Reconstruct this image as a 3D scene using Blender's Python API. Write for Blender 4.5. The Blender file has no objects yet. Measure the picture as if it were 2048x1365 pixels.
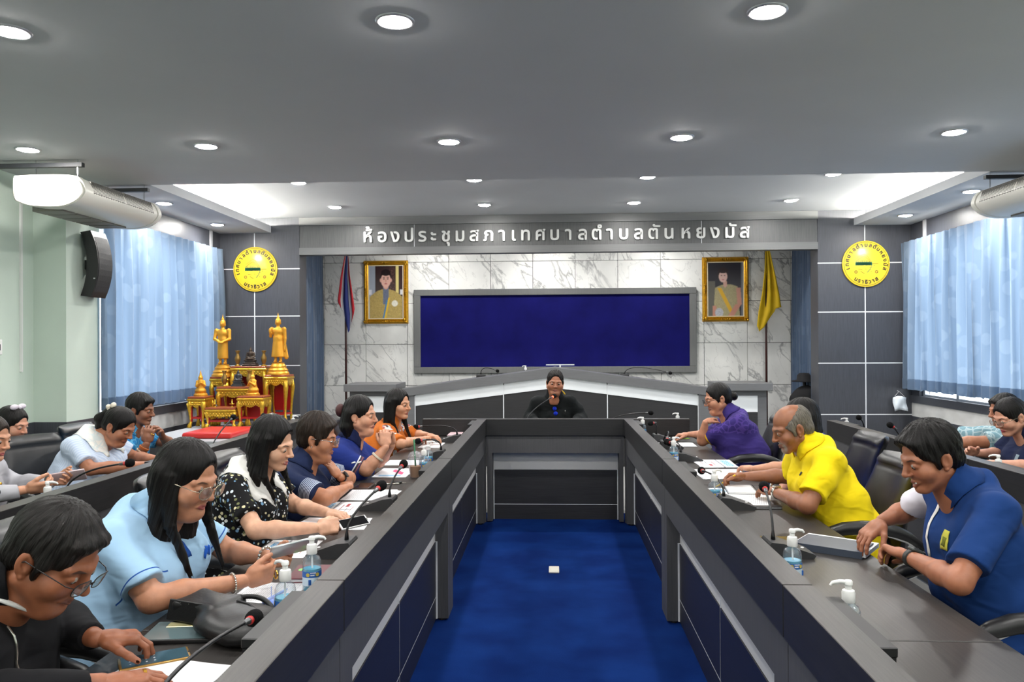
import bpy, bmesh, math, random
import numpy as np
from mathutils import Vector, Matrix, Euler
from math import sin, cos, pi, radians, sqrt

random.seed(7); np.random.seed(7)
SC = bpy.context.scene
COL = SC.collection

# ------------------------------------------------------------------ camera, light, exposure
cam_d = bpy.data.cameras.new('camera')
cam = bpy.data.objects.new('camera', cam_d)
COL.objects.link(cam)
SC.camera = cam
cam_d.sensor_fit = 'HORIZONTAL'; cam_d.sensor_width = 36.0
cam_d.lens = 1569.0 / 2048 * 36.0
cam_d.clip_start = 0.05
_y, _p, _r = -0.0511, 0.0045, -0.0054
_f = Vector((sin(_y)*cos(_p), cos(_y)*cos(_p), sin(_p)))
_rt = Vector((cos(_y), -sin(_y), 0)); _up = _rt.cross(_f)
_r2 = _rt*cos(_r) + _up*sin(_r); _u2 = -_rt*sin(_r) + _up*cos(_r)
_m = Matrix((_r2, _u2, -_f)).transposed().to_4x4(); _m.translation = (0, 0, 1.5)
cam.matrix_world = _m

SC.view_settings.view_transform = 'Standard'
SC.view_settings.look = 'None'
SC.view_settings.gamma = 1.0
SC.view_settings.exposure = -0.10
SC.view_settings.use_curve_mapping = False
SC.cycles.use_denoising = True
SC.cycles.max_bounces = 8
SC.cycles.diffuse_bounces = 5
SC.cycles.glossy_bounces = 4
SC.cycles.transmission_bounces = 6
SC.cycles.transparent_max_bounces = 8
SC.cycles.caustics_reflective = False
SC.cycles.caustics_refractive = False
SC.cycles.sample_clamp_indirect = 4.0

SKY = 4.8          # daylight outside the curtained windows
LAMP = 22.0        # watts of one ceiling downlight
COVE = 200.0        # watts of one cove tube
world = bpy.data.worlds.new('daylight'); SC.world = world
world.use_nodes = True
_bg = world.node_tree.nodes['Background']
_bg.inputs[0].default_value = (0.87, 0.935, 1.0, 1)
_bg.inputs[1].default_value = SKY

# ------------------------------------------------------------------ colours and materials
def S(r, g, b):
    def c(v):
        v /= 255.0
        return v/12.92 if v <= 0.04045 else ((v+0.055)/1.055)**2.4
    return (c(r), c(g), c(b), 1.0)

def newmat(name):
    m = bpy.data.materials.new(name); m.use_nodes = True
    nt = m.node_tree
    return m, nt, nt.nodes['Principled BSDF']

def N(nt, t, **kw):
    n = nt.nodes.new(t)
    for k, v in kw.items():
        setattr(n, k, v)
    return n

def lk(nt, a, b): nt.links.new(a, b)

def mixc(nt, fac, a, b):
    n = nt.nodes.new('ShaderNodeMix'); n.data_type = 'RGBA'
    for sock, v in ((n.inputs[0], fac), (n.inputs[6], a), (n.inputs[7], b)):
        if hasattr(v, 'is_output'): nt.links.new(v, sock)
        else: sock.default_value = v
    return n.outputs[2]

def mth(nt, op, a, b=None, c=None, clamp=False):
    n = nt.nodes.new('ShaderNodeMath'); n.operation = op; n.use_clamp = clamp
    for i, v in enumerate((a, b, c)):
        if v is None: continue
        if hasattr(v, 'is_output'): nt.links.new(v, n.inputs[i])
        else: n.inputs[i].default_value = v
    return n.outputs[0]

def ramp(nt, fac, stops, interp='LINEAR'):
    n = nt.nodes.new('ShaderNodeValToRGB'); n.color_ramp.interpolation = interp
    cr = n.color_ramp
    while len(cr.elements) < len(stops): cr.elements.new(0.5)
    for e, (p, c) in zip(cr.elements, stops):
        e.position = p; e.color = c
    nt.links.new(fac, n.inputs[0])
    return n.outputs[0]

MATS = {}
def mat(name, col, rough=0.5, metal=0.0, vary=0.0, scale=(20, 20, 20), bump=0.0, spec=0.5, emit=None, coat=0.0, coord='Object'):
    """plain surface with optional procedural grain: vary = brightness variation, scale = noise stretch, bump = relief"""
    if name in MATS: return MATS[name]
    m, nt, b = newmat(name)
    b.inputs['Base Color'].default_value = col
    b.inputs['Roughness'].default_value = rough
    b.inputs['Metallic'].default_value = metal
    b.inputs['Specular IOR Level'].default_value = spec
    if coat: b.inputs['Coat Weight'].default_value = coat
    if emit:
        b.inputs['Emission Color'].default_value = emit[0]; b.inputs['Emission Strength'].default_value = emit[1]
    if vary or bump:
        tc = N(nt, 'ShaderNodeTexCoord'); mp = N(nt, 'ShaderNodeMapping')
        mp.inputs['Scale'].default_value = scale
        lk(nt, tc.outputs[coord], mp.inputs[0])
        nz = N(nt, 'ShaderNodeTexNoise'); nz.inputs['Scale'].default_value = 1.0; nz.inputs['Detail'].default_value = 4
        lk(nt, mp.outputs[0], nz.inputs['Vector'])
        if vary:
            lo = tuple(c*(1-vary) for c in col[:3]) + (1,); hi = tuple(min(1, c*(1+vary)) for c in col[:3]) + (1,)
            lk(nt, ramp(nt, nz.outputs[0], [(0.3, lo), (0.7, hi)]), b.inputs['Base Color'])
        if bump:
            bp = N(nt, 'ShaderNodeBump'); bp.inputs['Strength'].default_value = bump; bp.inputs['Distance'].default_value = 0.004
            lk(nt, nz.outputs[0], bp.inputs['Height']); lk(nt, bp.outputs[0], b.inputs['Normal'])
    MATS[name] = m
    return m

# ------------------------------------------------------------------ mesh helpers
def link(o, parent=None):
    COL.objects.link(o)
    if parent is not None: o.parent = parent
    return o

def tag(o, label=None, cat=None, group=None, kind=None):
    if label: o['label'] = label
    if cat: o['category'] = cat
    if group: o['group'] = group
    if kind: o['kind'] = kind
    return o

def mesh_obj(name, V, F, m=None, parent=None, smooth=False, loc=None):
    me = bpy.data.meshes.new(name)
    me.from_pydata([tuple(v) for v in V], [], [tuple(f) for f in F])
    if smooth: me.polygons.foreach_set('use_smooth', [True]*len(me.polygons))
    if m is not None:
        for q in (m if isinstance(m, (list, tuple)) else [m]): me.materials.append(q)
    me.update()
    o = bpy.data.objects.new(name, me)
    if loc is not None: o.location = loc
    return link(o, parent)

def empty(name, loc=(0, 0, 0), rz=0.0):
    o = bpy.data.objects.new(name, None); o.location = loc; o.rotation_euler = (0, 0, rz); o.empty_display_size = 0.1
    return link(o)

class MB:
    """collects shapes into one bmesh"""
    def __init__(s): s.bm = bmesh.new(); s.mi = 0
    def _tag(s, n0):
        s.bm.faces.ensure_lookup_table()
        for f in s.bm.faces[n0:]: f.material_index = s.mi
    def box(s, x0, x1, y0, y1, z0, z1, bev=0.0, M=None, seg=1):
        n0 = len(s.bm.faces); b2 = bmesh.new() if bev or M is not None else s.bm
        vs = [b2.verts.new(p) for p in ((x0,y0,z0),(x1,y0,z0),(x1,y1,z0),(x0,y1,z0),(x0,y0,z1),(x1,y0,z1),(x1,y1,z1),(x0,y1,z1))]
        for q in ((0,3,2,1),(4,5,6,7),(0,1,5,4),(1,2,6,5),(2,3,7,6),(3,0,4,7)): b2.faces.new([vs[i] for i in q])
        if b2 is not s.bm:
            if bev: bmesh.ops.bevel(b2, geom=list(b2.edges), offset=bev, segments=seg, affect='EDGES', profile=0.5)
            if M is not None: b2.transform(M)
            s.merge(b2)
        s._tag(n0); return s
    def merge(s, b2):
        me = bpy.data.meshes.new('tmp'); b2.to_mesh(me); b2.free(); s.bm.from_mesh(me); bpy.data.meshes.remove(me)
    def prism(s, pts, z0, z1, M=None):
        """polygon pts in xy pulled from z0 to z1"""
        n0 = len(s.bm.faces); b2 = bmesh.new(); n = len(pts)
        lo = [b2.verts.new((p[0], p[1], z0)) for p in pts]; hi = [b2.verts.new((p[0], p[1], z1)) for p in pts]
        b2.faces.new(lo[::-1]); b2.faces.new(hi)
        for i in range(n): b2.faces.new((lo[i], lo[(i+1) % n], hi[(i+1) % n], hi[i]))
        bmesh.ops.recalc_face_normals(b2, faces=list(b2.faces))
        if M is not None: b2.transform(M)
        s.merge(b2); s._tag(n0); return s
    def lathe(s, prof, seg=20, M=None, cap=True):
        """prof = [(r, z)...] turned about z"""
        n0 = len(s.bm.faces); b2 = bmesh.new(); rings = []
        for r, z in prof:
            rings.append([b2.verts.new((max(r, 1e-5)*cos(2*pi*i/seg), max(r, 1e-5)*sin(2*pi*i/seg), z)) for i in range(seg)])
        for a, b in zip(rings, rings[1:]):
            for i in range(seg): b2.faces.new((a[i], a[(i+1) % seg], b[(i+1) % seg], b[i]))
        if cap:
            b2.faces.new(rings[0][::-1]); b2.faces.new(rings[-1])
        if M is not None: b2.transform(M)
        s.merge(b2); s._tag(n0); return s
    def tube(s, pts, rad, seg=8, cap=True):
        n0 = len(s.bm.faces); pts = [Vector(p) for p in pts]; n = len(pts)
        rr = rad if isinstance(rad, (list, tuple)) else [rad]*n
        up = Vector((0, 0, 1)); rings = []; prev = None
        for i, p in enumerate(pts):
            t = (pts[min(i+1, n-1)] - pts[max(i-1, 0)]).normalized()
            if prev is None:
                a = up if abs(t.z) < 0.9 else Vector((1, 0, 0))
                u = (a - t*a.dot(t)).normalized()
            else: u = (prev - t*prev.dot(t)).normalized()
            prev = u; w = t.cross(u)
            rings.append([s.bm.verts.new(p + (u*cos(2*pi*k/seg) + w*sin(2*pi*k/seg))*rr[i]) for k in range(seg)])
        for a, b in zip(rings, rings[1:]):
            for k in range(seg): s.bm.faces.new((a[k], a[(k+1) % seg], b[(k+1) % seg], b[k]))
        if cap:
            s.bm.faces.new(rings[0][::-1]); s.bm.faces.new(rings[-1])
        s._tag(n0); return s
    def ball(s, c, r, seg=12, sc=(1, 1, 1), M=None):
        n0 = len(s.bm.faces); b2 = bmesh.new(); bmesh.ops.create_uvsphere(b2, u_segments=seg, v_segments=max(6, seg*2//3), radius=1)
        R_ = (M if M is not None else Matrix.Identity(4))
        b2.transform(Matrix.Translation(c) @ R_.to_3x3().to_4x4() @ Matrix.Diagonal((r*sc[0], r*sc[1], r*sc[2], 1)))
        s.merge(b2); s._tag(n0); return s
    def build(s, name, m=None, parent=None, smooth=False, auto=None, loc=None):
        me = bpy.data.meshes.new(name)
        bmesh.ops.recalc_face_normals(s.bm, faces=list(s.bm.faces))
        s.bm.to_mesh(me); s.bm.free()
        for q in (m if isinstance(m, (list, tuple)) else [m]):
            if q is not None: me.materials.append(q)
        if smooth or auto: me.polygons.foreach_set('use_smooth', [True]*len(me.polygons))
        if auto: me.set_sharp_from_angle(angle=radians(auto))
        o = bpy.data.objects.new(name, me)
        if loc is not None: o.location = loc
        return link(o, parent)

def box(name, x0, x1, y0, y1, z0, z1, m, parent=None, bev=0.0, kind=None):
    o = MB().box(min(x0,x1), max(x0,x1), min(y0,y1), max(y0,y1), z0, z1, bev).build(name, m, parent)
    if kind: o['kind'] = kind
    return o

def copy_tree(o, parent=None):
    c = o.copy(); COL.objects.link(c)
    if parent is not None: c.parent = parent
    for ch in list(o.children): copy_tree(ch, c)
    return c

def bez(p0, p1, p2, n=12):
    p0, p1, p2 = Vector(p0), Vector(p1), Vector(p2)
    return [(p0*(1-t)**2 + p1*2*t*(1-t) + p2*t*t) for t in [i/n for i in range(n+1)]]

def axis_m(loc, zdir, xdir=(1, 0, 0)):
    z = Vector(zdir).normalized(); x = Vector(xdir); x = (x - z*x.dot(z))
    if x.length < 1e-4: x = Vector((0, 1, 0)) - z*z.y
    x.normalize(); y = z.cross(x)
    m = Matrix((x, y, z)).transposed().to_4x4(); m.translation = loc
    return m

# ------------------------------------------------------------------ implicit surfaces (smooth blended bodies)
class Vol:
    def __init__(s, lo, hi, h):
        s.lo = np.array(lo, np.float32); s.h = h
        n = np.ceil((np.array(hi) - np.array(lo))/h).astype(int) + 1
        s.n = n; s.F = np.full(n, 1.0, np.float32)
        s.ax = [(s.lo[i] + h*np.arange(n[i])).astype(np.float32) for i in range(3)]
    def _blk(s, c0, c1):
        sl = []
        for i in range(3):
            a = max(0, int(math.floor((c0[i]-s.lo[i])/s.h))); b = min(s.n[i], int(math.ceil((c1[i]-s.lo[i])/s.h))+1)
            if b <= a: return None, None
            sl.append(slice(a, b))
        P = (s.ax[0][sl[0]][:, None, None], s.ax[1][sl[1]][None, :, None], s.ax[2][sl[2]][None, None, :])
        return tuple(sl), P
    def add(s, pr, k=0.01):
        fn, c0, c1 = pr; m = k + 3*s.h
        sl, P = s._blk(np.array(c0)-m, np.array(c1)+m)
        if sl is None: return s
        d = fn(*P); A = s.F[sl]
        if k > 0:
            hh = np.clip(0.5 + 0.5*(A-d)/k, 0, 1); s.F[sl] = A*(1-hh) + d*hh - k*hh*(1-hh)
        else: s.F[sl] = np.minimum(A, d)
        return s
    def sub(s, pr, k=0.004):
        fn, c0, c1 = pr; m = k + 3*s.h
        sl, P = s._blk(np.array(c0)-m, np.array(c1)+m)
        if sl is None: return s
        d = -fn(*P); A = s.F[sl]
        if k > 0:
            hh = np.clip(0.5 + 0.5*(d-A)/k, 0, 1); s.F[sl] = A*(1-hh) + d*hh + k*hh*(1-hh)
        else: s.F[sl] = np.maximum(A, d)
        return s
    def disp(s, fn):
        P = (s.ax[0][:, None, None], s.ax[1][None, :, None], s.ax[2][None, None, :])
        s.F = (s.F + fn(*P)).astype(np.float32); return s
    def at(s, p):
        q = [int(round((p[i]-s.lo[i])/s.h)) for i in range(3)]
        if any(q[i] < 0 or q[i] >= s.n[i] for i in range(3)): return 1.0
        return s.F[q[0], q[1], q[2]]
    def cast(s, o, d, n=400):
        """first surface point from o along d"""
        o = np.array(o, float); d = np.array(d, float); d /= np.linalg.norm(d); st = s.h*0.5; prev = 1.0
        for i in range(n):
            p = o + d*st*i; f = s.at(p)
            if f < 0: return p - d*st*(f/(f-prev) if f != prev else 0)
            prev = f
        return None
    def mesh(s):
        F = s.F; n = s.n; ins = F < 0
        c = [ins[dx:n[0]-1+dx, dy:n[1]-1+dy, dz:n[2]-1+dz] for dx in (0,1) for dy in (0,1) for dz in (0,1)]
        cnt = sum(a.astype(np.int8) for a in c)
        act = (cnt > 0) & (cnt < 8)
        ids = np.argwhere(act)
        idx = np.full(act.shape, -1, np.int32); idx[act] = np.arange(len(ids))
        acc = np.zeros((len(ids), 3), np.float64); num = np.zeros(len(ids))
        i, j, k = ids.T
        val = {(a, b, g): F[i+a, j+b, k+g] for a in (0,1) for b in (0,1) for g in (0,1)}
        for ax in range(3):
            for u in (0, 1):
                for v in (0, 1):
                    A = [0, 0, 0]; B = [0, 0, 0]; o = [q for q in range(3) if q != ax]
                    A[o[0]] = B[o[0]] = u; A[o[1]] = B[o[1]] = v; B[ax] = 1
                    fa = val[tuple(A)]; fb = val[tuple(B)]; cr = (fa < 0) != (fb < 0)
                    t = np.where(cr, fa/np.where(cr, fa-fb, 1), 0)
                    for q in range(3): acc[:, q] += np.where(cr, A[q] + (t if q == ax else 0), 0)
                    num += cr
        V = s.lo + (ids + acc/num[:, None])*s.h
        Q = []
        for ax in range(3):
            o = [q for q in range(3) if q != ax]
            a = np.take(ins, range(0, n[ax]-1), ax); b = np.take(ins, range(1, n[ax]), ax)
            e = np.argwhere(a != b)
            e = e[(e[:, o[0]] > 0) & (e[:, o[1]] > 0) & (e[:, o[0]] < n[o[0]]-1) & (e[:, o[1]] < n[o[1]]-1)]
            if not len(e): continue
            pos = a[tuple(e.T)]
            def cell(d0, d1):
                q = e.copy(); q[:, o[0]] += d0; q[:, o[1]] += d1; return idx[tuple(q.T)]
            q = np.stack([cell(-1,-1), cell(0,-1), cell(0,0), cell(-1,0)], 1)
            flip = pos if ax != 1 else ~pos
            q[~flip] = q[~flip][:, ::-1]
            Q.append(q)
        Q = np.concatenate(Q) if Q else np.zeros((0, 4), np.int32)
        Q = Q[(Q >= 0).all(1)]
        return V.astype(np.float32), Q

def cone(a, b, ra, rb, cut0=None, cut1=None, flat=None):
    """round cone a->b; cut0/cut1 cut it square at that fraction; flat=(dir, f) squeezes along dir"""
    a = np.array(a, np.float32); b = np.array(b, np.float32); ab = b-a; L2 = float(ab@ab) + 1e-12; L = sqrt(L2)
    def fn(x, y, z):
        px, py, pz = x-a[0], y-a[1], z-a[2]
        t0 = (px*ab[0] + py*ab[1] + pz*ab[2])/L2; t = np.clip(t0, 0, 1)
        dx, dy, dz = px-t*ab[0], py-t*ab[1], pz-t*ab[2]
        if flat is not None:
            f = flat[0]; q = dx*f[0]+dy*f[1]+dz*f[2]; g = flat[1]-1
            dx, dy, dz = dx+q*g*f[0], dy+q*g*f[1], dz+q*g*f[2]
        d = np.sqrt(dx*dx+dy*dy+dz*dz) - (ra + (rb-ra)*t)
        if cut1 is not None: d = np.maximum(d, (t0-cut1)*L)
        if cut0 is not None: d = np.maximum(d, (cut0-t0)*L)
        return d
    R_ = max(ra, rb)
    return fn, np.minimum(a, b)-R_, np.maximum(a, b)+R_

def ell(c, r, R=None):
    c = np.array(c, np.float32); r = np.array(r, np.float32)
    def fn(x, y, z):
        dx, dy, dz = x-c[0], y-c[1], z-c[2]
        if R is not None:
            dx, dy, dz = R[0][0]*dx+R[1][0]*dy+R[2][0]*dz, R[0][1]*dx+R[1][1]*dy+R[2][1]*dz, R[0][2]*dx+R[1][2]*dy+R[2][2]*dz
        k0 = np.sqrt((dx/r[0])**2+(dy/r[1])**2+(dz/r[2])**2); k1 = np.sqrt((dx/r[0]**2)**2+(dy/r[1]**2)**2+(dz/r[2]**2)**2)
        return k0*(k0-1)/np.maximum(k1, 1e-6)
    m = r if R is None else np.full(3, r.max())
    return fn, c-m, c+m

def sph(c, r): return ell(c, (r, r, r))

def rbox(c, hs, r, R=None):
    c = np.array(c, np.float32); hs = np.array(hs, np.float32)
    def fn(x, y, z):
        dx, dy, dz = x-c[0], y-c[1], z-c[2]
        if R is not None:
            dx, dy, dz = R[0][0]*dx+R[1][0]*dy+R[2][0]*dz, R[0][1]*dx+R[1][1]*dy+R[2][1]*dz, R[0][2]*dx+R[1][2]*dy+R[2][2]*dz
        qx, qy, qz = np.abs(dx)-hs[0]+r, np.abs(dy)-hs[1]+r, np.abs(dz)-hs[2]+r
        return np.sqrt(np.maximum(qx,0)**2+np.maximum(qy,0)**2+np.maximum(qz,0)**2) + np.minimum(np.maximum(qx, np.maximum(qy, qz)), 0) - r
    m = hs if R is None else np.full(3, sqrt(float(hs@hs)))
    return fn, c-m, c+m

def half(n, d, lo, hi):
    """half space n.p < d, limited to a block"""
    n = np.array(n, float); n = n/np.linalg.norm(n)
    return (lambda x, y, z: n[0]*x+n[1]*y+n[2]*z-d), lo, hi

def np_mesh(name, V, F, m, parent=None, attrs=None, smooth=True, mat_idx=None):
    me = bpy.data.meshes.new(name)
    nv, nf = len(V), len(F)
    me.vertices.add(nv); me.vertices.foreach_set('co', np.asarray(V, np.float32).ravel())
    F = np.asarray(F, np.int32)
    me.loops.add(nf*4); me.loops.foreach_set('vertex_index', F.ravel())
    me.polygons.add(nf); me.polygons.foreach_set('loop_start', np.arange(nf, dtype=np.int32)*4)
    try: me.polygons.foreach_set('loop_total', np.full(nf, 4, np.int32))
    except Exception: pass
    if smooth: me.polygons.foreach_set('use_smooth', np.ones(nf, bool))
    if mat_idx is not None: me.polygons.foreach_set('material_index', np.asarray(mat_idx, np.int32))
    for k, v in (attrs or {}).items():
        v = np.asarray(v, np.float32)
        if v.ndim == 1:
            at = me.attributes.new(k, 'FLOAT', 'POINT'); at.data.foreach_set('value', v)
        else:
            at = me.attributes.new(k, 'FLOAT_VECTOR', 'POINT'); at.data.foreach_set('vector', v.ravel())
    for q in (m if isinstance(m, (list, tuple)) else [m]): me.materials.append(q)
    me.update(calc_edges=True); me.validate()
    return link(bpy.data.objects.new(name, me), parent)
# ------------------------------------------------------------------ surface materials
def wood(name, c0, c1, axis='Y', rough=0.38, spec=0.5):
    """dark laminate with fine stretched grain running along an axis"""
    sc = {'X': (3, 90, 90), 'Y': (90, 3, 90), 'Z': (90, 90, 3)}[axis]
    m, nt, b = newmat(name)
    tc = N(nt, 'ShaderNodeTexCoord'); mp = N(nt, 'ShaderNodeMapping'); mp.inputs['Scale'].default_value = sc
    ge = N(nt, 'ShaderNodeNewGeometry')
    lk(nt, ge.outputs['Position'], mp.inputs[0])
    nz = N(nt, 'ShaderNodeTexNoise'); nz.inputs['Scale'].default_value = 1.6; nz.inputs['Detail'].default_value = 5; nz.inputs['Roughness'].default_value = 0.65
    lk(nt, mp.outputs[0], nz.inputs['Vector'])
    lk(nt, ramp(nt, nz.outputs[0], [(0.32, c0), (0.68, c1)]), b.inputs['Base Color'])
    b.inputs['Roughness'].default_value = rough; b.inputs['Specular IOR Level'].default_value = spec
    bp = N(nt, 'ShaderNodeBump'); bp.inputs['Strength'].default_value = 0.08; bp.inputs['Distance'].default_value = 0.002
    lk(nt, nz.outputs[0], bp.inputs['Height']); lk(nt, bp.outputs[0], b.inputs['Normal'])
    return m

LAM_TOP = wood('laminate_top', S(42, 40, 39), S(60, 57, 55), 'Y', 0.38, 0.42)
LAM_TOPX = wood('laminate_top_cross', S(42, 40, 39), S(60, 57, 55), 'X', 0.36)
LAM_DARK = wood('laminate_dark', S(30, 30, 31), S(43, 42, 43), 'Y', 0.4)
LAM_DARKX = wood('laminate_dark_cross', S(30, 30, 31), S(43, 42, 43), 'X', 0.4)
LAM_GREY = wood('laminate_grey', S(70, 70, 72), S(80, 80, 82), 'Z', 0.5)
LAM_BOUNCE = wood('laminate_blue_bounce', S(26, 27, 38), S(35, 36, 48), 'Y', 0.42)  # neutral dark laminate with blue light bounced off the carpet put into its colour
LAM_CHAR = wood('laminate_charcoal', S(34, 34, 36), S(46, 46, 48), 'X', 0.45)
LAM_WALL = wood('laminate_wall', S(58, 60, 66), S(72, 74, 81), 'Z', 0.42)
LAM_HEAD = wood('laminate_header', S(72, 73, 73), S(90, 91, 91), 'Z', 0.45)
STRIP = mat('silver_strip', S(214, 214, 212), 0.4, 0.1)
LINE = mat('silver_line', S(226, 229, 232), 0.4, 0.0)
WHITEP = mat('white_laminate', S(232, 236, 238), 0.4)
CEIL = mat('ceiling_paint', S(206, 208, 210), 0.85, vary=0.02, scale=(2, 2, 2))
GREEN = mat('pale_green_paint', S(206, 220, 208), 0.75, vary=0.025, scale=(3, 3, 3))
PLASTER = mat('worn_white_plaster', S(205, 205, 203), 0.8, vary=0.10, scale=(5, 5, 9))
BLACKP = mat('black_plastic', S(24, 24, 26), 0.45)
BLACKM = mat('black_rubber', S(14, 14, 15), 0.7)
CHROME = mat('chrome', S(225, 226, 228), 0.12, 1.0)
WHITE = mat('white_plastic', S(238, 238, 236), 0.35)
ALU = mat('white_aluminium', S(210, 212, 215), 0.35, 0.2)

def carpet_mat():
    m, nt, b = newmat('blue_carpet')
    tc = N(nt, 'ShaderNodeNewGeometry')
    n1 = N(nt, 'ShaderNodeTexNoise'); n1.inputs['Scale'].default_value = 3.2; n1.inputs['Detail'].default_value = 3
    n2 = N(nt, 'ShaderNodeTexNoise'); n2.inputs['Scale'].default_value = 420; n2.inputs['Detail'].default_value = 2
    lk(nt, tc.outputs['Position'], n1.inputs['Vector']); lk(nt, tc.outputs['Position'], n2.inputs['Vector'])
    c = ramp(nt, n1.outputs[0], [(0.35, S(9, 36, 96)), (0.7, S(18, 54, 122))])
    c = mixc(nt, mth(nt, 'MULTIPLY', n2.outputs[0], 0.45), c, S(10, 30, 84))
    lk(nt, c, b.inputs['Base Color']); b.inputs['Roughness'].default_value = 0.95
    b.inputs['Specular IOR Level'].default_value = 0.05
    bp = N(nt, 'ShaderNodeBump'); bp.inputs['Strength'].default_value = 0.5; bp.inputs['Distance'].default_value = 0.004
    lk(nt, n2.outputs[0], bp.inputs['Height']); lk(nt, bp.outputs[0], b.inputs['Normal'])
    return m
CARPET = carpet_mat()

def marble_mat():
    m, nt, b = newmat('white_marble')
    oi = N(nt, 'ShaderNodeObjectInfo'); ge = N(nt, 'ShaderNodeNewGeometry')
    mp = N(nt, 'ShaderNodeVectorMath', operation='ADD')
    sc = N(nt, 'ShaderNodeVectorMath', operation='SCALE'); sc.inputs[3].default_value = 37.0
    cb = N(nt, 'ShaderNodeCombineXYZ'); lk(nt, oi.outputs['Random'], cb.inputs[0]); lk(nt, oi.outputs['Random'], cb.inputs[2])
    lk(nt, cb.outputs[0], sc.inputs[0]); lk(nt, ge.outputs['Position'], mp.inputs[0]); lk(nt, sc.outputs[0], mp.inputs[1])
    def vein(scale, width, rot):
        mm = N(nt, 'ShaderNodeMapping'); mm.inputs['Rotation'].default_value = (0, rot, 0); lk(nt, mp.outputs[0], mm.inputs[0])
        nz = N(nt, 'ShaderNodeTexNoise'); nz.inputs['Scale'].default_value = scale; nz.inputs['Detail'].default_value = 6; nz.inputs['Roughness'].default_value = 0.55; nz.inputs['Distortion'].default_value = 0.6
        st = N(nt, 'ShaderNodeMapping'); st.inputs['Scale'].default_value = (1.0, 1.0, 0.45); lk(nt, mm.outputs[0], st.inputs[0])
        lk(nt, st.outputs[0], nz.inputs['Vector'])
        a = mth(nt, 'ABSOLUTE', mth(nt, 'SUBTRACT', nz.outputs[0], 0.5))
        return mth(nt, 'SUBTRACT', 1.0, mth(nt, 'DIVIDE', a, width), clamp=True)
    v1 = vein(2.0, 0.020, 0.7); v2 = vein(4.5, 0.012, 0.5)
    nz = N(nt, 'ShaderNodeTexNoise'); nz.inputs['Scale'].default_value = 2.4; nz.inputs['Detail'].default_value = 3; lk(nt, mp.outputs[0], nz.inputs['Vector'])
    base = ramp(nt, nz.outputs[0], [(0.35, S(232, 232, 228)), (0.65, S(246, 246, 242))])
    mask = mth(nt, 'MULTIPLY', v1, mth(nt, 'MULTIPLY', nz.outputs[0], 1.5), clamp=True)
    c = mixc(nt, mth(nt, 'MULTIPLY', mask, 0.75), base, S(112, 113, 115))
    c = mixc(nt, mth(nt, 'MULTIPLY', v2, 0.3), c, S(150, 150, 150))
    lk(nt, c, b.inputs['Base Color']); b.inputs['Roughness'].default_value = 0.16
    return m
MARBLE = marble_mat()

# ------------------------------------------------------------------ room shell
XL, XR = -4.06, 4.20          # window walls
def st(name, *a, **k): return box(name, *a, kind='structure', **k)

fl = st('floor', -4.6, 4.6, -3.6, 11.5, -0.1, -0.004, mat('grey_bounce_floor', S(150, 150, 148), 0.5, vary=0.06, scale=(2, 2, 2)))  # unseen floor off the carpet, its neutral grey invented to bounce untinted light
st('floor_carpet', -0.70, 0.74, -3.6, 7.0, -0.004, 0.0, CARPET)
near = MB(); near.box(-4.5, 4.5, -3.6, 6.53, 2.88, 3.2)
ce = near.build('ceiling', CEIL); tag(ce, kind='structure')
for s, x0, x1, xw in ((-1, -3.42, -3.95, -4.3), (1, 3.55, 3.9, 4.45)):
    m = MB()
    m.box(min(x0, xw), max(x0, xw), 6.53, 9.41, 2.88, 2.905)
    m.box(min(x0, x0 + s*0.02), max(x0, x0 + s*0.02), 6.53, 9.41, 2.905, 2.965)
    m.build('ceiling_side_strip', CEIL, ce)
st('ceiling_raised', -4.5, 4.5, 6.53, 11.5, 3.06, 3.2, CEIL, parent=ce)
st('wall_front', -4.5, 4.5, -3.7, -3.6, 0, 3.1, GREEN)
# left wall: green stretch with pilaster, then the window bay
wl = st('wall_left', -4.4, -4.28, -3.6, 6.75, 0, 3.1, GREEN)
st('pilaster', -4.28, -4.0, 6.27, 6.72, 0.88, 2.88, GREEN, parent=wl)
st('pilaster_base', -4.28, -3.985, 6.255, 6.735, 0, 0.88, LAM_WALL, parent=wl)
st('wainscot', -4.28, -4.265, -3.6, 6.255, 0, 0.88, LAM_WALL, parent=wl)
st('conduit', -4.28, -4.262, 6.10, 6.118, 1.3, 2.88, WHITE, parent=wl)

def window_wall(name, s, xw, y0, y1, ya, yb, dark_from):
    """wall with a curtained window; s=-1 left, +1 right"""
    xo = xw + s*0.12
    w = st(name, xw, xo, y0, y1, 0, 0.64, LAM_WALL)
    st('plaster_band', xw, xo, y0, y1, 0.64, 0.80, PLASTER, parent=w)
    st('sill_band', xw - s*0.02, xo, y0, y1, 0.80, 0.885, LAM_WALL, parent=w)
    st('upper_panel', xw, xo, y0, y1, 2.62, 3.1, LAM_WALL, parent=w)
    st('side_pier', xw, xo, y0, ya, 0.885, 2.62, GREEN if s < 0 else LAM_WALL, parent=w)
    st('side_pier', xw, xo, yb, y1, 0.885, 2.62, LAM_WALL, parent=w)
    st('trim_post', xw - s*0.014, xw, dark_from, dark_from + 0.06, 2.62, 2.9, ALU, parent=w)
    return w
window_wall('wall_left_window', -1, XL, 6.72, 11.5, 6.85, 9.05, 9.12)
window_wall('wall_right_window', 1, XR, 4.4, 11.5, 4.7, 9.22, 9.02)
st('wall_right', XR, XR + 0.12, -3.6, 4.4, 0, 3.1, GREEN)

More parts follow.
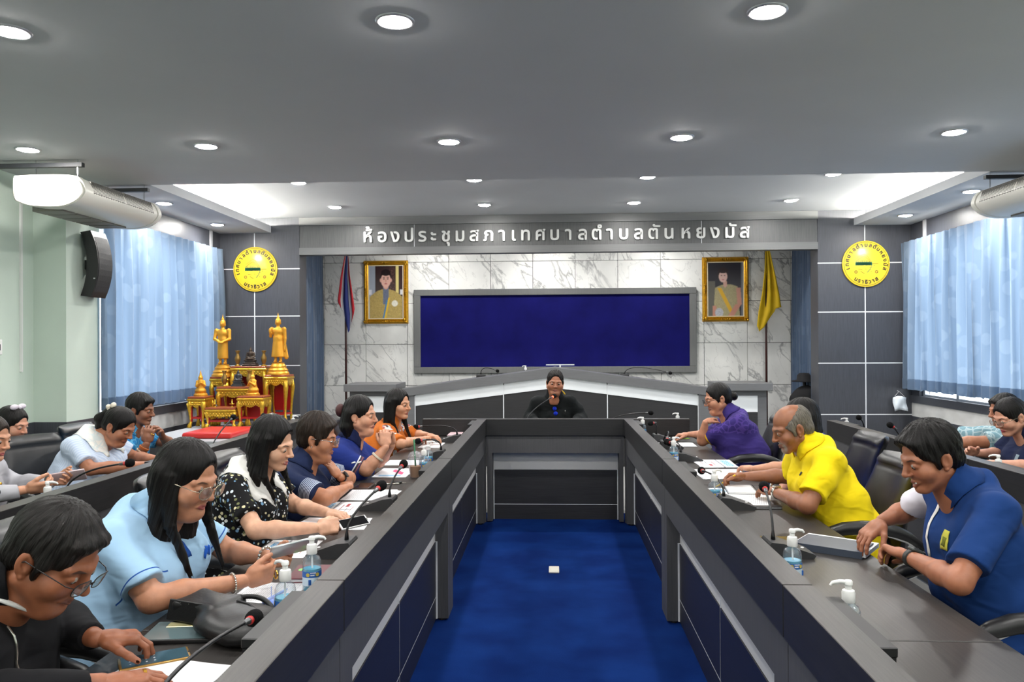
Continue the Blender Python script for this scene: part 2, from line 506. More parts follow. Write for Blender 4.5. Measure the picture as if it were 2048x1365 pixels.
GLASS = None
def glass_mat():
    m, nt, b = newmat('window_glass')
    out = nt.nodes['Material Output']; nt.nodes.remove(b)
    t = N(nt, 'ShaderNodeBsdfTransparent'); g = N(nt, 'ShaderNodeBsdfGlossy'); g.inputs['Roughness'].default_value = 0.02
    mx = N(nt, 'ShaderNodeMixShader'); mx.inputs[0].default_value = 0.06
    lk(nt, t.outputs[0], mx.inputs[1]); lk(nt, g.outputs[0], mx.inputs[2]); lk(nt, mx.outputs[0], out.inputs[0])
    return m
GLASS = glass_mat()
def window(name, s, x, y0, y1, z0, z1, n):
    w = MB()
    xa, xb = sorted((x + s*0.04, x + s*0.09))
    for z, e in ((z0, 0.02), (z1-0.05, 0.05)): w.box(xa, xb, y0, y1, z, z+e)
    for i in range(n+1):
        y = y0 + (y1-y0-0.05)*i/n; w.box(xa, xb, y, y+0.05, z0+0.02, z1-0.05)
    o = w.build(name, ALU); tag(o, kind='structure')
    for i in range(n):
        ya = y0 + (y1-y0-0.05)*i/n + 0.05; yb = y0 + (y1-y0-0.05)*(i+1)/n
        box('pane', min(x + s*0.06, x + s*0.066), max(x + s*0.06, x + s*0.066), ya, yb, z0+0.02, z1-0.05, GLASS, o)
window('window_1', -1, XL, 6.85, 9.05, 0.885, 2.62, 3)
window('window_2', 1, XR, 4.7, 9.22, 0.885, 2.62, 6)

# back columns faced with laminate panels and silver joints
def panel_wall(name, xs, zs, y):
    w = st(name, xs[0], xs[-1], y, y + 0.25, 0, 3.06, LAM_WALL)
    for x in xs[1:-1]: box('joint_line', x-0.0062, x+0.0062, y-0.0165, y+0.001, 0, 3.06, LINE, w)
    for z in zs[1:-1]:
        for a, b in zip(xs, xs[1:]): box('joint_line', a+(0.0062 if a != xs[0] else 0), b-(0.0062 if b != xs[-1] else 0), y-0.0165, y+0.001, z-0.0062, z+0.0062, LINE, w)
    for a, b in zip(xs, xs[1:]):
        for c, d in zip(zs, zs[1:]):
            g = 0.0065
            box('panel', a + (g if a != xs[0] else 0), b - (g if b != xs[-1] else 0), y - 0.018, y + 0.001, c + (g if c else 0), d - (g if d < 3 else 0), LAM_WALL, w, bev=0.0015)
    return w
zs = [0, 0.657, 1.26, 1.862, 2.44, 3.06]
panel_wall('wall_back_left', [-4.06, -3.628, -3.07], zs, 9.428)
panel_wall('wall_back_right', [3.132, 3.675, 4.2], zs, 9.428)
# alcove: marble back wall, side returns
wb = st('wall_back', -3.5, 3.6, 11.33, 11.45, 0, 3.06, mat('tile_grout', S(70, 72, 74), 0.8))
st('wall_alcove_left', -3.5, -3.4, 9.6, 11.33, 0, 3.06, LAM_WALL)
st('wall_alcove_right', 3.45, 3.55, 9.6, 11.33, 0, 3.06, LAM_WALL)
tx = [-3.4] + [-3.318 + 0.609*i for i in range(12)] ; tx = [x for x in tx if x < 3.4] + [3.45]
tz = [0, 0.31, 0.912, 1.509, 2.105, 2.703, 3.06]
tile_me = {}
for a, b in zip(tx, tx[1:]):
    for c, d in zip(tz, tz[1:]):
        key = (round(b-a, 3), round(d-c, 3))
        if key not in tile_me:
            o = MB().box(0.003, b-a-0.003, 0, 0.03, 0.003, d-c-0.003, 0.0015).build('tile', MARBLE); tile_me[key] = o.data
        else:
            o = link(bpy.data.objects.new('tile', tile_me[key]))
        o.location = (a, 11.305, c); o.parent = wb

# header over the alcove with the raised Thai lettering
hd = st('trim_1', -3.07, 3.132, 9.43, 9.55, 2.605, 3.06, LAM_HEAD)
st('upper_rail', -3.07, 3.132, 9.398, 9.43, 2.962, 3.058, mat('laminate_rail', S(104, 105, 105), 0.45, vary=0.06, scale=(3, 40, 60)), parent=hd)
st('lower_rail', -3.07, 3.132, 9.398, 9.43, 2.604, 2.69, MATS['laminate_rail'], parent=hd)
for a, b in ((-3.07, -1.662), (-1.658, 1.778), (1.782, 3.132)):
    box('header_panel', a+0.003, b-0.003, 9.415, 9.432, 2.692, 2.96, LAM_HEAD, hd)
for x in (-1.66, 1.78): box('joint_line', x-0.003, x+0.003, 9.413, 9.43, 2.692, 2.96, LINE, hd)

from mathutils.geometry import tessellate_polygon
def text_mesh(txt, height, ext, bold=0.0):
    """a written cluster as a solid mesh, contour by contour; height = height of a plain consonant"""
    cu = bpy.data.curves.new('text', 'FONT'); cu.body = txt; cu.size = height*1.85; cu.align_x = 'CENTER'
    o = bpy.data.objects.new('text', cu); COL.objects.link(o)
    dg = bpy.context.evaluated_depsgraph_get(); dg.update()
    cc = o.evaluated_get(dg).to_curve(dg)
    polys = []
    for sp in cc.splines:
        P = []; bp = sp.bezier_points; n = len(bp)
        for i in range(n):
            p, q = bp[i], bp[(i+1) % n]
            st_ = (p.handle_right-p.co).length < 1e-6 and (q.handle_left-q.co).length < 1e-6
            for k in range(1 if st_ else 4):
                t = k/4 if not st_ else 0; u = 1-t
                P.append(p.co*u**3 + p.handle_right*3*u*u*t + q.handle_left*3*u*t*t + q.co*t**3)
        Q = []
        for p in P:
            if not Q or (p-Q[-1]).length > 1e-5: Q.append(p.copy())
        if len(Q) > 2 and (Q[0]-Q[-1]).length < 1e-5: Q.pop()
        if len(Q) > 2: polys.append(Q)
    o.to_curve_clear() if hasattr(o, 'to_curve_clear') else None
    bpy.data.objects.remove(o)
    area = lambda Q: sum(Q[i].x*Q[(i+1) % len(Q)].y - Q[(i+1) % len(Q)].x*Q[i].y for i in range(len(Q)))/2
    if not polys: return bpy.data.meshes.new('text')
    ars = [area(Q) for Q in polys]; sg = 1 if max(ars, key=abs) > 0 else -1
    def grow(Q, d):
        R = []; n = len(Q)
        for i in range(n):
            a_ = (Q[i]-Q[i-1]).normalized(); b_ = (Q[(i+1) % n]-Q[i]).normalized(); t = a_+b_
            t = t.normalized() if t.length > 1e-6 else a_
            R.append(Q[i] + Vector((t.y, -t.x, 0))*d*sg)
        return R
    def inside(p, Q):
        c = False; n = len(Q)
        for i in range(n):
            a_, b_ = Q[i], Q[(i+1) % n]
            if (a_.y > p.y) != (b_.y > p.y) and p.x < (b_.x-a_.x)*(p.y-a_.y)/(b_.y-a_.y)+a_.x: c = not c
        return c
    outs = [i for i, a_ in enumerate(ars) if a_*sg > 0]; holes = {i: [] for i in outs}
    for i, a_ in enumerate(ars):
        if a_*sg > 0: continue
        for j in sorted(outs, key=lambda j: abs(ars[j])):
            if inside(polys[i][0], polys[j]): holes[j].append(i); break
    V = []; F = []
    for j in outs:
        loops = [grow(polys[j], bold)] + [grow(polys[i], bold) for i in holes[j]]
        flat = [p for L_ in loops for p in L_]; n = len(flat); b0 = len(V)
        V += [(p.x, p.y, ext) for p in flat] + [(p.x, p.y, -ext) for p in flat]
        for t in tessellate_polygon([polys[j]] + [polys[i] for i in holes[j]]): F.append(tuple(b0+i for i in t)); F.append(tuple(b0+n+i for i in t[::-1]))
        k = 0
        for L_ in loops:
            m_ = len(L_)
            for i in range(m_): F.append((b0+k+i, b0+k+(i+1) % m_, b0+n+k+(i+1) % m_, b0+n+k+i))
            k += m_
    me = bpy.data.meshes.new('text'); me.from_pydata(V, [], F); me.update(); return me

BRUSHED = mat('brushed_steel_letter', S(206, 207, 204), 0.3, 0.35)
sign = empty('wall_lettering', (0.02, 9.41, 2.78))
tag(sign, 'row of raised silver Thai letters on the grey header above the stage', 'sign')
clus = ['ห้', 'อ', 'ง', 'ป', 'ร', 'ะ', 'ชุ', 'ม', 'ส', 'ภ', 'า', 'เ', 'ท', 'ศ', 'บ', 'า', 'ล', 'ตํ', 'า', 'บ', 'ล', 'ตั', 'น', 'ห', 'ย', 'ง', 'มั', 'ส']
cpx = [736, 766, 793, 821, 848.5, 871, 896.6, 925, 954, 983.6, 1011, 1033, 1058, 1087.7, 1116.7, 1145, 1173, 1201, 1227.7, 1254.8, 1284.7, 1313.8, 1345, 1378, 1408, 1436, 1464.6, 1494]
for t, px in zip(clus, cpx):
    me = text_mesh(t, 0.118, 0.012, 0.0042); me.materials.append(BRUSHED)
    me.name = 'letter'
    o = link(bpy.data.objects.new('letter', me), sign)
    x = -2.225 + (px - 736)*(2.335 + 2.225 - 0.055)/(1494 - 736)
    o.location = (x - 0.02, -0.008, 2.752 - 2.78); o.rotation_euler = (pi/2, 0, 0)

# ------------------------------------------------------------------ downlights
LENS = mat('lit_lens', S(255, 255, 255), 0.5, emit=((1.0, 0.975, 0.94, 1), LAMP/(pi*pi*0.064**2)))
RING = mat('lamp_ring', S(200, 202, 206), 0.35, 0.6)
def lens_mesh():
    me = MB().lathe([(0.0, -0.010), (0.03, -0.009), (0.052, -0.005), (0.064, 0.002), (0.064, 0.006), (0, 0.006)], 28, cap=False).build('lens', LENS); return me
def ring_mesh():
    return MB().lathe([(0.064, 0.0), (0.066, -0.006), (0.078, -0.008), (0.084, 0.0), (0.084, 0.004), (0.064, 0.008)], 28, cap=False).build('trim_ring', RING, smooth=True)
lamps = []
for Y, z, xs in ((3.3, 2.88, (-2.35, -0.66, 0.9, 2.5)), (5.28, 2.88, (-3.64, -2.37, -0.69, 0.87, 2.64)), (7.37, 3.06, (-2.41, -0.727, 0.9, 2.6)),
                 (8.7, 3.06, (-2.43, -0.745, 0.91, 2.61)), (7.36, 2.88, (-3.72, 3.83)), (8.7, 2.88, (-3.78, 3.83)),
                 (1.3, 2.88, (-3.2, -1.6, 0, 1.6, 3.2)), (-0.9, 2.88, (-3.2, -1.6, 0, 1.6, 3.2)), (-2.6, 2.88, (-2.4, 0, 2.4))):
    for x in xs: lamps.append((x, Y, z))
rowname = {3.3: 'nearest row in view', 5.28: 'second row', 7.37: 'row just beyond the ceiling step', 8.7: 'row in front of the header'}
first = None
nth = ['leftmost', 'second from left', 'third from left', 'fourth from left', 'fifth from left']
cnt = {}
for x, Y, z in lamps:
    r = empty('ceiling_light', (x, Y, z - 0.001))
    if Y < 2: lab = 'round recessed white downlight in the ceiling behind the viewpoint'
    elif z < 3 and Y in (7.36, 8.7):
        lab = 'round downlight in the %s ceiling side strip, %s the back wall' % ('left' if x < 0 else 'right', 'nearer to' if Y > 8 else 'farther from')
    else:
        i = cnt.get(Y, 0); cnt[Y] = i+1
        lab = 'round recessed white downlight, %s in the %s' % (nth[i], rowname[Y])
    tag(r, lab, 'ceiling light', 'recessed downlights')
    if first is None:
        a = lens_mesh(); b = ring_mesh(); first = (a, b)
    else:
        a = first[0].copy(); b = first[1].copy(); COL.objects.link(a); COL.objects.link(b)
    a.parent = r; a.location = (0, 0, -0.006); b.parent = r

# cove tubes lying on the side strips
TUBE = mat('lit_tube', S(255, 255, 255), 0.5, emit=((1.0, 0.97, 0.88, 1), COVE/(pi*2*pi*0.014*1.2)))
for x, ys, side in ((-3.72, (6.65, 7.95), 'left'), (3.86, (6.62, 8.05), 'right')):
    for i, y in enumerate(ys):
        r = empty('fluorescent_tube', (x, y, 2.92))
        tag(r, 'lit fluorescent tube in the %s ceiling cove, %s the back wall' % (side, ('farther from', 'nearer to')[i]), 'tube light', 'cove tubes')
        MB().tube([(0, 0, 0.03), (0, 1.2, 0.03)], 0.014, 10).build('tube', TUBE, r)
        MB().box(-0.02, 0.02, -0.02, 1.22, -0.015, 0.012).build('batten', WHITE, r)
# lamps hidden above the header that wash the marble
for x in (-1.7, -0.1, 1.5):
    r = empty('alcove_lamp', (x, 10.55, 3.058)); tag(r, 'downlight in the alcove ceiling hidden behind the header', 'ceiling light', 'alcove downlights'); r.scale = (1.0, 1.0, 1)
    a = first[0].copy(); b = first[1].copy(); COL.objects.link(a); COL.objects.link(b)
    a.parent = r; a.location = (0, 0, -0.006); b.parent = r

# ------------------------------------------------------------------ curtains
def curtain_mat(name, c0, c1, trans=0.55):
    m, nt, b = newmat(name)
    out = nt.nodes['Material Output']
    ge = N(nt, 'ShaderNodeNewGeometry')
    vo = N(nt, 'ShaderNodeTexVoronoi'); vo.inputs['Scale'].default_value = 5.0
    lk(nt, ge.outputs['Position'], vo.inputs['Vector'])
    ring = ramp(nt, vo.outputs[0], [(0.0, (1, 1, 1, 1)), (0.30, (1, 1, 1, 1)), (0.36, (0, 0, 0, 1))])
    nz = N(nt, 'ShaderNodeTexNoise'); nz.inputs['Scale'].default_value = 4; lk(nt, ge.outputs['Position'], nz.inputs['Vector'])
    c = mixc(nt, mth(nt, 'MULTIPLY', mth(nt, 'MULTIPLY', ring, nz.outputs[0]), 0.32), c0, c1)
    lk(nt, c, b.inputs['Base Color']); b.inputs['Roughness'].default_value = 0.7; b.inputs['Sheen Weight'].default_value = 0.3
    t = N(nt, 'ShaderNodeBsdfTranslucent'); lk(nt, c, t.inputs[0])
    mx = N(nt, 'ShaderNodeMixShader'); mx.inputs[0].default_value = trans
    lk(nt, b.outputs[0], mx.inputs[1]); lk(nt, t.outputs[0], mx.inputs[2]); lk(nt, mx.outputs[0], out.inputs[0])
    return m
CURT = curtain_mat('blue_curtain', S(128, 149, 172), S(176, 192, 208), 0.6)
CURTD = curtain_mat('blue_curtain_dark', S(62, 84, 112), S(110, 132, 160), 0.2)

def curtain(name, label, p0, p1, z0, z1, m, folds, amp, seed, hem=True):
    """pleated cloth hanging from p0 to p1 (xy)"""
    rnd = random.Random(seed)
    p0 = Vector((p0[0], p0[1], 0)); p1 = Vector((p1[0], p1[1], 0)); d = p1-p0; n = Vector((-d.y, d.x, 0)).normalized()
    nu = folds*8; ph = [rnd.uniform(-0.9, 0.9) for _ in range(folds+2)]; am = [rnd.uniform(0.5, 1.3) for _ in range(folds+2)]
    zsx = [z1, z1-0.03, z1-0.06, z1-0.12, z1-0.3, (z0+z1)/2+0.2, (z0+z1)/2-0.2, z0+0.3, z0+0.12, z0]
    V = []; F = []
    for iz, z in enumerate(zsx):
        t = (z1-z)/(z1-z0)
        for i in range(nu+1):
            u = i/nu; k = u*folds; i0 = int(k); fr = k-i0
            a = am[i0]*(1-fr) + am[i0+1]*fr; phi = ph[i0]*(1-fr) + ph[i0+1]*fr
            w = 0.35 + 0.65*min(1, t*3)
            off = amp*w*a*(sin(2*pi*k + phi*t*1.5) + 0.25*sin(4*pi*k + 2*phi))
            p = p0 + d*(u + 0.004*sin(9*k + 3*t)) + n*off
            V.append((p.x, p.y, z + (0.008*sin(2*pi*k) if iz == len(zsx)-1 else 0)))
    w = nu+1
    for iz in range(len(zsx)-1):
        for i in range(nu): F.append((iz*w+i, iz*w+i+1, (iz+1)*w+i+1, (iz+1)*w+i))
    o = mesh_obj(name, V, F, m, smooth=True); tag(o, label, 'curtain')
    o.data.materials.append(m)
    if hem:
        k0 = (len(zsx)-2)*w; V2 = [Vector(v) + n*0.004*(1 if (n.x > 0) == (p0.x < 0) else -1) for v in V[k0:]]; F2 = [(i, i+1, w+i+1, w+i) for i in range(nu)]
        mesh_obj('hem', V2, F2, m, o, smooth=True)
    return o
c1 = curtain('window_curtain', 'blue pleated window curtain glowing with daylight on the left wall', (-3.95, 6.73), (-3.95, 9.22), 0.925, 2.66, CURT, 17, 0.038, 3)
c2 = curtain('window_curtain', 'blue pleated window curtain glowing with daylight on the right wall', (4.08, 5.0), (4.08, 9.40), 0.965, 2.66, CURT, 29, 0.038, 5)
for s, x, y0, y1 in ((-1, -4.018, 6.80, 9.2), (1, 4.157, 4.9, 9.35)):
    r = MB(); r.tube([(x, y0, 2.63), (x, y1, 2.63)], 0.010, 8)
    for y in (y0+0.1, (y0+y1)/2, y1-0.1): r.box(min(x, XL if s < 0 else XR), max(x, XL if s < 0 else XR), y-0.01, y+0.01, 2.625, 2.65)
    o = r.build('curtain_rail', ALU); tag(o, 'white rail carrying the curtain of the %s window' % ('left' if s < 0 else 'right'), 'curtain rail')
curtain('stage_curtain', 'dark blue curtain gathered at the left edge of the stage alcove', (-3.10, 9.72), (-3.33, 11.22), 0.02, 2.96, CURTD, 13, 0.035, 8, False)
curtain('stage_curtain', 'dark blue curtain gathered at the right edge of the stage alcove', (3.17, 9.72), (3.38, 11.22), 0.02, 2.96, CURTD, 13, 0.035, 9, False)
# ------------------------------------------------------------------ board on the marble
FRAMEG = mat('board_frame_grey', S(112, 113, 112), 0.5, vary=0.05, scale=(60, 60, 4))
FELT = mat('blue_felt', S(22, 22, 92), 0.95, vary=0.18, scale=(3, 3, 3), bump=0.2, spec=0.1)
bd = empty('notice_board', (0.027, 11.27, 1.695)); tag(bd, 'wide dark blue fabric board in a grey frame on the marble wall', 'board')
box('felt_panel', -1.93, 1.93, 0.0, 0.02, -0.525, 0.525, FELT, bd)
for n, a in (('frame_rail', (-2.02, 2.02, -0.03, 0.03, 0.515, 0.605)), ('frame_rail', (-2.02, 2.02, -0.03, 0.03, -0.605, -0.515)),
             ('frame_stile', (-2.02, -1.925, -0.03, 0.03, -0.515, 0.515)), ('frame_stile', (1.925, 2.02, -0.03, 0.03, -0.515, 0.515))):
    box(n, *a, FRAMEG, bd, bev=0.004)

# ------------------------------------------------------------------ municipal seals
SEALY = mat('seal_yellow', S(244, 204, 52), 0.3, vary=0.03, scale=(6, 6, 6))
SEALK = mat('seal_black', S(34, 32, 18), 0.4)
SEALG = mat('seal_green', S(20, 112, 84), 0.4)
SEALB = mat('seal_brown', S(120, 88, 20), 0.4)
def seal(x, z, label):
    r = empty('wall_seal', (x, 9.41, z)); tag(r, label, 'wall emblem')
    Rm = Matrix.Rotation(pi/2, 4, 'X')       # local xy -> wall xz, facing -Y
    R = 0.272
    MB().lathe([(0, 0), (R-0.004, 0), (R, 0.004), (R, 0.018), (R-0.006, 0.022), (0, 0.022)], 64, M=Rm, cap=False).build('disc', SEALY, r, auto=40)
    k = MB()
    for rad in (0.255,):
        k.tube([(rad*cos(a), -0.0222, rad*sin(a)) for a in [2*pi*i/64 for i in range(65)]], 0.002, 6)
    k.build('ring_line', SEALK, r)
    top = 'เ ท ศ บ า ล ตํ า บ ล ตั น ห ย ง มั ส'.split(); bot = 'น ร า ธิ ว า ส'.split()
    import bmesh as _b
    tx_ = bmesh.new()
    def put(ch, ang, rad, up):
        me = text_mesh(ch, 0.034, 0.0015, 0.0022)
        rot = ang - pi/2 if up else ang + pi/2
        M = Matrix.Translation((rad*cos(ang), -0.023, rad*sin(ang))) @ Matrix.Rotation(-rot, 4, 'Y') @ Matrix.Rotation(pi/2, 4, 'X') @ Matrix.Translation((0, -0.017, 0))
        me.transform(M); tx_.from_mesh(me); bpy.data.meshes.remove(me)
    for i, ch in enumerate(top): put(ch, radians(196 - i*(212/(len(top)-1))), 0.217, True)
    for i, ch in enumerate(bot): put(ch, radians(237 + i*(66/(len(bot)-1))), 0.217, False)
    me = bpy.data.meshes.new('lettering'); tx_.to_mesh(me); tx_.free(); me.materials.append(SEALK)
    link(bpy.data.objects.new('lettering', me), r)
    def poly(name, strokes, m, w):
        b = MB()
        for s_ in strokes: b.tube([(p[0], -0.0225, p[1]) for p in s_], w, 6)
        b.build(name, m, r)
    poly('mountain_outline', [[(-0.115, 0.06), (-0.075, 0.085), (-0.03, 0.125), (0.0, 0.11), (0.035, 0.06), (0.06, 0.02)], [(-0.12, 0.025), (-0.085, 0.055), (-0.04, 0.085), (-0.02, 0.09), (0.02, 0.055), (0.045, 0.02)]], SEALB, 0.0018)
    g = MB(); rnd = random.Random(3)
    for i in range(16):
        x0 = -0.115 + i*0.0115; h = rnd.uniform(0.02, 0.06)*(1 if i < 12 else 0.5)
        g.prism([(x0-0.010, -0.018), (x0+0.011, -0.015), (x0+0.010, 0.016), (x0+0.003, 0.018), (x0, 0.016+h*0.8), (x0-0.003, 0.018), (x0-0.010, 0.014)], 0.0215, 0.0235, M=Rm)
        if rnd.random() < 0.6: g.prism([(x0-0.002, -0.012), (x0+0.001, -0.012), (x0-0.001, -0.012-h*0.6)], 0.0215, 0.0235, M=Rm)
    g.build('tree_line', SEALG, r)
    poly('river', [[(0.07, -0.005), (0.055, -0.03), (0.065, -0.035), (0.04, -0.055), (0.05, -0.06), (0.025, -0.085), (0.03, -0.09), (0.01, -0.1)]], SEALG, 0.0035)
    poly('field_marks', [[(-0.09, -0.062), (-0.045, -0.068)], [(-0.065, -0.085), (-0.04, -0.105), (-0.02, -0.112)], [(-0.01, -0.06), (0.0, -0.062)], [(0.055, -0.085), (0.06, -0.092)], [(0.085, -0.02), (0.1, -0.022)], [(0.06, 0.0), (0.14, 0.003)]], SEALK, 0.002)
    fl = MB()
    for sx in (-1, 1):
        for q in range(8):
            a = q*pi/4; fl.ball((sx*0.118 + 0.014*cos(a), -0.0225, -0.095 + 0.014*sin(a)), 0.006, 6, sc=(1, 0.2, 1))
    fl.build('flower_marks', SEALB, r)
seal(-3.612, 2.435, 'round yellow municipal seal with green tree band on the left dark panelled column')
seal(3.68, 2.425, 'round yellow municipal seal with green tree band on the right dark panelled column')

# ------------------------------------------------------------------ framed portraits (flat prints)
GOLD = mat('gilded_frame', S(214, 158, 38), 0.28, 0.75, vary=0.15, scale=(30, 30, 30))
CREAM = mat('cream_mount', S(240, 224, 190), 0.6)
def portrait(x, z, w, h, label, paint):
    r = empty('framed_portrait', (x, 11.28, z)); tag(r, label, 'picture')
    fw = 0.075
    prof = [(0, 0.03), (0.012, 0.0), (0.03, -0.012), (0.045, 0.0), (0.055, -0.008), (fw, 0.012)]
    V = []; F = []
    cor = [(-1, -1), (1, -1), (1, 1), (-1, 1)]
    for sx, sz in cor:
        for d, y in prof: V.append((sx*(w/2-d), y, sz*(h/2-d)))
    n = len(prof)
    for i in range(4):
        for j in range(n-1): F.append((i*n+j, ((i+1) % 4)*n+j, ((i+1) % 4)*n+j+1, i*n+j+1))
    mesh_obj('frame', V, F, GOLD, r)
    c = MB(); rnd = random.Random(int(abs(x)*100))
    for sx, sz in cor:
        for q in range(7): c.ball((sx*(w/2-0.035+rnd.uniform(-.03, .02)), -0.012, sz*(h/2-0.035+rnd.uniform(-.03, .02))), rnd.uniform(.012, .02), 8, sc=(1, 0.6, 1))
    for a, b in ((0, 1), (0, -1), (1, 0), (-1, 0)):
        for q in (-2, -1, 0, 1, 2): c.ball((a*(w/2-0.035) + (q*0.028 if a == 0 else 0), -0.012, b*(h/2-0.035) + (q*0.028 if b == 0 else 0)), 0.014 + 0.004*(q == 0), 8, sc=(1, 0.6, 1))
    tag(c.build('carved_ornament', GOLD, r, smooth=True), kind='stuff')
    iw, ih = w-2*fw+0.01, h-2*fw+0.01
    mo = MB()
    for a in ((-iw/2, iw/2, ih/2-0.014, ih/2), (-iw/2, iw/2, -ih/2, -ih/2+0.014), (-iw/2, -iw/2+0.014, -ih/2+0.014, ih/2-0.014), (iw/2-0.014, iw/2, -ih/2+0.014, ih/2-0.014)):
        mo.box(a[0], a[1], 0.008, 0.014, a[2], a[3])
    mo.build('mount', CREAM, r)
    # printed picture: one colour per small cell
    nx, nz = 100, 150
    img = paint(nx, nz)
    for _ in range(2):
        q_ = np.pad(img, ((1, 1), (1, 1), (0, 0)), 'edge'); img = (q_[:-2, 1:-1]+q_[2:, 1:-1]+q_[1:-1, :-2]+q_[1:-1, 2:]+2*q_[1:-1, 1:-1])/6
    gx = np.linspace(-iw/2, iw/2, nx+1); gz = np.linspace(-ih/2, ih/2, nz+1)
    V = np.array([(a, 0.015, b) for b in gz for a in gx]); F = [(j*(nx+1)+i, j*(nx+1)+i+1, (j+1)*(nx+1)+i+1, (j+1)*(nx+1)+i) for j in range(nz) for i in range(nx)]
    m, nt, b = newmat('printed_picture')
    at = N(nt, 'ShaderNodeAttribute', attribute_name='print'); lk(nt, at.outputs['Color'], b.inputs['Base Color']); b.inputs['Roughness'].default_value = 0.15
    o = mesh_obj('print', V, F, m, r)
    ca = o.data.color_attributes.new('print', 'FLOAT_COLOR', 'CORNER')
    col = np.ones((nz*nx, 4, 4), np.float32); col[:, :, :3] = img.reshape(-1, 1, 3)
    ca.data.foreach_set('color', col.ravel())

def canvas(nx, nz, c):
    A = np.zeros((nz, nx, 3), np.float32); A[:] = S(*c)[:3]
    X, Z = np.meshgrid((np.arange(nx)+.5)/nx*2-1, (np.arange(nz)+.5)/nz*2-1); return A, X, Z
def paint_uniform(nx, nz):
    A, X, Z = canvas(nx, nz, (62, 44, 46)); rs = np.random.RandomState(2)
    def put(m, c, v=0): A[m] = np.array(S(*c)[:3])*(1 + v*(rs.rand(m.sum(), 1)-.5))
    put(X < -0.6, (168, 176, 190)); put((X > 0.55) & (X < 0.72), (232, 214, 140))
    put((X > 0.2) & (X < 0.5) & (rs.rand(nz, nx) < .3), (110, 80, 70))
    put((np.abs(X) < 0.92-0.25*np.maximum(0, Z+0.15)) & (Z < 0.12-0.35*X*X), (186, 160, 92), 0.6)
    put((np.abs(np.abs(X)-0.9) < 0.09) & (np.abs(Z-0.0) < 0.09), (232, 232, 238))
    put((np.abs(X) < 0.16) & (Z < 0.2) & (Z > -0.45), (104, 112, 136), 0.5)
    put((np.abs(X+0.02-0.3*(Z+0.9)) < 0.05) & (Z < -0.2), (232, 190, 50)); put((np.abs(X+0.12-0.3*(Z+0.9)) < 0.04) & (Z < -0.3), (60, 130, 180))
    put((X-0.5)**2+((Z+0.42)*1.5)**2 < 0.03, (240, 236, 220), 0.4)
    put((X/0.14)**2+((Z-0.22)/0.12)**2 < 1, (222, 170, 150))
    put(((X)/0.30)**2+((Z-0.55)/0.30)**2 < 1, (40, 32, 34)); put((X/0.27)**2+((Z-0.44)/0.27)**2 < 1, (232, 184, 168))
    put((X/0.27)**2+((Z-0.72)/0.12)**2 < 1, (38, 30, 32))
    for s in (-1, 1):
        put(((X-s*0.29)/0.05)**2+((Z-0.44)/0.07)**2 < 1, (226, 172, 156)); put(((X-s*0.11)/0.06)**2+((Z-0.49)/0.018)**2 < 1, (60, 40, 40)); put(((X-s*0.11)/0.07)**2+((Z-0.545)/0.014)**2 < 1, (50, 36, 36))
    put((X/0.09)**2+((Z-0.31)/0.018)**2 < 1, (190, 96, 96)); put((X/0.035)**2+((Z-0.42)/0.07)**2 < 1, (214, 158, 142))
    return A
def paint_lady(nx, nz):
    A, X, Z = canvas(nx, nz, (58, 56, 62)); rs = np.random.RandomState(4)
    def put(m, c, v=0): A[m] = np.array(S(*c)[:3])*(1 + v*(rs.rand(m.sum(), 1)-.5))
    put((X < -0.55) & (Z < 0.3), (104, 100, 92)); put(X > 0.85, (120, 122, 130))
    put((np.abs(X-0.05) < 0.62-0.1*Z) & (Z < 0.18-0.3*(X-.1)**2), (176, 164, 124), 0.45)
    put((np.abs(X+0.15-0.75*(-Z-0.2)) < 0.11) & (Z < 0.05) & (Z > -0.85), (226, 178, 50))
    put((np.abs(X-0.72+0.1*(Z+.2)) < 0.12) & (Z < 0.05) & (Z > -0.55), (206, 150, 130))
    put((np.abs(X-0.62-0.95*(Z+0.62)) < 0.16) & (Z < -0.55) & (Z > -0.98), (206, 146, 126)); put((np.abs(X+0.6) < 0.09) & (Z < -0.6), (200, 140, 120))
    put((X+0.35)**2+((Z+0.85)*1.3)**2 < 0.05, (190, 190, 196), 0.8)
    put(((X+0.02)/0.11)**2+((Z-0.2)/0.14)**2 < 1, (214, 168, 150)); put(((X+0.13)/0.30)**2+((Z-0.55)/0.24)**2 < 1, (66, 56, 56))
    put(((X+0.13)/0.23)**2+((Z-0.46)/0.21)**2 < 1, (228, 190, 178)); put(((X+0.13)/0.26)**2+((Z-0.68)/0.1)**2 < 1, (64, 54, 54))
    for s in (-1, 1): put(((X+0.13-s*0.09)/0.05)**2+((Z-0.5)/0.015)**2 < 1, (60, 42, 42))
    put(((X+0.13)/0.07)**2+((Z-0.35)/0.016)**2 < 1, (196, 96, 104))
    return A
portrait(-2.41, 2.272, 0.66, 0.925, 'gold framed portrait of a figure in tan uniform, left of the blue board', paint_uniform)
portrait(2.467, 2.271, 0.66, 0.925, 'gold framed portrait of a figure with a yellow sash, right of the blue board', paint_lady)

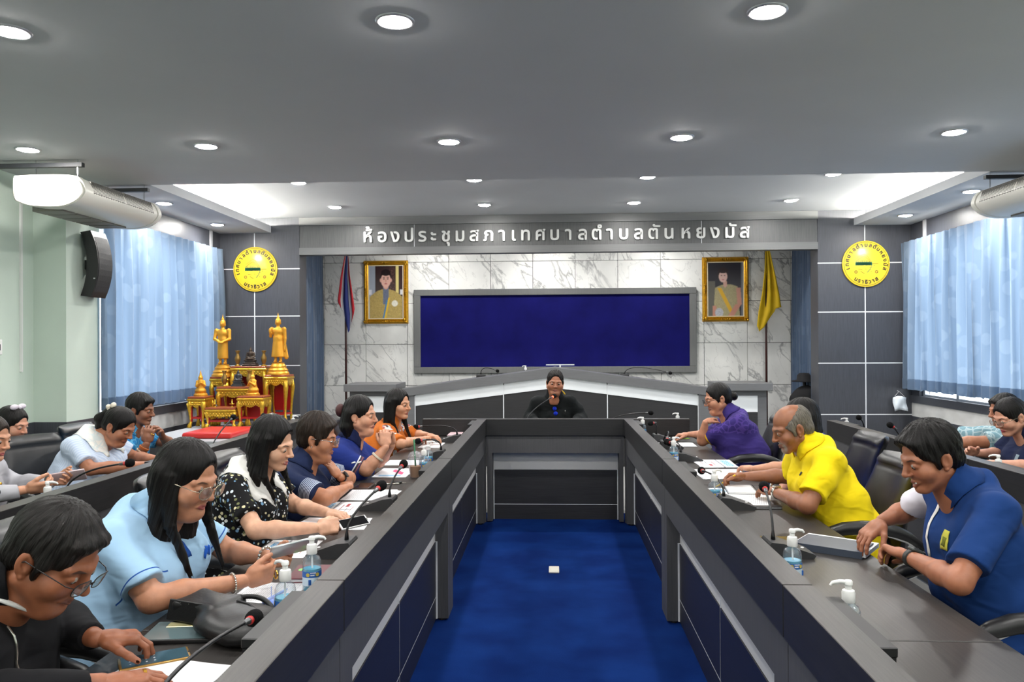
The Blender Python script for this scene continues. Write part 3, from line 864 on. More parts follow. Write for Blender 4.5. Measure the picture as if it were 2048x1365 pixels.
# ------------------------------------------------------------------ flags on poles
POLEW = mat('dark_red_pole', S(60, 28, 26), 0.35)
def flag_mat(name, fn):
    m, nt, b = newmat(name); at = N(nt, 'ShaderNodeAttribute', attribute_name='uvw'); sp = N(nt, 'ShaderNodeSeparateXYZ'); lk(nt, at.outputs['Vector'], sp.inputs[0])
    lk(nt, fn(nt, sp), b.inputs['Base Color']); b.inputs['Roughness'].default_value = 0.75; return m
TRI = flag_mat('tricolour_cloth', lambda nt, sp: ramp(nt, sp.outputs[1], [(0, S(190, 34, 48)), (0.167, S(225, 222, 226)), (0.333, S(40, 52, 120)), (0.667, S(225, 222, 226)), (0.833, S(190, 34, 48))], 'CONSTANT'))
YEL = mat('yellow_cloth', S(238, 196, 22), 0.7, vary=0.04, scale=(5, 5, 5))
def flag(x, y, label, side, m, outline, seed):
    r = empty('flag', (x, y, 0)); tag(r, label, 'flag')
    MB().tube([(0, 0, 0.1), (0, 0, 2.92)], 0.016, 10).build('pole', POLEW, r, smooth=True)
    MB().lathe([(0, 3.02), (0.012, 3.0), (0.022, 2.96), (0.012, 2.92), (0, 2.92)][::-1], 12, cap=False).build('finial', GOLD, r, smooth=True)
    b = MB(); b.lathe([(0.17, 0), (0.17, 0.03), (0.09, 0.06), (0.05, 0.12), (0.08, 0.2), (0.05, 0.3), (0.03, 0.36)], 20)
    b.build('base', mat('red_lacquer', S(104, 22, 24), 0.3), r, smooth=True)
    # cloth: rows down the hanging fold; outline gives left and right reach at each height
    nu, nv = 28, 40; V = []; U_ = []; F = []
    zz = np.array([o[0] for o in outline]); la = np.array([o[1] for o in outline]); ra = np.array([o[2] for o in outline])
    for j in range(nv+1):
        t = j/nv
        for i in range(nu+1):
            u = i/nu
            zt = outline[0][0]; zb = np.interp(u, [0, 0.25, 0.5, 0.75, 1], BOT[seed])
            z = zt + (zb-zt)*t
            l = np.interp(-z, -zz, la); rr = np.interp(-z, -zz, ra)
            V.append((l + (rr-l)*u, -0.02 - 0.014*sin(u*pi*4.5+0.6)*min(1, t*2) - 0.010*sin(u*13+4*t)*t, z)); U_.append((t, u, 0))
    w = nu+1
    for j in range(nv):
        for i in range(nu): F.append((j*w+i, j*w+i+1, (j+1)*w+i+1, (j+1)*w+i))
    o = mesh_obj('cloth', V, F, m, r, smooth=True)
    a = o.data.attributes.new('uvw', 'FLOAT_VECTOR', 'POINT'); a.data.foreach_set('vector', np.array(U_, np.float32).ravel())
    sd = o.modifiers.new('thick', 'SOLIDIFY'); sd.thickness = 0.003
BOT = {1: [2.12, 1.98, 1.68, 1.74, 2.02], 2: [1.74, 1.66, 1.72, 1.98, 2.0]}
flag(-2.95, 11.1, 'red white and blue striped flag hanging on a dark pole left of the portrait', -1, TRI, [(2.85, 0.01, 0.04), (2.5, -0.06, 0.07), (2.15, -0.11, 0.12), (1.95, -0.09, 0.14), (1.68, -0.02, 0.10)], 1)
flag(2.98, 11.1, 'plain yellow flag hanging on a dark pole right of the portrait', 1, YEL, [(2.85, -0.005, 0.04), (2.55, -0.02, 0.10), (2.2, -0.06, 0.17), (1.95, -0.11, 0.21), (1.66, -0.14, 0.02)], 2)

# ------------------------------------------------------------------ rostrum in front of the marble
RTOP = mat('rostrum_grey', S(104, 105, 107), 0.42, vary=0.06, scale=(4, 60, 60))
ro = empty('rostrum', (0.035, 9.75, 0)); tag(ro, 'long dark grey rostrum with gabled top edge and white band under the blue board', 'rostrum')
def wall_poly(name, pts, y0, y1, m, par=ro):
    return MB().prism(pts, 0, y1-y0, M=Matrix.Translation((0, y1, 0)) @ Matrix.Rotation(pi/2, 4, 'X')).build(name, m, par)
xe = 1.92
wall_poly('gable_cap', [(-xe, 0.86), (-xe, 0.955), (0, 1.215), (xe, 0.955), (xe, 0.86), (0, 1.105)], -0.14, 0.42, RTOP)
for s in (-1, 1):
    a = [(s*x, z) for x, z in ((0.02, 1.10), (0.63, 1.025), (0.63, 0.885), (0.02, 0.96))]
    b = [(s*x, z) for x, z in ((0.64, 1.024), (1.73, 0.888), (1.73, 0.745), (0.64, 0.882))]
    for q in (a, b): wall_poly('white_band', q[::s], -0.1, 0.2, WHITEP)
    wall_poly('front_panel', [(s*x, z) for x, z in ((0.0, 0.955), (0.63, 0.88), (0.63, 0), (0.0, 0))][::s], -0.09, 0.2, LAM_CHAR)
    wall_poly('front_panel', [(s*x, z) for x, z in ((0.645, 0.877), (1.73, 0.74), (1.73, 0), (0.645, 0))][::s], -0.09, 0.2, LAM_CHAR)
    box('joint_line', s*0.637-0.006, s*0.637+0.006, -0.105, -0.08, 0, 1.0, LINE, ro)
    box('joint_line', s*1.735-0.005, s*1.735+0.005, -0.105, -0.08, 0, 0.87, LINE, ro)
    x0, x1 = sorted((s*1.95, s*2.6))
    box('wing_top', x0, x1, -0.22, 0.42, 0.93, 1.02, RTOP, ro, bev=0.004)
    x0, x1 = sorted((s*1.74, s*2.55))
    box('wing_body', x0, x1, -0.12, 0.38, 0, 0.93, RTOP, ro)
    x0, x1 = sorted((s*2.02, s*2.44))
    box('wing_white_panel', x0, x1, -0.13, -0.11, 0.67, 0.865, WHITEP, ro)
    box('wing_dark_panel', x0, x1, -0.13, -0.11, 0.0, 0.66, LAM_CHAR, ro)
box('desk_board', -2.5, 2.5, 0.2, 0.7, 0.80, 0.84, RTOP, ro)

# ------------------------------------------------------------------ ceiling-hung air conditioners
ACW = mat('air_conditioner_white', S(232, 230, 220), 0.35)
ACG = mat('grille_grey', S(120, 118, 112), 0.5)
ACD = mat('grille_dark', S(44, 44, 44), 0.6)
def aircon(s, x, y, label, L=1.12):
    """s=+1: outlet faces +X; the cabinet runs along Y"""
    r = empty('air_conditioner', (x, y, 2.45)); tag(r, label, 'air conditioner')
    # cross section in x (towards the room) and z
    prof = [(-0.27, 0.06), (-0.27, 0.27), (-0.25, 0.29), (0.17, 0.29), (0.235, 0.25), (0.27, 0.16), (0.265, 0.10), (0.20, 0.02), (0.08, -0.025), (-0.14, -0.01), (-0.23, 0.03)]
    prof = [(p[0], 0.29+(p[1]-0.29)*0.76) for p in prof]
    for _ in range(2): prof = [q for a, b_ in zip(prof, prof[1:]+prof[:1]) for q in ((a[0]*.75+b_[0]*.25, a[1]*.75+b_[1]*.25), (a[0]*.25+b_[0]*.75, a[1]*.25+b_[1]*.75))]
    M = Matrix.Rotation(pi/2, 4, 'X')
    def pr(b, k, y0, y1): b.prism([(s*p[0]*k + s*(-0.0), 0.13+(p[1]-0.13)*k) for p in prof][::s], -y1, -y0, M=M)
    b = MB(); pr(b, 0.97, 0.07, L-0.07); b.build('cabinet', ACW, r, auto=50)
    for y0, y1 in ((0, 0.075), (L-0.075, L)):
        e = MB(); pr(e, 1.0, y0+0.012, y1-0.012 if y0 > 0 else y1); pr(e, 0.94, y0, y0+0.014) if y0 == 0 else pr(e, 0.94, y1-0.014, y1)
        e.build('end_cap', ACW, r, auto=50)
    # outlet grille on the sloping front
    P0, P1 = Vector((s*0.226, 0, 0.258)), Vector((s*0.254, 0, 0.165)); d = (P1-P0); nrm = Vector((s*0.9, 0, 0.42)).normalized()
    for ya, yb in ((0.13, L/2-0.012), (L/2+0.012, L-0.13)):
        g = MB(); q = Matrix((Vector((0, 1, 0)), d.normalized(), nrm)).transposed().to_4x4(); q.translation = P0 + Vector((0, ya, 0))
        g.box(0, yb-ya, 0, d.length, -0.012, 0.004, M=q); g.build('grille_recess', ACD, r)
        g = MB()
        for i in range(9): g.box(0, yb-ya, d.length*(i+0.25)/9, d.length*(i+0.55)/9, 0.003, 0.012, M=q)
        for i in range(14): g.box((yb-ya)*i/13-0.002, (yb-ya)*i/13+0.002, 0, d.length, 0.002, 0.010, M=q)
        g.build('grille_slat', ACG, r)
    # underside intake
    u = MB()
    for i in range(5): u.box(min(s*-0.2, s*0.03), max(s*-0.2, s*0.03), 0.12+i*(L-0.24)/5, 0.12+(i+0.86)*(L-0.24)/5, 0.045, 0.08)
    u.build('intake_panel', ACG, r)
    for yy in (0.16, L-0.02):
        box('hanger_bar', min(-s*0.5, s*0.16), max(-s*0.5, s*0.16), yy-0.02, yy+0.02, 0.375, 0.405, mat('dark_steel', S(44, 46, 50), 0.5), r)
        for xx in (-0.2, 0.12): MB().tube([(s*xx, yy, 0.27), (s*xx, yy, 0.43)], 0.006, 6).build('hanger_rod', CHROME, r)
    return r
aircon(1, -3.60, 5.44, 'white ceiling-hung air conditioner above the left back row by the green wall')
aircon(-1, 3.68, 5.38, 'white ceiling-hung air conditioner at the right edge above the curtain', 1.2)

# ------------------------------------------------------------------ curved wall loudspeaker
sp = empty('wall_speaker', (-4.0, 6.56, 2.205)); tag(sp, 'black curved column loudspeaker on the green pilaster', 'loudspeaker')
arc = [radians(a) for a in np.linspace(-26, 26, 13)]
R1, R0 = 0.66, 0.53
front = [(R1*cos(a) - R1 + 0.165, R1*sin(a)*0.98) for a in arc]; rear = [(R0*cos(a) - R0 + 0.065, R0*sin(a)*1.16) for a in arc]
MB().prism(rear[::-1] + front, -0.11, 0.11, M=Matrix.Rotation(pi/2, 4, 'X')).build('cabinet', BLACKP, sp)
V = []; F = []
for x, z in front: V += [(x+0.003, -0.095, z*0.97), (x+0.003, 0.095, z*0.97)]
for i in range(len(front)-1): F.append((2*i, 2*i+1, 2*i+3, 2*i+2))
g = mesh_obj('grille', V, F, mat('speaker_grille', S(40, 41, 44), 0.6, bump=0.6, scale=(300, 300, 300)), sp); g.modifiers.new('t', 'SOLIDIFY').thickness = 0.006
box('bracket', 0.0, 0.09, -0.03, 0.03, -0.04, 0.04, BLACKP, sp)
box('badge', 0.125, 0.14, -0.112, -0.109, -0.13, -0.12, ALU, sp)

# switches on the green wall
for i, (y, z, w, h, n, c) in enumerate(((5.60, 1.48, 0.07, 0.13, 'breaker box', 'small grey switch box on the green wall, nearest of three'), (5.69, 1.50, 0.07, 0.15, 'x', 'cream switch box on the green wall, middle of three'), (5.79, 1.50, 0.10, 0.12, 'y', 'white thermostat with dark window on the green wall, farthest of three'))):
    r = empty('wall_switch', (-4.28, y, z)); tag(r, c, 'switch')
    box('housing', 0, 0.05, -w/2, w/2, -h/2, h/2, (ALU, mat('cream_plastic', S(224, 214, 188), 0.5), WHITE)[i], r, bev=0.006)
    box('rocker', 0.048, 0.056, -w/5, w/5, -h/5, h/5, (WHITE, WHITE, BLACKP)[i], r, bev=0.002)

# ------------------------------------------------------------------ altar: gilt tables, statues, vases
GILT = mat('altar_gold', S(222, 176, 58), 0.3, 0.8, vary=0.2, scale=(40, 40, 40), bump=0.3)
STAT = mat('statue_gold', S(226, 160, 50), 0.38, 0.55, vary=0.08, scale=(12, 12, 12))
REDL = mat('altar_red', S(168, 26, 26), 0.3)
BRON = mat('dark_bronze', S(66, 54, 44), 0.4, 0.5)
VASE = mat('bronze_vase', S(150, 118, 60), 0.35, 0.7)
KA = 0.955
_n_altar = len(COL.objects)
pf = empty('altar_platform', (-3.45, 7.92, 0)); tag(pf, 'low grey platform carrying the golden altar in the left corner', 'platform')
box('deck', -0.42, 0.70, -0.95, 0.95, 0.605, 0.636, mat('platform_grey', S(176, 178, 182), 0.4), pf, bev=0.004)
box('body', -0.39, 0.67, -0.92, 0.92, 0, 0.605, LAM_GREY, pf)

def altar_table(x, y, w, d, z0, h, label):
    r = empty('altar_table', (x, y, z0)); tag(r, label, 'altar table', 'gilded altar tables')
    MB().box(-w/2, w/2, -d/2, d/2, h-0.022, h, 0.004).build('top', mat('altar_brown', S(150, 74, 40), 0.35), r)
    MB().box(-w/2-0.008, w/2+0.008, -d/2-0.008, d/2+0.008, h-0.05, h-0.022, 0.008).build('moulding', GILT, r)
    ap = MB()
    n = 24
    for (ax, ln, off) in (('x', w, -d/2), ('x', w, d/2-0.012), ('y', d, -w/2), ('y', d, w/2-0.012)):
        pts = [(-ln/2+0.01, -0.05)] + [(-ln/2+0.02 + (ln-0.04)*i/n, -0.075 - 0.045*min(h, .35)/.35*(0.35+0.65*abs(sin(2*pi*i/n*1.0+pi/2))) - 0.008*(i % 2)) for i in range(n+1)] + [(ln/2-0.01, -0.05)]
        M = Matrix.Translation((0, off+0.012, h)) @ Matrix.Rotation(pi/2, 4, 'X')
        if ax == 'y': M = Matrix.Translation((off, 0, h)) @ Matrix.Rotation(pi/2, 4, 'Z') @ Matrix.Rotation(pi/2, 4, 'X')
        ap.prism(pts, 0, 0.012, M=M)
        for i in range(9):
            for q in (0, 1):
                p = Vector((-ln/2+0.03+(ln-0.06)*(i+0.5*q)/8.5, -0.068-0.02*q, 0.012 if ax == 'x' and off < 0 else 0.006)); ap.ball(tuple(M @ p), 0.009, 6)
    ap.build('carved_apron', GILT, r, auto=40)
    for sx in (-1, 1):
        for sy in (-1, 1):
            bx, by = sx*(w/2-0.025), sy*(d/2-0.025)
            l = MB(); l.tube([(bx, by, h-0.05), (bx+sx*0.012, by+sy*0.012, h*0.75), (bx+sx*0.004, by+sy*0.004, h*0.45), (bx-sx*0.004, by-sy*0.004, h*0.2), (bx+sx*0.006, by+sy*0.006, 0.035), (bx+sx*0.014, by+sy*0.014, 0.0)], [0.026, 0.03, 0.017, 0.015, 0.022, 0.026], 8)
            lo = l.build('leg', GILT, r, smooth=True)
            box('inlay', -0.006+bx-sx*0.012, 0.006+bx-sx*0.012, by-0.012, by+0.012, h*0.2, h*0.7, REDL, lo)
    s_ = MB(); zc = min(0.1, h*0.3)
    for sy in (-1, 1): s_.box(-w/2+0.03, w/2-0.03, sy*(d/2-0.025)-0.008, sy*(d/2-0.025)+0.008, zc, zc+0.018)
    for sx in (-1, 1): s_.box(sx*(w/2-0.025)-0.008, sx*(w/2-0.025)+0.008, -d/2+0.03, d/2-0.03, zc, zc+0.018)
    s_.build('stretcher', REDL, r)
    if h > 0.3: MB().box(-w/2+0.03, w/2-0.03, d/2-0.03, d/2-0.02, h*0.25, h-0.05).build('back_panel', REDL, r)
    return r
PZ = 1.5 - (1.5-0.636)/KA
altar_table(-3.55, 9.12, 0.42, 0.24, PZ, 0.665, 'tallest gilded altar table at the back centre, bearing the small dark image')
altar_table(-3.62, 8.85, 0.38, 0.24, PZ, 0.44, 'middle gilded altar table, one step below the tallest')
altar_table(-3.655, 8.58, 0.34, 0.24, PZ, 0.225, 'lowest gilded altar table at the front centre')
altar_table(-3.885, 9.08, 0.21, 0.24, PZ, 0.545, 'gilded altar stand under the left standing statue')
altar_table(-3.20, 9.06, 0.26, 0.26, PZ, 0.565, 'gilded altar stand with red legs under the right standing statue')
altar_table(-3.935, 8.60, 0.19, 0.24, PZ, 0.345, 'short gilded altar stand at the front left')
altar_table(-3.325, 8.60, 0.29, 0.24, PZ, 0.35, 'short gilded altar stand at the front right')

def statue(x, y, z, arms, label, sc=1.0):
    r = empty('standing_statue', (x, y, z)); tag(r, label, 'statue')
    MB().lathe([(0.135, 0), (0.135, 0.02), (0.115, 0.045), (0.122, 0.06), (0.095, 0.09), (0.10, 0.105), (0.075, 0.135), (0.075, 0.15)], 24).build('pedestal', STAT, r, smooth=False, auto=35)
    v = Vol((-0.17, -0.12, 0.12), (0.17, 0.12, 0.82), 0.0065); Z = 0.15
    for s in (-1, 1):
        v.add(ell((s*0.032, -0.015, Z+0.014), (0.02, 0.04, 0.014)), 0.006); v.add(cone((s*0.032, 0, Z+0.01), (s*0.034, 0, Z+0.12), 0.017, 0.02), 0.01)
    v.add(cone((0, 0, Z+0.07), (0, 0, Z+0.30), 0.068 if arms == 'alms' else 0.086, 0.062, cut0=0.0, flat=((0, 1, 0), 1.5)), 0.008)
    v.add(ell((0, 0, Z+0.31), (0.06, 0.04, 0.06)), 0.02); v.add(ell((0, 0, Z+0.385), (0.072, 0.042, 0.06)), 0.02)
    for s in (-1, 1): v.add(sph((s*0.075, 0, Z+0.42), 0.026), 0.02)
    if arms == 'alms':
        for s in (-1, 1):
            v.add(cone((s*0.082, 0, Z+0.42), (s*0.095, -0.02, Z+0.315), 0.024, 0.019), 0.01); v.add(cone((s*0.095, -0.02, Z+0.315), (s*0.015, -0.065, Z+0.275), 0.018, 0.014), 0.01)
        v.add(ell((0, -0.068, Z+0.27), (0.035, 0.02, 0.012)), 0.006)
    else:
        v.add(cone((0.082, 0, Z+0.42), (0.09, 0.0, Z+0.30), 0.023, 0.019), 0.01); v.add(cone((0.09, 0, Z+0.30), (0.088, -0.01, Z+0.19), 0.018, 0.013), 0.01); v.add(ell((0.088, -0.014, Z+0.165), (0.011, 0.012, 0.03)), 0.006)
        v.add(cone((-0.082, 0, Z+0.42), (-0.09, -0.01, Z+0.33), 0.023, 0.019), 0.01); v.add(cone((-0.09, -0.01, Z+0.33), (-0.082, -0.055, Z+0.375), 0.018, 0.013), 0.01); v.add(ell((-0.08, -0.062, Z+0.40), (0.018, 0.01, 0.03)), 0.006)
        v.add(cone((0.05, 0.012, Z+0.4), (0.10, 0.012, Z+0.07), 0.02, 0.03, flat=((0, 1, 0), 2.5)), 0.01)
    v.add(cone((0, 0, Z+0.43), (0, 0, Z+0.48), 0.022, 0.02), 0.015); v.add(ell((0, -0.004, Z+0.505), (0.032, 0.035, 0.042)), 0.01); v.add(ell((0, 0.004, Z+0.525), (0.034, 0.036, 0.03)), 0.008)
    v.add(sph((0, 0.002, Z+0.56), 0.018), 0.008); v.add(cone((0, 0.002, Z+0.56), (0, 0.002, Z+0.63), 0.013, 0.002), 0.006)
    for s in (-1, 1): v.add(ell((s*0.034, 0, Z+0.495), (0.005, 0.009, 0.026)), 0.004)
    v.add(cone((0, -0.036, Z+0.512), (0, -0.042, Z+0.5), 0.004, 0.006), 0.004)
    V, F = v.mesh(); o = np_mesh('figure', V, F, STAT, r); r.scale = (sc, sc, sc); return r
statue(-3.885, 9.08, PZ+0.545, 'alms', 'left golden standing statue with both hands joined at the waist', 0.95)
statue(-3.21, 9.05, PZ+0.565, 'raised', 'right golden standing statue with one hand raised', 0.94)
def seated(x, y, z, sc, m, label, base=True):
    r = empty('seated_statue', (x, y, z)); tag(r, label, 'statue'); r.scale = (sc, sc, sc)
    b = MB()
    for i, (w, h0, h1) in enumerate(((0.11, 0, 0.03), (0.095, 0.03, 0.055), (0.075, 0.055, 0.085), (0.085, 0.085, 0.1))): b.box(-w, w, -w*0.7, w*0.7, h0, h1, 0.004)
    b.build('pedestal', m, r)
    v = Vol((-0.12, -0.1, 0.07), (0.12, 0.09, 0.36), 0.006)
    v.add(ell((0, -0.01, 0.118), (0.085, 0.055, 0.022)), 0.01); v.add(cone((0, 0.01, 0.12), (0, 0.01, 0.2), 0.038, 0.045), 0.012)
    for s in (-1, 1): v.add(cone((s*0.05, 0.01, 0.21), (s*0.065, 0, 0.155), 0.018, 0.015), 0.01); v.add(cone((s*0.065, 0, 0.155), (s*0.02, -0.045, 0.135), 0.013, 0.011), 0.008)
    v.add(ell((0, 0.005, 0.255), (0.026, 0.028, 0.033)), 0.012); v.add(cone((0, 0.008, 0.285), (0, 0.008, 0.325), 0.012, 0.002), 0.006)
    V, F = v.mesh(); np_mesh('figure', V, F, m, r); return r
seated(-3.56, 9.1, PZ+0.665, 0.74, BRON, 'small dark bronze seated image on the tallest altar table')
seated(-3.6, 8.83, PZ+0.44, 0.62, mat('black_stone', S(52, 54, 56), 0.4), 'small black seated image on the middle altar table')
def kneeler(x, y, z, rz, label):
    r = empty('golden_ornament', (x, y, z)); r.rotation_euler = (0, 0, rz); tag(r, label, 'statue')
    MB().lathe([(0.075, 0), (0.075, 0.02), (0.06, 0.035), (0.065, 0.045)], 20).build('pedestal', STAT, r)
    v = Vol((-0.09, -0.1, 0.02), (0.09, 0.09, 0.32), 0.006)
    v.add(ell((0, 0.01, 0.06), (0.06, 0.06, 0.03)), 0.01); v.add(cone((0, 0.01, 0.06), (0, 0.0, 0.16), 0.05, 0.034), 0.015)
    for s in (-1, 1): v.add(cone((s*0.035, 0, 0.165), (s*0.045, -0.02, 0.115), 0.014, 0.012), 0.008); v.add(cone((s*0.045, -0.02, 0.115), (s*0.004, -0.05, 0.15), 0.011, 0.009), 0.006)
    v.add(sph((0, -0.004, 0.205), 0.026), 0.01); v.add(cone((0, 0, 0.225), (0, 0.004, 0.295), 0.016, 0.002), 0.006)
    V, F = v.mesh(); np_mesh('figure', V, F, STAT, r)
kneeler(-3.935, 8.6, PZ+0.345, 0.5, 'small golden kneeling figure on the front left altar stand')
kneeler(-3.34, 8.60, PZ+0.35, -0.3, 'small golden kneeling figure on the front right altar stand')
def vase(x, y, z, label):
    r = empty('altar_vase', (x, y, z)); tag(r, label, 'vase', 'bronze vases on the altar')
    MB().lathe([(0.03, 0), (0.032, 0.008), (0.016, 0.02), (0.018, 0.03), (0.032, 0.07), (0.034, 0.095), (0.018, 0.135), (0.016, 0.155), (0.028, 0.18), (0.029, 0.184), (0.012, 0.15)], 20, cap=False).build('body', VASE, r, smooth=True)
    MB().lathe([(0.03, 0.0), (0.034, 0.004), (0.03, 0.012)], 20, cap=False).build('foot_ring', GILT, r, smooth=True)
vase(-3.715, 9.1, PZ+0.665, 'bronze vase on the tallest altar table, left of the dark image'); vase(-3.40, 9.1, PZ+0.665, 'bronze vase on the tallest altar table, right of the dark image')
vase(-3.76, 8.83, PZ+0.44, 'bronze vase on the middle altar table, left of the black image'); vase(-3.47, 8.83, PZ+0.44, 'bronze vase on the middle altar table, right of the black image')
for x, l in ((-3.75, 'left'), (-3.555, 'right')):
    c = MB(); c.lathe([(0.02, 0), (0.02, 0.006), (0.005, 0.012), (0.005, 0.03), (0.03, 0.034), (0.03, 0.038), (0.006, 0.04), (0.006, 0.085), (0, 0.09)], 14, cap=False)
    o = c.build('candlestick', GILT, loc=(x, 8.55, PZ+0.225), smooth=True); tag(o, 'thin golden candlestick on the lowest altar table, %s one' % l, 'candlestick')
cu = MB(); cu.box(-0.24, 0.24, -0.3, 0.3, 0, 0.055, 0.024, seg=4)
o = cu.build('floor_cushion', mat('red_vinyl', S(206, 46, 42), 0.35), loc=(-3.22, 7.45, 0.637), smooth=True); tag(o, 'flat red cushion on the platform in front of the altar', 'cushion')
for o in list(COL.objects):
    if o.parent is None and o.get('category') in ('altar table', 'statue', 'vase', 'candlestick'):
        o.location = Vector((0, 0, 1.5)) + (o.location - Vector((0, 0, 1.5)))*KA + Vector((0, 0, 0.0006)); o.scale = o.scale*KA
# ------------------------------------------------------------------ council desks
TT = 0.73      # table top height
LT = 0.87      # ledge height
def desk_unit(s, xi, y0, y1, label, group=None, depth=0.557):
    """one desk of a side row: s=+1 stands to the right of its inner face xi, s=-1 to the left"""
    r = empty('council_desk', (xi, y0, 0)); tag(r, label, 'desk', group)
    L = y1-y0; g = 0.003
    def bx(n, a, b, c, d, e, f, m, bev=0.0, par=r):
        return MB().box(min(s*a, s*b), max(s*a, s*b), c, d, e, f, bev).build(n, m, par)
    bx('ledge', 0, 0.075, g, L-g, 0.733, LT, [LAM_DARK], 0.002)
    bx('ledge_cap', -0.001, 0.076, g, L-g, LT-0.004, LT+0.002, LAM_TOP, 0.0015)
    lw = 0.13
    bx('top_rail', 0.012, 0.09, g, L-g, 0.585, 0.732, LAM_GREY)
    bx('end_stile', 0.012, 0.09, g, lw, 0.012, 0.585, LAM_GREY); bx('end_stile', 0.012, 0.09, L-lw+0.06, L-g, 0.012, 0.585, LAM_GREY)
    o0, o1 = lw, L-lw+0.06; mid = (o0+o1)/2
    for a, b in ((o0, mid-0.004), (mid+0.004, o1)):
        bx('silver_strip', 0.082, 0.092, a, b, 0.43, 0.585, STRIP)
        bx('dark_panel', 0.078, 0.092, a, b, 0.133, 0.428, LAM_BOUNCE); bx('dark_panel', 0.078, 0.092, a, b, 0.012, 0.127, LAM_BOUNCE)  # dark panels, the carpet's bounced blue is in their colour
    bx('panel_line', 0.079, 0.09, o0, o1, 0.127, 0.133, LINE); bx('panel_line', 0.079, 0.09, mid-0.004, mid+0.004, 0.012, 0.585, LINE)
    for y in (o0, o1-0.008): bx('panel_line', 0.070, 0.09, y, y+0.008, 0.012, 0.43, LINE)
    bx('tabletop', 0.075, depth, g, L-g, TT-0.03, TT, LAM_TOP, 0.002)
    for y in (g, L-0.03-g): bx('side_panel', 0.09, depth-0.08, y, y+0.03, 0.012, TT-0.03, LAM_DARK)
    for y in (0.05, L-0.05):
        for x in (0.05, depth-0.12): MB().lathe([(0.016, 0), (0.02, 0.004), (0.02, 0.012), (0.006, 0.014)], 12).build('foot_glide', BLACKM, r, loc=(s*x, y, 0))
    bx('cable_flap', 0.072, 0.112, L-0.42, L-0.09, LT-0.02, LT+0.001, BLACKP, 0.002); bx('cable_box', 0.076, 0.108, L-0.42, L-0.09, TT, LT-0.02, BLACKP)
    return r
nm = ['nearest', 'middle', 'farthest']
for i, (a, b) in enumerate(((-0.18, 2.075), (2.075, 4.318), (4.318, 6.585))):
    desk_unit(-1, -0.5597, a, b, 'dark laminate council desk of the left front row, %s to the viewer' % nm[i], 'front row desks')
    desk_unit(1, 0.5956, a, b, 'dark laminate council desk of the right front row, %s to the viewer' % nm[i], 'front row desks')
for i, (a, b) in enumerate(((0.0, 2.17), (2.17, 4.34), (4.34, 6.51))):
    desk_unit(-1, -2.112, a+0.25, b+0.25, 'dark laminate council desk of the left back row, %s to the viewer' % nm[i], 'back row desks')
    desk_unit(1, 2.228, a, b, 'dark laminate council desk of the right back row, %s to the viewer' % nm[i], 'back row desks')
# head desk across the far end
r = empty('head_desk', (0.02, 6.59, 0)); tag(r, 'dark laminate head desk across the far end of the aisle', 'desk')
def hb(n, a, b, c, d, e, f, m, bev=0.0): return box(n, a, b, c, d, e, f, m, r, bev)
hb('ledge', -1.12, 1.12, 0.0, 0.075, 0.733, LT, LAM_DARKX, 0.002); hb('ledge_cap', -1.121, 1.121, -0.001, 0.076, LT-0.004, LT+0.002, LAM_TOPX, 0.0015)
hb('top_rail', -0.58, 0.575, 0.02, 0.12, 0.585, 0.732, LAM_GREY)
for x0, x1 in ((-0.655, -0.585), (0.585, 0.70)): hb('corner_filler', x0, x1, 0.015, 0.05, 0.0, 0.72, LAM_GREY)
for x0, x1 in ((-0.575, -0.53), (0.535, 0.57)): hb('end_stile', x0, x1, 0.02, 0.18, 0.01, 0.585, LAM_GREY)
hb('silver_strip', -0.53, 0.535, 0.15, 0.17, 0.425, 0.585, STRIP)
hb('charcoal_panel', -0.53, 0.535, 0.15, 0.17, 0.131, 0.422, LAM_CHAR); hb('charcoal_panel', -0.53, 0.535, 0.15, 0.17, 0.0, 0.125, LAM_CHAR)
hb('panel_line', -0.53, 0.535, 0.151, 0.168, 0.125, 0.131, LINE); hb('panel_line', -0.53, -0.523, 0.144, 0.168, 0, 0.425, LINE); hb('panel_line', 0.528, 0.535, 0.144, 0.168, 0, 0.425, LINE)
hb('tabletop', -1.12, 1.12, 0.075, 0.62, TT-0.03, TT, LAM_TOPX, 0.002)
for x in (-1.12, 1.09): hb('side_panel', x, x+0.03, 0.09, 0.56, 0.0, TT-0.03, LAM_DARKX)
# little white floor socket
r = empty('floor_socket', (0.004, 5.212, 0.0)); tag(r, 'small white square socket cover on the blue carpet', 'floor socket')
box('cover', -0.034, 0.034, -0.065, 0.065, 0, 0.012, mat('cream_cover', S(238, 234, 220), 0.4), r, bev=0.003); box('lid', -0.024, 0.024, -0.05, 0.05, 0.011, 0.014, MATS['cream_cover'], r, bev=0.001)

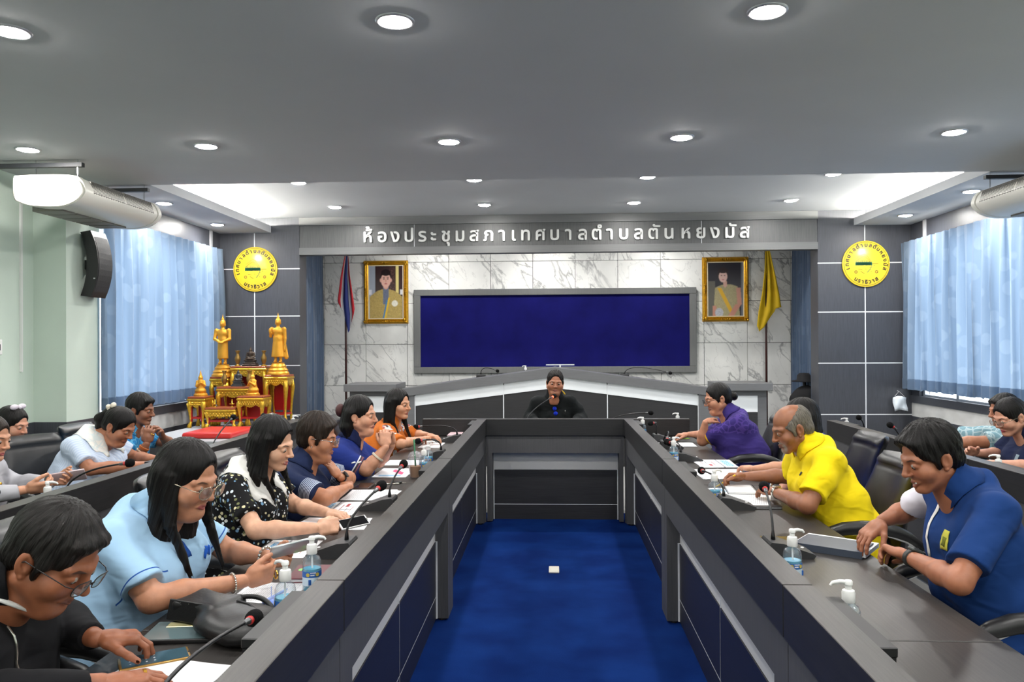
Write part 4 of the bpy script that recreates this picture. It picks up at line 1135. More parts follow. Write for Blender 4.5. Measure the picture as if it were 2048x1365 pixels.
# ------------------------------------------------------------------ office chairs
LEA = mat('black_leather', S(30, 30, 32), 0.38, vary=0.1, scale=(30, 30, 30), bump=0.12)
def make_chair():
    r = empty('office_chair')
    # local frame: sitter faces +Y, seat top 0.46
    MB().box(-0.25, 0.25, -0.20, 0.27, 0.36, 0.455, 0.035, seg=3).build('seat', LEA, r, auto=60)
    # backrest: padded slab with three horizontal stitched rolls low down, leaning back
    V = []; F = []; nz, nx = 40, 14; H = 0.51
    def back(z):   # y of back plane
        return -0.235 - 0.11*(z/H)**1.3 + 0.03*sin(z/H*pi)
    for side in (0, 1):
        for j in range(nz+1):
            t = j/nz; z = t*H; wd = 0.245*(0.86 + 0.16*sin(pi*min(1, t*1.15+0.12))) * (1 if t < 0.93 else 1-(t-0.93)*1.6)
            roll = 0.0
            if t < 0.45: roll = 0.014*abs(sin(t/0.45*pi*3.5))
            elif t > 0.86: roll = 0.03*sin((t-0.86)/0.14*pi)
            else: roll = 0.016
            for i in range(nx+1):
                u = i/nx*2-1; th = 0.055*(1-abs(u)**4)*(min(1, t/0.04+0.2))*(min(1, (1-t)/0.04+0.2))
                y = back(z) + 0.05*u*u + ((roll*(1-u**6)+th*0.6) if side == 0 else -th*0.7)
                V.append((u*wd, y, 0.46+z))
    n = (nz+1)*(nx+1); w = nx+1
    for j in range(nz):
        for i in range(nx):
            F.append((j*w+i, j*w+i+1, (j+1)*w+i+1, (j+1)*w+i)); F.append((n+j*w+i, n+(j+1)*w+i, n+(j+1)*w+i+1, n+j*w+i+1))
        F.append((j*w, (j+1)*w, n+(j+1)*w, n+j*w)); F.append((j*w+nx, n+j*w+nx, n+(j+1)*w+nx, (j+1)*w+nx))
    for i in range(nx):
        F.append((i, n+i, n+i+1, i+1)); k = nz*w; F.append((k+i, k+i+1, n+k+i+1, n+k+i))
    mesh_obj('backrest', V, F, LEA, r, smooth=True)
    for s in (-1, 1):
        arc = [(s*0.27, 0.20, 0.40), (s*0.285, 0.23, 0.52), (s*0.29, 0.20, 0.62), (s*0.29, 0.08, 0.67), (s*0.29, -0.08, 0.675), (s*0.285, -0.20, 0.635), (s*0.27, -0.29, 0.56)]
        a = MB(); a.tube(arc, 0.012, 10); ar = a.build('armrest', CHROME, r, smooth=True)
        p = MB(); p.tube([(x, y, z+0.018) for x, y, z in [(s*0.29, 0.20, 0.62), (s*0.29, 0.14, 0.652), (s*0.29, 0.08, 0.67), (s*0.29, 0, 0.677), (s*0.29, -0.08, 0.675), (s*0.287, -0.15, 0.657), (s*0.285, -0.20, 0.635), (s*0.275, -0.27, 0.585)]], [0.018, 0.026, 0.03, 0.031, 0.03, 0.028, 0.024, 0.016], 10)
        p.build('arm_pad', LEA, ar, smooth=True)
    MB().lathe([(0.028, 0.09), (0.028, 0.24), (0.02, 0.24), (0.02, 0.36), (0.09, 0.36), (0.09, 0.372)], 16).build('gas_column', BLACKP, r, auto=40)
    b = MB()
    for k in range(5):
        a = 2*pi*k/5 + 0.3; b.tube([(0, 0, 0.11), (0.15*cos(a), 0.15*sin(a), 0.10), (0.29*cos(a), 0.29*sin(a), 0.07)], [0.026, 0.022, 0.016], 8)
    b.build('base', CHROME, r, smooth=True)
    for k in range(5):
        a = 2*pi*k/5 + 0.3; c = MB()
        M = Matrix.Translation((0.29*cos(a), 0.29*sin(a), 0.027)) @ Matrix.Rotation(a, 4, 'Z') @ Matrix.Rotation(pi/2, 4, 'X')
        c.lathe([(0.027, -0.02), (0.027, -0.006), (0.02, -0.004), (0.02, 0.004), (0.027, 0.006), (0.027, 0.02)], 14, M=M); c.tube([(0.29*cos(a), 0.29*sin(a), 0.05), (0.29*cos(a), 0.29*sin(a), 0.072)], 0.008, 6)
        c.build('caster', BLACKP, r)
    return r
CHAIR0 = None
def chair(x, y, face, label, tilt=0.0):
    global CHAIR0
    if CHAIR0 is None: CHAIR0 = c = make_chair()
    else: c = copy_tree(CHAIR0)
    c.location = (x, y, 0); c.rotation_euler = (0, 0, face); tag(c, label, 'chair', 'black leather council chairs')
    return c

# ------------------------------------------------------------------ conference microphones
FOAM = mat('mic_foam', S(18, 18, 19), 0.95, bump=0.5, scale=(400, 400, 400), spec=0.15)
MICB = mat('mic_base_grey', S(48, 49, 51), 0.5, vary=0.08, scale=(90, 90, 90))
GOOSE = mat('gooseneck', S(30, 30, 32), 0.4, 0.3)
STEM = mat('mic_stem_steel', S(110, 112, 114), 0.3, 0.7)
REDR = mat('mic_ring_red', S(196, 58, 56), 0.4)
LITR = mat('mic_ring_lit', S(255, 60, 30), 0.4, emit=((1.0, 0.08, 0.03, 1), 6.0))
def mic(base, rz, head, label, lit=False, bend=None, z0=TT, ring=True):
    """base = (x,y) centre of the wedge, rz = direction the panel slopes to, head = tip of the foam"""
    r = empty('conference_microphone', (base[0], base[1], z0)); tag(r, label, 'microphone', 'gooseneck microphones')
    Rz = Matrix.Rotation(rz, 4, 'Z')
    b = MB()
    # wedge: low at the user's edge (local -Y), tall block at the back
    M = Rz @ Matrix.Rotation(pi/2, 4, 'Y') @ Matrix.Rotation(pi/2, 4, 'Z')
    prof = [(-0.085, 0.0), (-0.095, 0.012), (-0.085, 0.018), (-0.02, 0.040), (0.02, 0.054), (0.062, 0.058), (0.068, 0.05), (0.068, 0.0)]
    b.prism(prof, -0.058, 0.058, M=M); b.build('base', MICB, r, auto=30)
    k = MB(); k.box(-0.046, 0.046, -0.06, -0.03, 0, 0.003, M=Rz @ Matrix.Translation((0, 0, 0.031)) @ Matrix.Rotation(radians(18), 4, 'X')); 
    k.build('speaker_slot', BLACKP, r)
    k = MB(); k.ball(Rz @ Vector((0, -0.062, 0.027)), 0.007, 10, sc=(1, 1, 0.4)); k.build('talk_button', WHITE, r)
    k = MB(); k.box(-0.052, 0.052, 0.0665, 0.070, 0.006, 0.034, M=Rz); k.build('socket_panel', BLACKM, r)
    p0 = Rz @ Vector((0, 0.042, 0.055)); h = Vector(head) - Vector((base[0], base[1], z0))
    if bend is None: bend = p0 + Vector((0, 0, 0.55*max(0.12, h.z-p0.z)))
    else: bend = Vector(bend) - Vector((base[0], base[1], z0))
    pts = [p0, p0 + Vector((0, 0, 0.015))] + bez(p0 + Vector((0, 0, 0.02)), bend, h, 14)[1:]
    d = (pts[-1]-pts[-3]).normalized()
    e = h - d*0.05
    pts = [q for q in pts if (q-e).dot(d) < 0] + [e]
    g = MB(); g.tube(pts, [0.0085, 0.0075] + [0.0045]*(len(pts)-2), 8); gn = g.build('gooseneck', GOOSE, r, smooth=True)
    c = MB(); c.lathe([(0.0055, -0.022), (0.0065, -0.02), (0.0085, -0.002), (0.0085, 0.0)], 12, M=axis_m(e, d)); c.build('capsule', STEM, r, smooth=True)
    if ring:
        c = MB(); c.lathe([(0.0095, 0), (0.0105, 0.003), (0.0105, 0.010), (0.0095, 0.012)], 14, M=axis_m(e, d)); c.build('light_ring', LITR if lit else REDR, r, smooth=True)
    c = MB(); c.lathe([(0.011, 0.010), (0.018, 0.015), (0.0205, 0.026), (0.020, 0.038), (0.015, 0.047), (0.006, 0.052), (0, 0.053)], 16, M=axis_m(e, d), cap=False); c.build('foam_windscreen', FOAM, r, smooth=True)
    return r

# ------------------------------------------------------------------ sanitiser bottles
def clear_mat(name, tint, a):
    m, nt, b = newmat(name); out = nt.nodes['Material Output']; nt.nodes.remove(b)
    t = N(nt, 'ShaderNodeBsdfTransparent'); t.inputs[0].default_value = tint
    g = N(nt, 'ShaderNodeBsdfGlossy'); g.inputs['Roughness'].default_value = 0.08
    d = N(nt, 'ShaderNodeBsdfDiffuse'); d.inputs[0].default_value = S(225, 230, 235)
    lw = N(nt, 'ShaderNodeLayerWeight'); lw.inputs[0].default_value = 0.35
    m1 = N(nt, 'ShaderNodeMixShader'); m1.inputs[0].default_value = a; lk(nt, t.outputs[0], m1.inputs[1]); lk(nt, d.outputs[0], m1.inputs[2])
    m2 = N(nt, 'ShaderNodeMixShader'); lk(nt, mth(nt, 'MULTIPLY', lw.outputs[1], 0.6), m2.inputs[0]); lk(nt, m1.outputs[0], m2.inputs[1]); lk(nt, g.outputs[0], m2.inputs[2])
    lk(nt, m2.outputs[0], out.inputs[0]); return m
PET = clear_mat('clear_plastic', (0.97, 0.98, 0.99, 1), 0.10)
GEL = mat('blue_gel', S(86, 176, 208), 0.2, spec=0.5)
LABB = mat('label_blue', S(44, 100, 178), 0.4); LABW = mat('label_pale', S(206, 226, 238), 0.4)
GOLDT = mat('label_gold', S(196, 176, 80), 0.4)
def make_bottle():
    r = empty('sanitizer_bottle')
    MB().lathe([(0.024, 0), (0.029, 0.004), (0.029, 0.088), (0.0285, 0.094), (0.024, 0.106), (0.014, 0.113), (0.012, 0.118), (0.012, 0.122)], 20).build('bottle', PET, r, smooth=True)
    MB().lathe([(0.022, 0.003), (0.0272, 0.006), (0.0272, 0.072), (0, 0.072)], 20, cap=True).build('gel', GEL, r, auto=40)
    MB().lathe([(0.0295, 0.022), (0.0295, 0.066)], 20, cap=False).build('label_band', LABW, r, smooth=True)
    b = MB(); b.lathe([(0.0298, 0.048), (0.0298, 0.066)], 20, cap=False); lb = b.build('label_header', LABB, r, smooth=True)
    e = MB()
    for a in (-2.2, -1.2, 1.0): e.lathe([(0, 0), (0.006, 0), (0.006, 0.0006), (0, 0.0006)], 12, M=axis_m((0.0299*cos(a), 0.0299*sin(a), 0.057), (cos(a), sin(a), 0)), cap=False)
    e.build('label_emblem', GOLDT, lb)
    e = MB()
    for a0 in (-1.9, 0.2):
        for zz_, ln in ((0.061, 0.5), (0.054, 0.35)): e.lathe([(0.0299, zz_), (0.0301, zz_+0.0012), (0.0301, zz_+0.0024), (0.0299, zz_+0.0036)], 6, cap=False) if False else [e.box(0.0295*cos(a0+ln*k/4)-0.0012, 0.0295*cos(a0+ln*k/4)+0.0012, 0.0295*sin(a0+ln*k/4)-0.0012, 0.0295*sin(a0+ln*k/4)+0.0012, zz_, zz_+0.003) for k in range(5)]
    tag(e.build('label_print', WHITE, lb), kind='stuff')
    e = MB()
    for a0 in (-2.0, -0.8, 0.6): e.box(0.0292*cos(a0)-0.004, 0.0292*cos(a0)+0.004, 0.0292*sin(a0)-0.002, 0.0292*sin(a0)+0.002, 0.026, 0.042)
    tag(e.build('label_block', LABB, lb), kind='stuff')
    MB().lathe([(0.0155, 0.116), (0.0165, 0.118), (0.0165, 0.14), (0.0145, 0.146), (0.008, 0.148), (0.008, 0.158), (0.006, 0.158)], 18).build('pump_collar', WHITE, r, auto=40)
    p = MB(); p.lathe([(0.006, 0.157), (0.0105, 0.160), (0.0105, 0.168), (0.008, 0.171)], 14)
    p.tube([(0, 0, 0.165), (0.02, 0, 0.167), (0.038, 0, 0.163), (0.043, 0, 0.156)], [0.0065, 0.0055, 0.0045, 0.0035], 8); p.build('pump_nozzle', WHITE, r, auto=50)
    MB().tube([(0, 0, 0.12), (0.003, 0, 0.01)], 0.003, 6).build('dip_tube', WHITE, r)
    return r
BOT0 = None
def bottle(x, y, rz, label, z=TT, sc=1.0):
    global BOT0
    if BOT0 is None: BOT0 = b = make_bottle()
    else: b = copy_tree(BOT0)
    b.location = (x, y, z+0.0005); b.rotation_euler = (0, 0, rz); b.scale = (sc, sc, sc); tag(b, label, 'bottle', 'hand sanitizer bottles')
    return b

# ------------------------------------------------------------------ paper
def print_mat(name, kind):
    m, nt, b = newmat(name)
    tc = N(nt, 'ShaderNodeTexCoord'); sp = N(nt, 'ShaderNodeSeparateXYZ'); lk(nt, tc.outputs['Generated'], sp.inputs[0])
    u, v = sp.outputs[0], sp.outputs[1]
    c = S(238, 240, 243)
    def rng(a, lo, hi): return mth(nt, 'MULTIPLY', mth(nt, 'GREATER_THAN', a, lo), mth(nt, 'LESS_THAN', a, hi))
    def rect(x0, x1, y0, y1): return mth(nt, 'MULTIPLY', rng(u, x0, x1), rng(v, y0, y1))
    if kind in ('text', 'form'):
        nzv = N(nt, 'ShaderNodeTexNoise'); nzv.inputs['Scale'].default_value = 60; lk(nt, tc.outputs['Generated'], nzv.inputs['Vector'])
        ln = mth(nt, 'LESS_THAN', mth(nt, 'FRACT', mth(nt, 'MULTIPLY', v, 26)), 0.38)
        f = mth(nt, 'MULTIPLY', mth(nt, 'MULTIPLY', ln, rect(0.1, 0.9, 0.08, 0.92)), mth(nt, 'GREATER_THAN', nzv.outputs[0], 0.47))
        c = mixc(nt, mth(nt, 'MULTIPLY', f, 0.5), c, S(70, 72, 82))
    if kind == 'slide':
        nzv = N(nt, 'ShaderNodeTexNoise'); nzv.inputs['Scale'].default_value = 45; lk(nt, tc.outputs['Generated'], nzv.inputs['Vector'])
        c = mixc(nt, mth(nt, 'MULTIPLY', rect(0.1, 0.88, 0.70, 0.90), mth(nt, 'GREATER_THAN', nzv.outputs[0], 0.46)), c, S(60, 160, 214))
        c = mixc(nt, rect(0.0, 1.0, 0.60, 0.64), c, S(140, 144, 152))
        for x0, x1, y0, y1, cc in ((0.30, 0.75, 0.44, 0.46, (150, 40, 60)), (0.60, 0.84, 0.30, 0.38, (170, 56, 66)), (0.22, 0.60, 0.16, 0.175, (150, 40, 60)), (0.4, 0.42, 0.16, 0.44, (70, 70, 74)), (0.2, 0.5, 0.28, 0.295, (70, 70, 74)), (0.62, 0.635, 0.1, 0.38, (90, 90, 94))):
            c = mixc(nt, rect(x0, x1, y0, y1), c, S(*cc))
    if kind == 'pink':
        c = mixc(nt, mth(nt, 'MULTIPLY', rect(0.3, 0.85, 0.2, 0.6), rng(mth(nt, 'SUBTRACT', u, v), 0.05, 0.3)), c, S(226, 64, 120))
        c = mixc(nt, rect(0.1, 0.25, 0.2, 0.85), c, S(150, 190, 220))
    if isinstance(c, tuple): b.inputs['Base Color'].default_value = c
    else: lk(nt, c, b.inputs['Base Color'])
    b.inputs['Roughness'].default_value = 0.6
    return m
PM = {k: print_mat('paper_'+k, k) for k in ('plain', 'text', 'slide', 'pink')}
def paper(x, y, rz, label, kind='plain', w=0.21, h=0.297, z=TT, th=0.0012, n=1, group=None, cat='paper'):
    m = MB(); rnd = random.Random(int(abs(x*1000+y*77)))
    zz = 0
    for i in range(n):
        a = 0 if n == 1 else rnd.uniform(-.06, .06); dx, dy = (0, 0) if n == 1 else (rnd.uniform(-.008, .008), rnd.uniform(-.008, .008))
        m.box(-w/2, w/2, -h/2, h/2, zz, zz+th*0.9, M=Matrix.Translation((dx, dy, 0)) @ Matrix.Rotation(a, 4, 'Z')); zz += th
    o = m.build('paper_sheet' if n == 1 else 'paper_stack', PM[kind], loc=(x, y, z+0.0004)); o.rotation_euler = (0, 0, rz); tag(o, label, cat, group); return o
# ------------------------------------------------------------------ people
def skin_mat(name, tone, lip, beard=None, brow=0.8, browc=(22, 16, 14)):
    m, nt, b = newmat(name)
    at = N(nt, 'ShaderNodeAttribute', attribute_name='hc'); sp = N(nt, 'ShaderNodeSeparateXYZ'); lk(nt, at.outputs['Vector'], sp.inputs[0])
    x, y, z = sp.outputs; ax = mth(nt, 'ABSOLUTE', x)
    nz = N(nt, 'ShaderNodeTexNoise'); nz.inputs['Scale'].default_value = 28; nz.inputs['Detail'].default_value = 3
    ge = N(nt, 'ShaderNodeNewGeometry'); lk(nt, ge.outputs['Position'], nz.inputs['Vector'])
    t = S(*tone); lo = (t[0]*0.86, t[1]*0.82, t[2]*0.80, 1); hi = (min(1, t[0]*1.1), min(1, t[1]*1.08), min(1, t[2]*1.05), 1)
    c = ramp(nt, nz.outputs[0], [(0.3, lo), (0.7, hi)])
    front = mth(nt, 'GREATER_THAN', y, 0.055)
    def blob(cx, cz, rx, rz, soft=0.35):
        dx = mth(nt, 'DIVIDE', mth(nt, 'SUBTRACT', ax, cx), rx); dz = mth(nt, 'DIVIDE', mth(nt, 'SUBTRACT', z, cz), rz)
        d = mth(nt, 'ADD', mth(nt, 'MULTIPLY', dx, dx), mth(nt, 'MULTIPLY', dz, dz))
        return mth(nt, 'MULTIPLY', mth(nt, 'DIVIDE', mth(nt, 'SUBTRACT', 1.0, d), soft, clamp=True), front)
    c = mixc(nt, mth(nt, 'MULTIPLY', blob(0.036, -0.03, 0.025, 0.022, 1.0), 0.22), c, S(min(255, tone[0]+16), max(0, tone[1]-22), max(0, tone[2]-20)))
    c = mixc(nt, mth(nt, 'MULTIPLY', blob(0.0, -0.0665, 0.0235, 0.0115), 0.85), c, S(*lip))
    # brows follow a slight arch
    zb = mth(nt, 'SUBTRACT', z, mth(nt, 'MULTIPLY', mth(nt, 'SUBTRACT', 0.036, mth(nt, 'ABSOLUTE', mth(nt, 'SUBTRACT', ax, 0.036))), 0.22))
    dx = mth(nt, 'DIVIDE', mth(nt, 'SUBTRACT', ax, 0.034), 0.021); dz = mth(nt, 'DIVIDE', mth(nt, 'SUBTRACT', zb, 0.0155), 0.0042)
    d = mth(nt, 'ADD', mth(nt, 'MULTIPLY', dx, dx), mth(nt, 'MULTIPLY', dz, dz))
    c = mixc(nt, mth(nt, 'MULTIPLY', mth(nt, 'MULTIPLY', mth(nt, 'DIVIDE', mth(nt, 'SUBTRACT', 1.0, d), 0.5, clamp=True), front), brow), c, S(*browc))
    if beard:
        f = mth(nt, 'MAXIMUM', mth(nt, 'MAXIMUM', blob(0.0, -0.049, 0.03, 0.008, 0.5), blob(0.0, -0.098, 0.03, 0.022, 0.8)), blob(0.03, -0.075, 0.012, 0.03, 0.8))
        f = mth(nt, 'MULTIPLY', mth(nt, 'MULTIPLY', f, beard[3]), mth(nt, 'GREATER_THAN', nz.outputs[0], 0.30))
        c = mixc(nt, f, c, S(*beard[:3]))
    lk(nt, c, b.inputs['Base Color'])
    b.inputs['Roughness'].default_value = 0.48; b.inputs['Subsurface Weight'].default_value = 0.06; b.inputs['Subsurface Radius'].default_value = (0.012, 0.005, 0.003)
    bp = N(nt, 'ShaderNodeBump'); bp.inputs['Strength'].default_value = 0.06; bp.inputs['Distance'].default_value = 0.002
    n2 = N(nt, 'ShaderNodeTexNoise'); n2.inputs['Scale'].default_value = 260; lk(nt, ge.outputs['Position'], n2.inputs['Vector'])
    lk(nt, n2.outputs[0], bp.inputs['Height']); lk(nt, bp.outputs[0], b.inputs['Normal'])
    return m

def hair_mat(name, c0, c1, rough=0.42):
    if name in MATS: return MATS[name]
    m, nt, b = newmat(name)
    at = N(nt, 'ShaderNodeAttribute', attribute_name='hc'); mp = N(nt, 'ShaderNodeMapping'); mp.inputs['Scale'].default_value = (1, 1, 1)
    lk(nt, at.outputs['Vector'], mp.inputs[0])
    nz = N(nt, 'ShaderNodeTexNoise'); nz.inputs['Scale'].default_value = 330; nz.inputs['Detail'].default_value = 3; lk(nt, mp.outputs[0], nz.inputs['Vector'])
    lk(nt, ramp(nt, nz.outputs[0], [(0.3, S(*c0)), (0.72, S(*c1))]), b.inputs['Base Color'])
    b.inputs['Roughness'].default_value = rough; b.inputs['Specular IOR Level'].default_value = 0.22
    bp = N(nt, 'ShaderNodeBump'); bp.inputs['Strength'].default_value = 0.7; bp.inputs['Distance'].default_value = 0.004
    lk(nt, nz.outputs[0], bp.inputs['Height']); lk(nt, bp.outputs[0], b.inputs['Normal'])
    MATS[name] = m; return m
HBLACK = hair_mat('black_hair', (7, 6, 6), (22, 19, 18)); HBROWN = hair_mat('dark_brown_hair', (20, 14, 11), (50, 38, 30)); HGREY = hair_mat('grey_hair', (60, 56, 50), (128, 122, 112), 0.6)
HSOFT = hair_mat('soft_black_hair', (11, 10, 9), (34, 30, 28))

def cloth_mat(name, col, kind=None, bands_r=(), bands_l=(), rough=0.85, sleeve_l=None, sleeve_r=None, fade=None):
    """woven cloth; bands are (from, to, colour) along the sleeve (1 = hem)"""
    m, nt, b = newmat(name)
    ge = N(nt, 'ShaderNodeNewGeometry'); tc = N(nt, 'ShaderNodeTexCoord'); P = tc.outputs['Object']
    c = S(*col)
    nz = N(nt, 'ShaderNodeTexNoise'); nz.inputs['Scale'].default_value = 7; nz.inputs['Detail'].default_value = 3; lk(nt, P, nz.inputs['Vector'])
    if kind == 'floral_black':
        vo = N(nt, 'ShaderNodeTexVoronoi'); vo.inputs['Scale'].default_value = 58; vo.inputs['Randomness'].default_value = 1; lk(nt, P, vo.inputs['Vector'])
        n2 = N(nt, 'ShaderNodeTexNoise'); n2.inputs['Scale'].default_value = 90; lk(nt, P, n2.inputs['Vector'])
        sp = N(nt, 'ShaderNodeSeparateColor'); lk(nt, vo.outputs['Color'], sp.inputs[0])
        fc = ramp(nt, sp.outputs[0], [(0, S(206, 216, 224)), (0.35, S(112, 150, 184)), (0.55, S(214, 204, 164)), (0.75, S(120, 122, 84)), (0.9, S(226, 226, 222))], 'CONSTANT')
        msk = mth(nt, 'MULTIPLY', mth(nt, 'LESS_THAN', mth(nt, 'ADD', vo.outputs[0], mth(nt, 'MULTIPLY', n2.outputs[0], 0.35)), 0.56), mth(nt, 'GREATER_THAN', sp.outputs[1], 0.22))
        c = mixc(nt, msk, c, fc)
    elif kind == 'floral_orange':
        v1 = N(nt, 'ShaderNodeTexVoronoi'); v1.inputs['Scale'].default_value = 9; lk(nt, P, v1.inputs['Vector'])
        v2 = N(nt, 'ShaderNodeTexVoronoi'); v2.inputs['Scale'].default_value = 55; lk(nt, P, v2.inputs['Vector'])
        sp = N(nt, 'ShaderNodeSeparateColor'); lk(nt, v2.outputs['Color'], sp.inputs[0])
        fc = ramp(nt, sp.outputs[0], [(0, S(196, 196, 196)), (0.3, S(70, 66, 70)), (0.5, S(190, 70, 60)), (0.7, S(222, 216, 206)), (0.85, S(140, 136, 140))], 'CONSTANT')
        c = mixc(nt, mth(nt, 'LESS_THAN', mth(nt, 'ADD', v1.outputs[0], mth(nt, 'MULTIPLY', nz.outputs[0], 0.25)), 0.50), c, fc)
    elif kind in ('batik_blue', 'batik_purple', 'batik_pale'):
        v1 = N(nt, 'ShaderNodeTexVoronoi'); v1.feature = 'DISTANCE_TO_EDGE'; v1.inputs['Scale'].default_value = 24; lk(nt, P, v1.inputs['Vector'])
        c2 = {'batik_blue': S(120, 196, 226), 'batik_purple': S(92, 70, 150), 'batik_pale': S(206, 222, 224)}[kind]
        f = mth(nt, 'LESS_THAN', v1.outputs[0], 0.09)
        if kind == 'batik_purple':
            sp = N(nt, 'ShaderNodeSeparateXYZ'); lk(nt, P, sp.inputs[0]); f = mth(nt, 'MULTIPLY', f, mth(nt, 'GREATER_THAN', sp.outputs[2], 0.86))
        c = mixc(nt, mth(nt, 'MULTIPLY', f, 0.6), c, c2)
    elif kind == 'pinstripe':
        sp = N(nt, 'ShaderNodeSeparateXYZ'); lk(nt, P, sp.inputs[0])
        f = mth(nt, 'LESS_THAN', mth(nt, 'FRACT', mth(nt, 'MULTIPLY', mth(nt, 'ADD', sp.outputs[0], sp.outputs[1]), 55)), 0.4); c = mixc(nt, mth(nt, 'MULTIPLY', f, 0.35), c, S(236, 240, 246))
    if fade:   # (z0, z1, colour): dyed fade with height
        sp = N(nt, 'ShaderNodeSeparateXYZ'); lk(nt, P, sp.inputs[0])
        mr = N(nt, 'ShaderNodeMapRange'); mr.inputs[1].default_value = fade[0]; mr.inputs[2].default_value = fade[1]; lk(nt, sp.outputs[2], mr.inputs[0]); c = mixc(nt, mr.outputs[0], c, S(*fade[2]))
    for nm_, bands, whole in (('slr', bands_r, sleeve_r), ('sll', bands_l, sleeve_l)):
        if not bands and not whole: continue
        at = N(nt, 'ShaderNodeAttribute', attribute_name=nm_); v = at.outputs['Fac']
        if whole: c = mixc(nt, mth(nt, 'GREATER_THAN', v, 0.12), c, S(*whole))
        for a, e, cc in bands:
            c = mixc(nt, mth(nt, 'MULTIPLY', mth(nt, 'GREATER_THAN', v, a), mth(nt, 'LESS_THAN', v, e)), c, S(*cc))
    if isinstance(c, tuple):
        c = ramp(nt, nz.outputs[0], [(0.3, tuple(q*0.9 for q in c[:3])+(1,)), (0.7, tuple(min(1, q*1.1) for q in c[:3])+(1,))])
    lk(nt, c, b.inputs['Base Color']); b.inputs['Roughness'].default_value = rough; b.inputs['Sheen Weight'].default_value = 0.02; b.inputs['Specular IOR Level'].default_value = 0.15
    wv = N(nt, 'ShaderNodeTexNoise'); wv.inputs['Scale'].default_value = 900; lk(nt, P, wv.inputs['Vector'])
    bp = N(nt, 'ShaderNodeBump'); bp.inputs['Strength'].default_value = 0.12; bp.inputs['Distance'].default_value = 0.001; lk(nt, wv.outputs[0], bp.inputs['Height'])
    mp = N(nt, 'ShaderNodeMapping'); mp.inputs['Scale'].default_value = (9, 9, 17); mp.inputs['Rotation'].default_value = (0.5, 0.4, 0.3); lk(nt, P, mp.inputs[0])
    cr = N(nt, 'ShaderNodeTexNoise'); cr.inputs['Scale'].default_value = 1.0; cr.inputs['Detail'].default_value = 0.8; cr.inputs['Distortion'].default_value = 0.9; lk(nt, mp.outputs[0], cr.inputs['Vector'])
    b2 = N(nt, 'ShaderNodeBump'); b2.inputs['Strength'].default_value = 0.38; b2.inputs['Distance'].default_value = 0.022; lk(nt, cr.outputs[0], b2.inputs['Height']); lk(nt, bp.outputs[0], b2.inputs['Normal']); lk(nt, b2.outputs[0], b.inputs['Normal'])
    return m

def rotm(yaw, pitch, roll):
    """head turn: yaw to the sitter's left +, pitch down +, roll to the left shoulder + (degrees)"""
    return np.array(Matrix.Rotation(radians(yaw), 3, 'Z') @ Matrix.Rotation(radians(-pitch), 3, 'X') @ Matrix.Rotation(radians(-roll), 3, 'Y'), float)

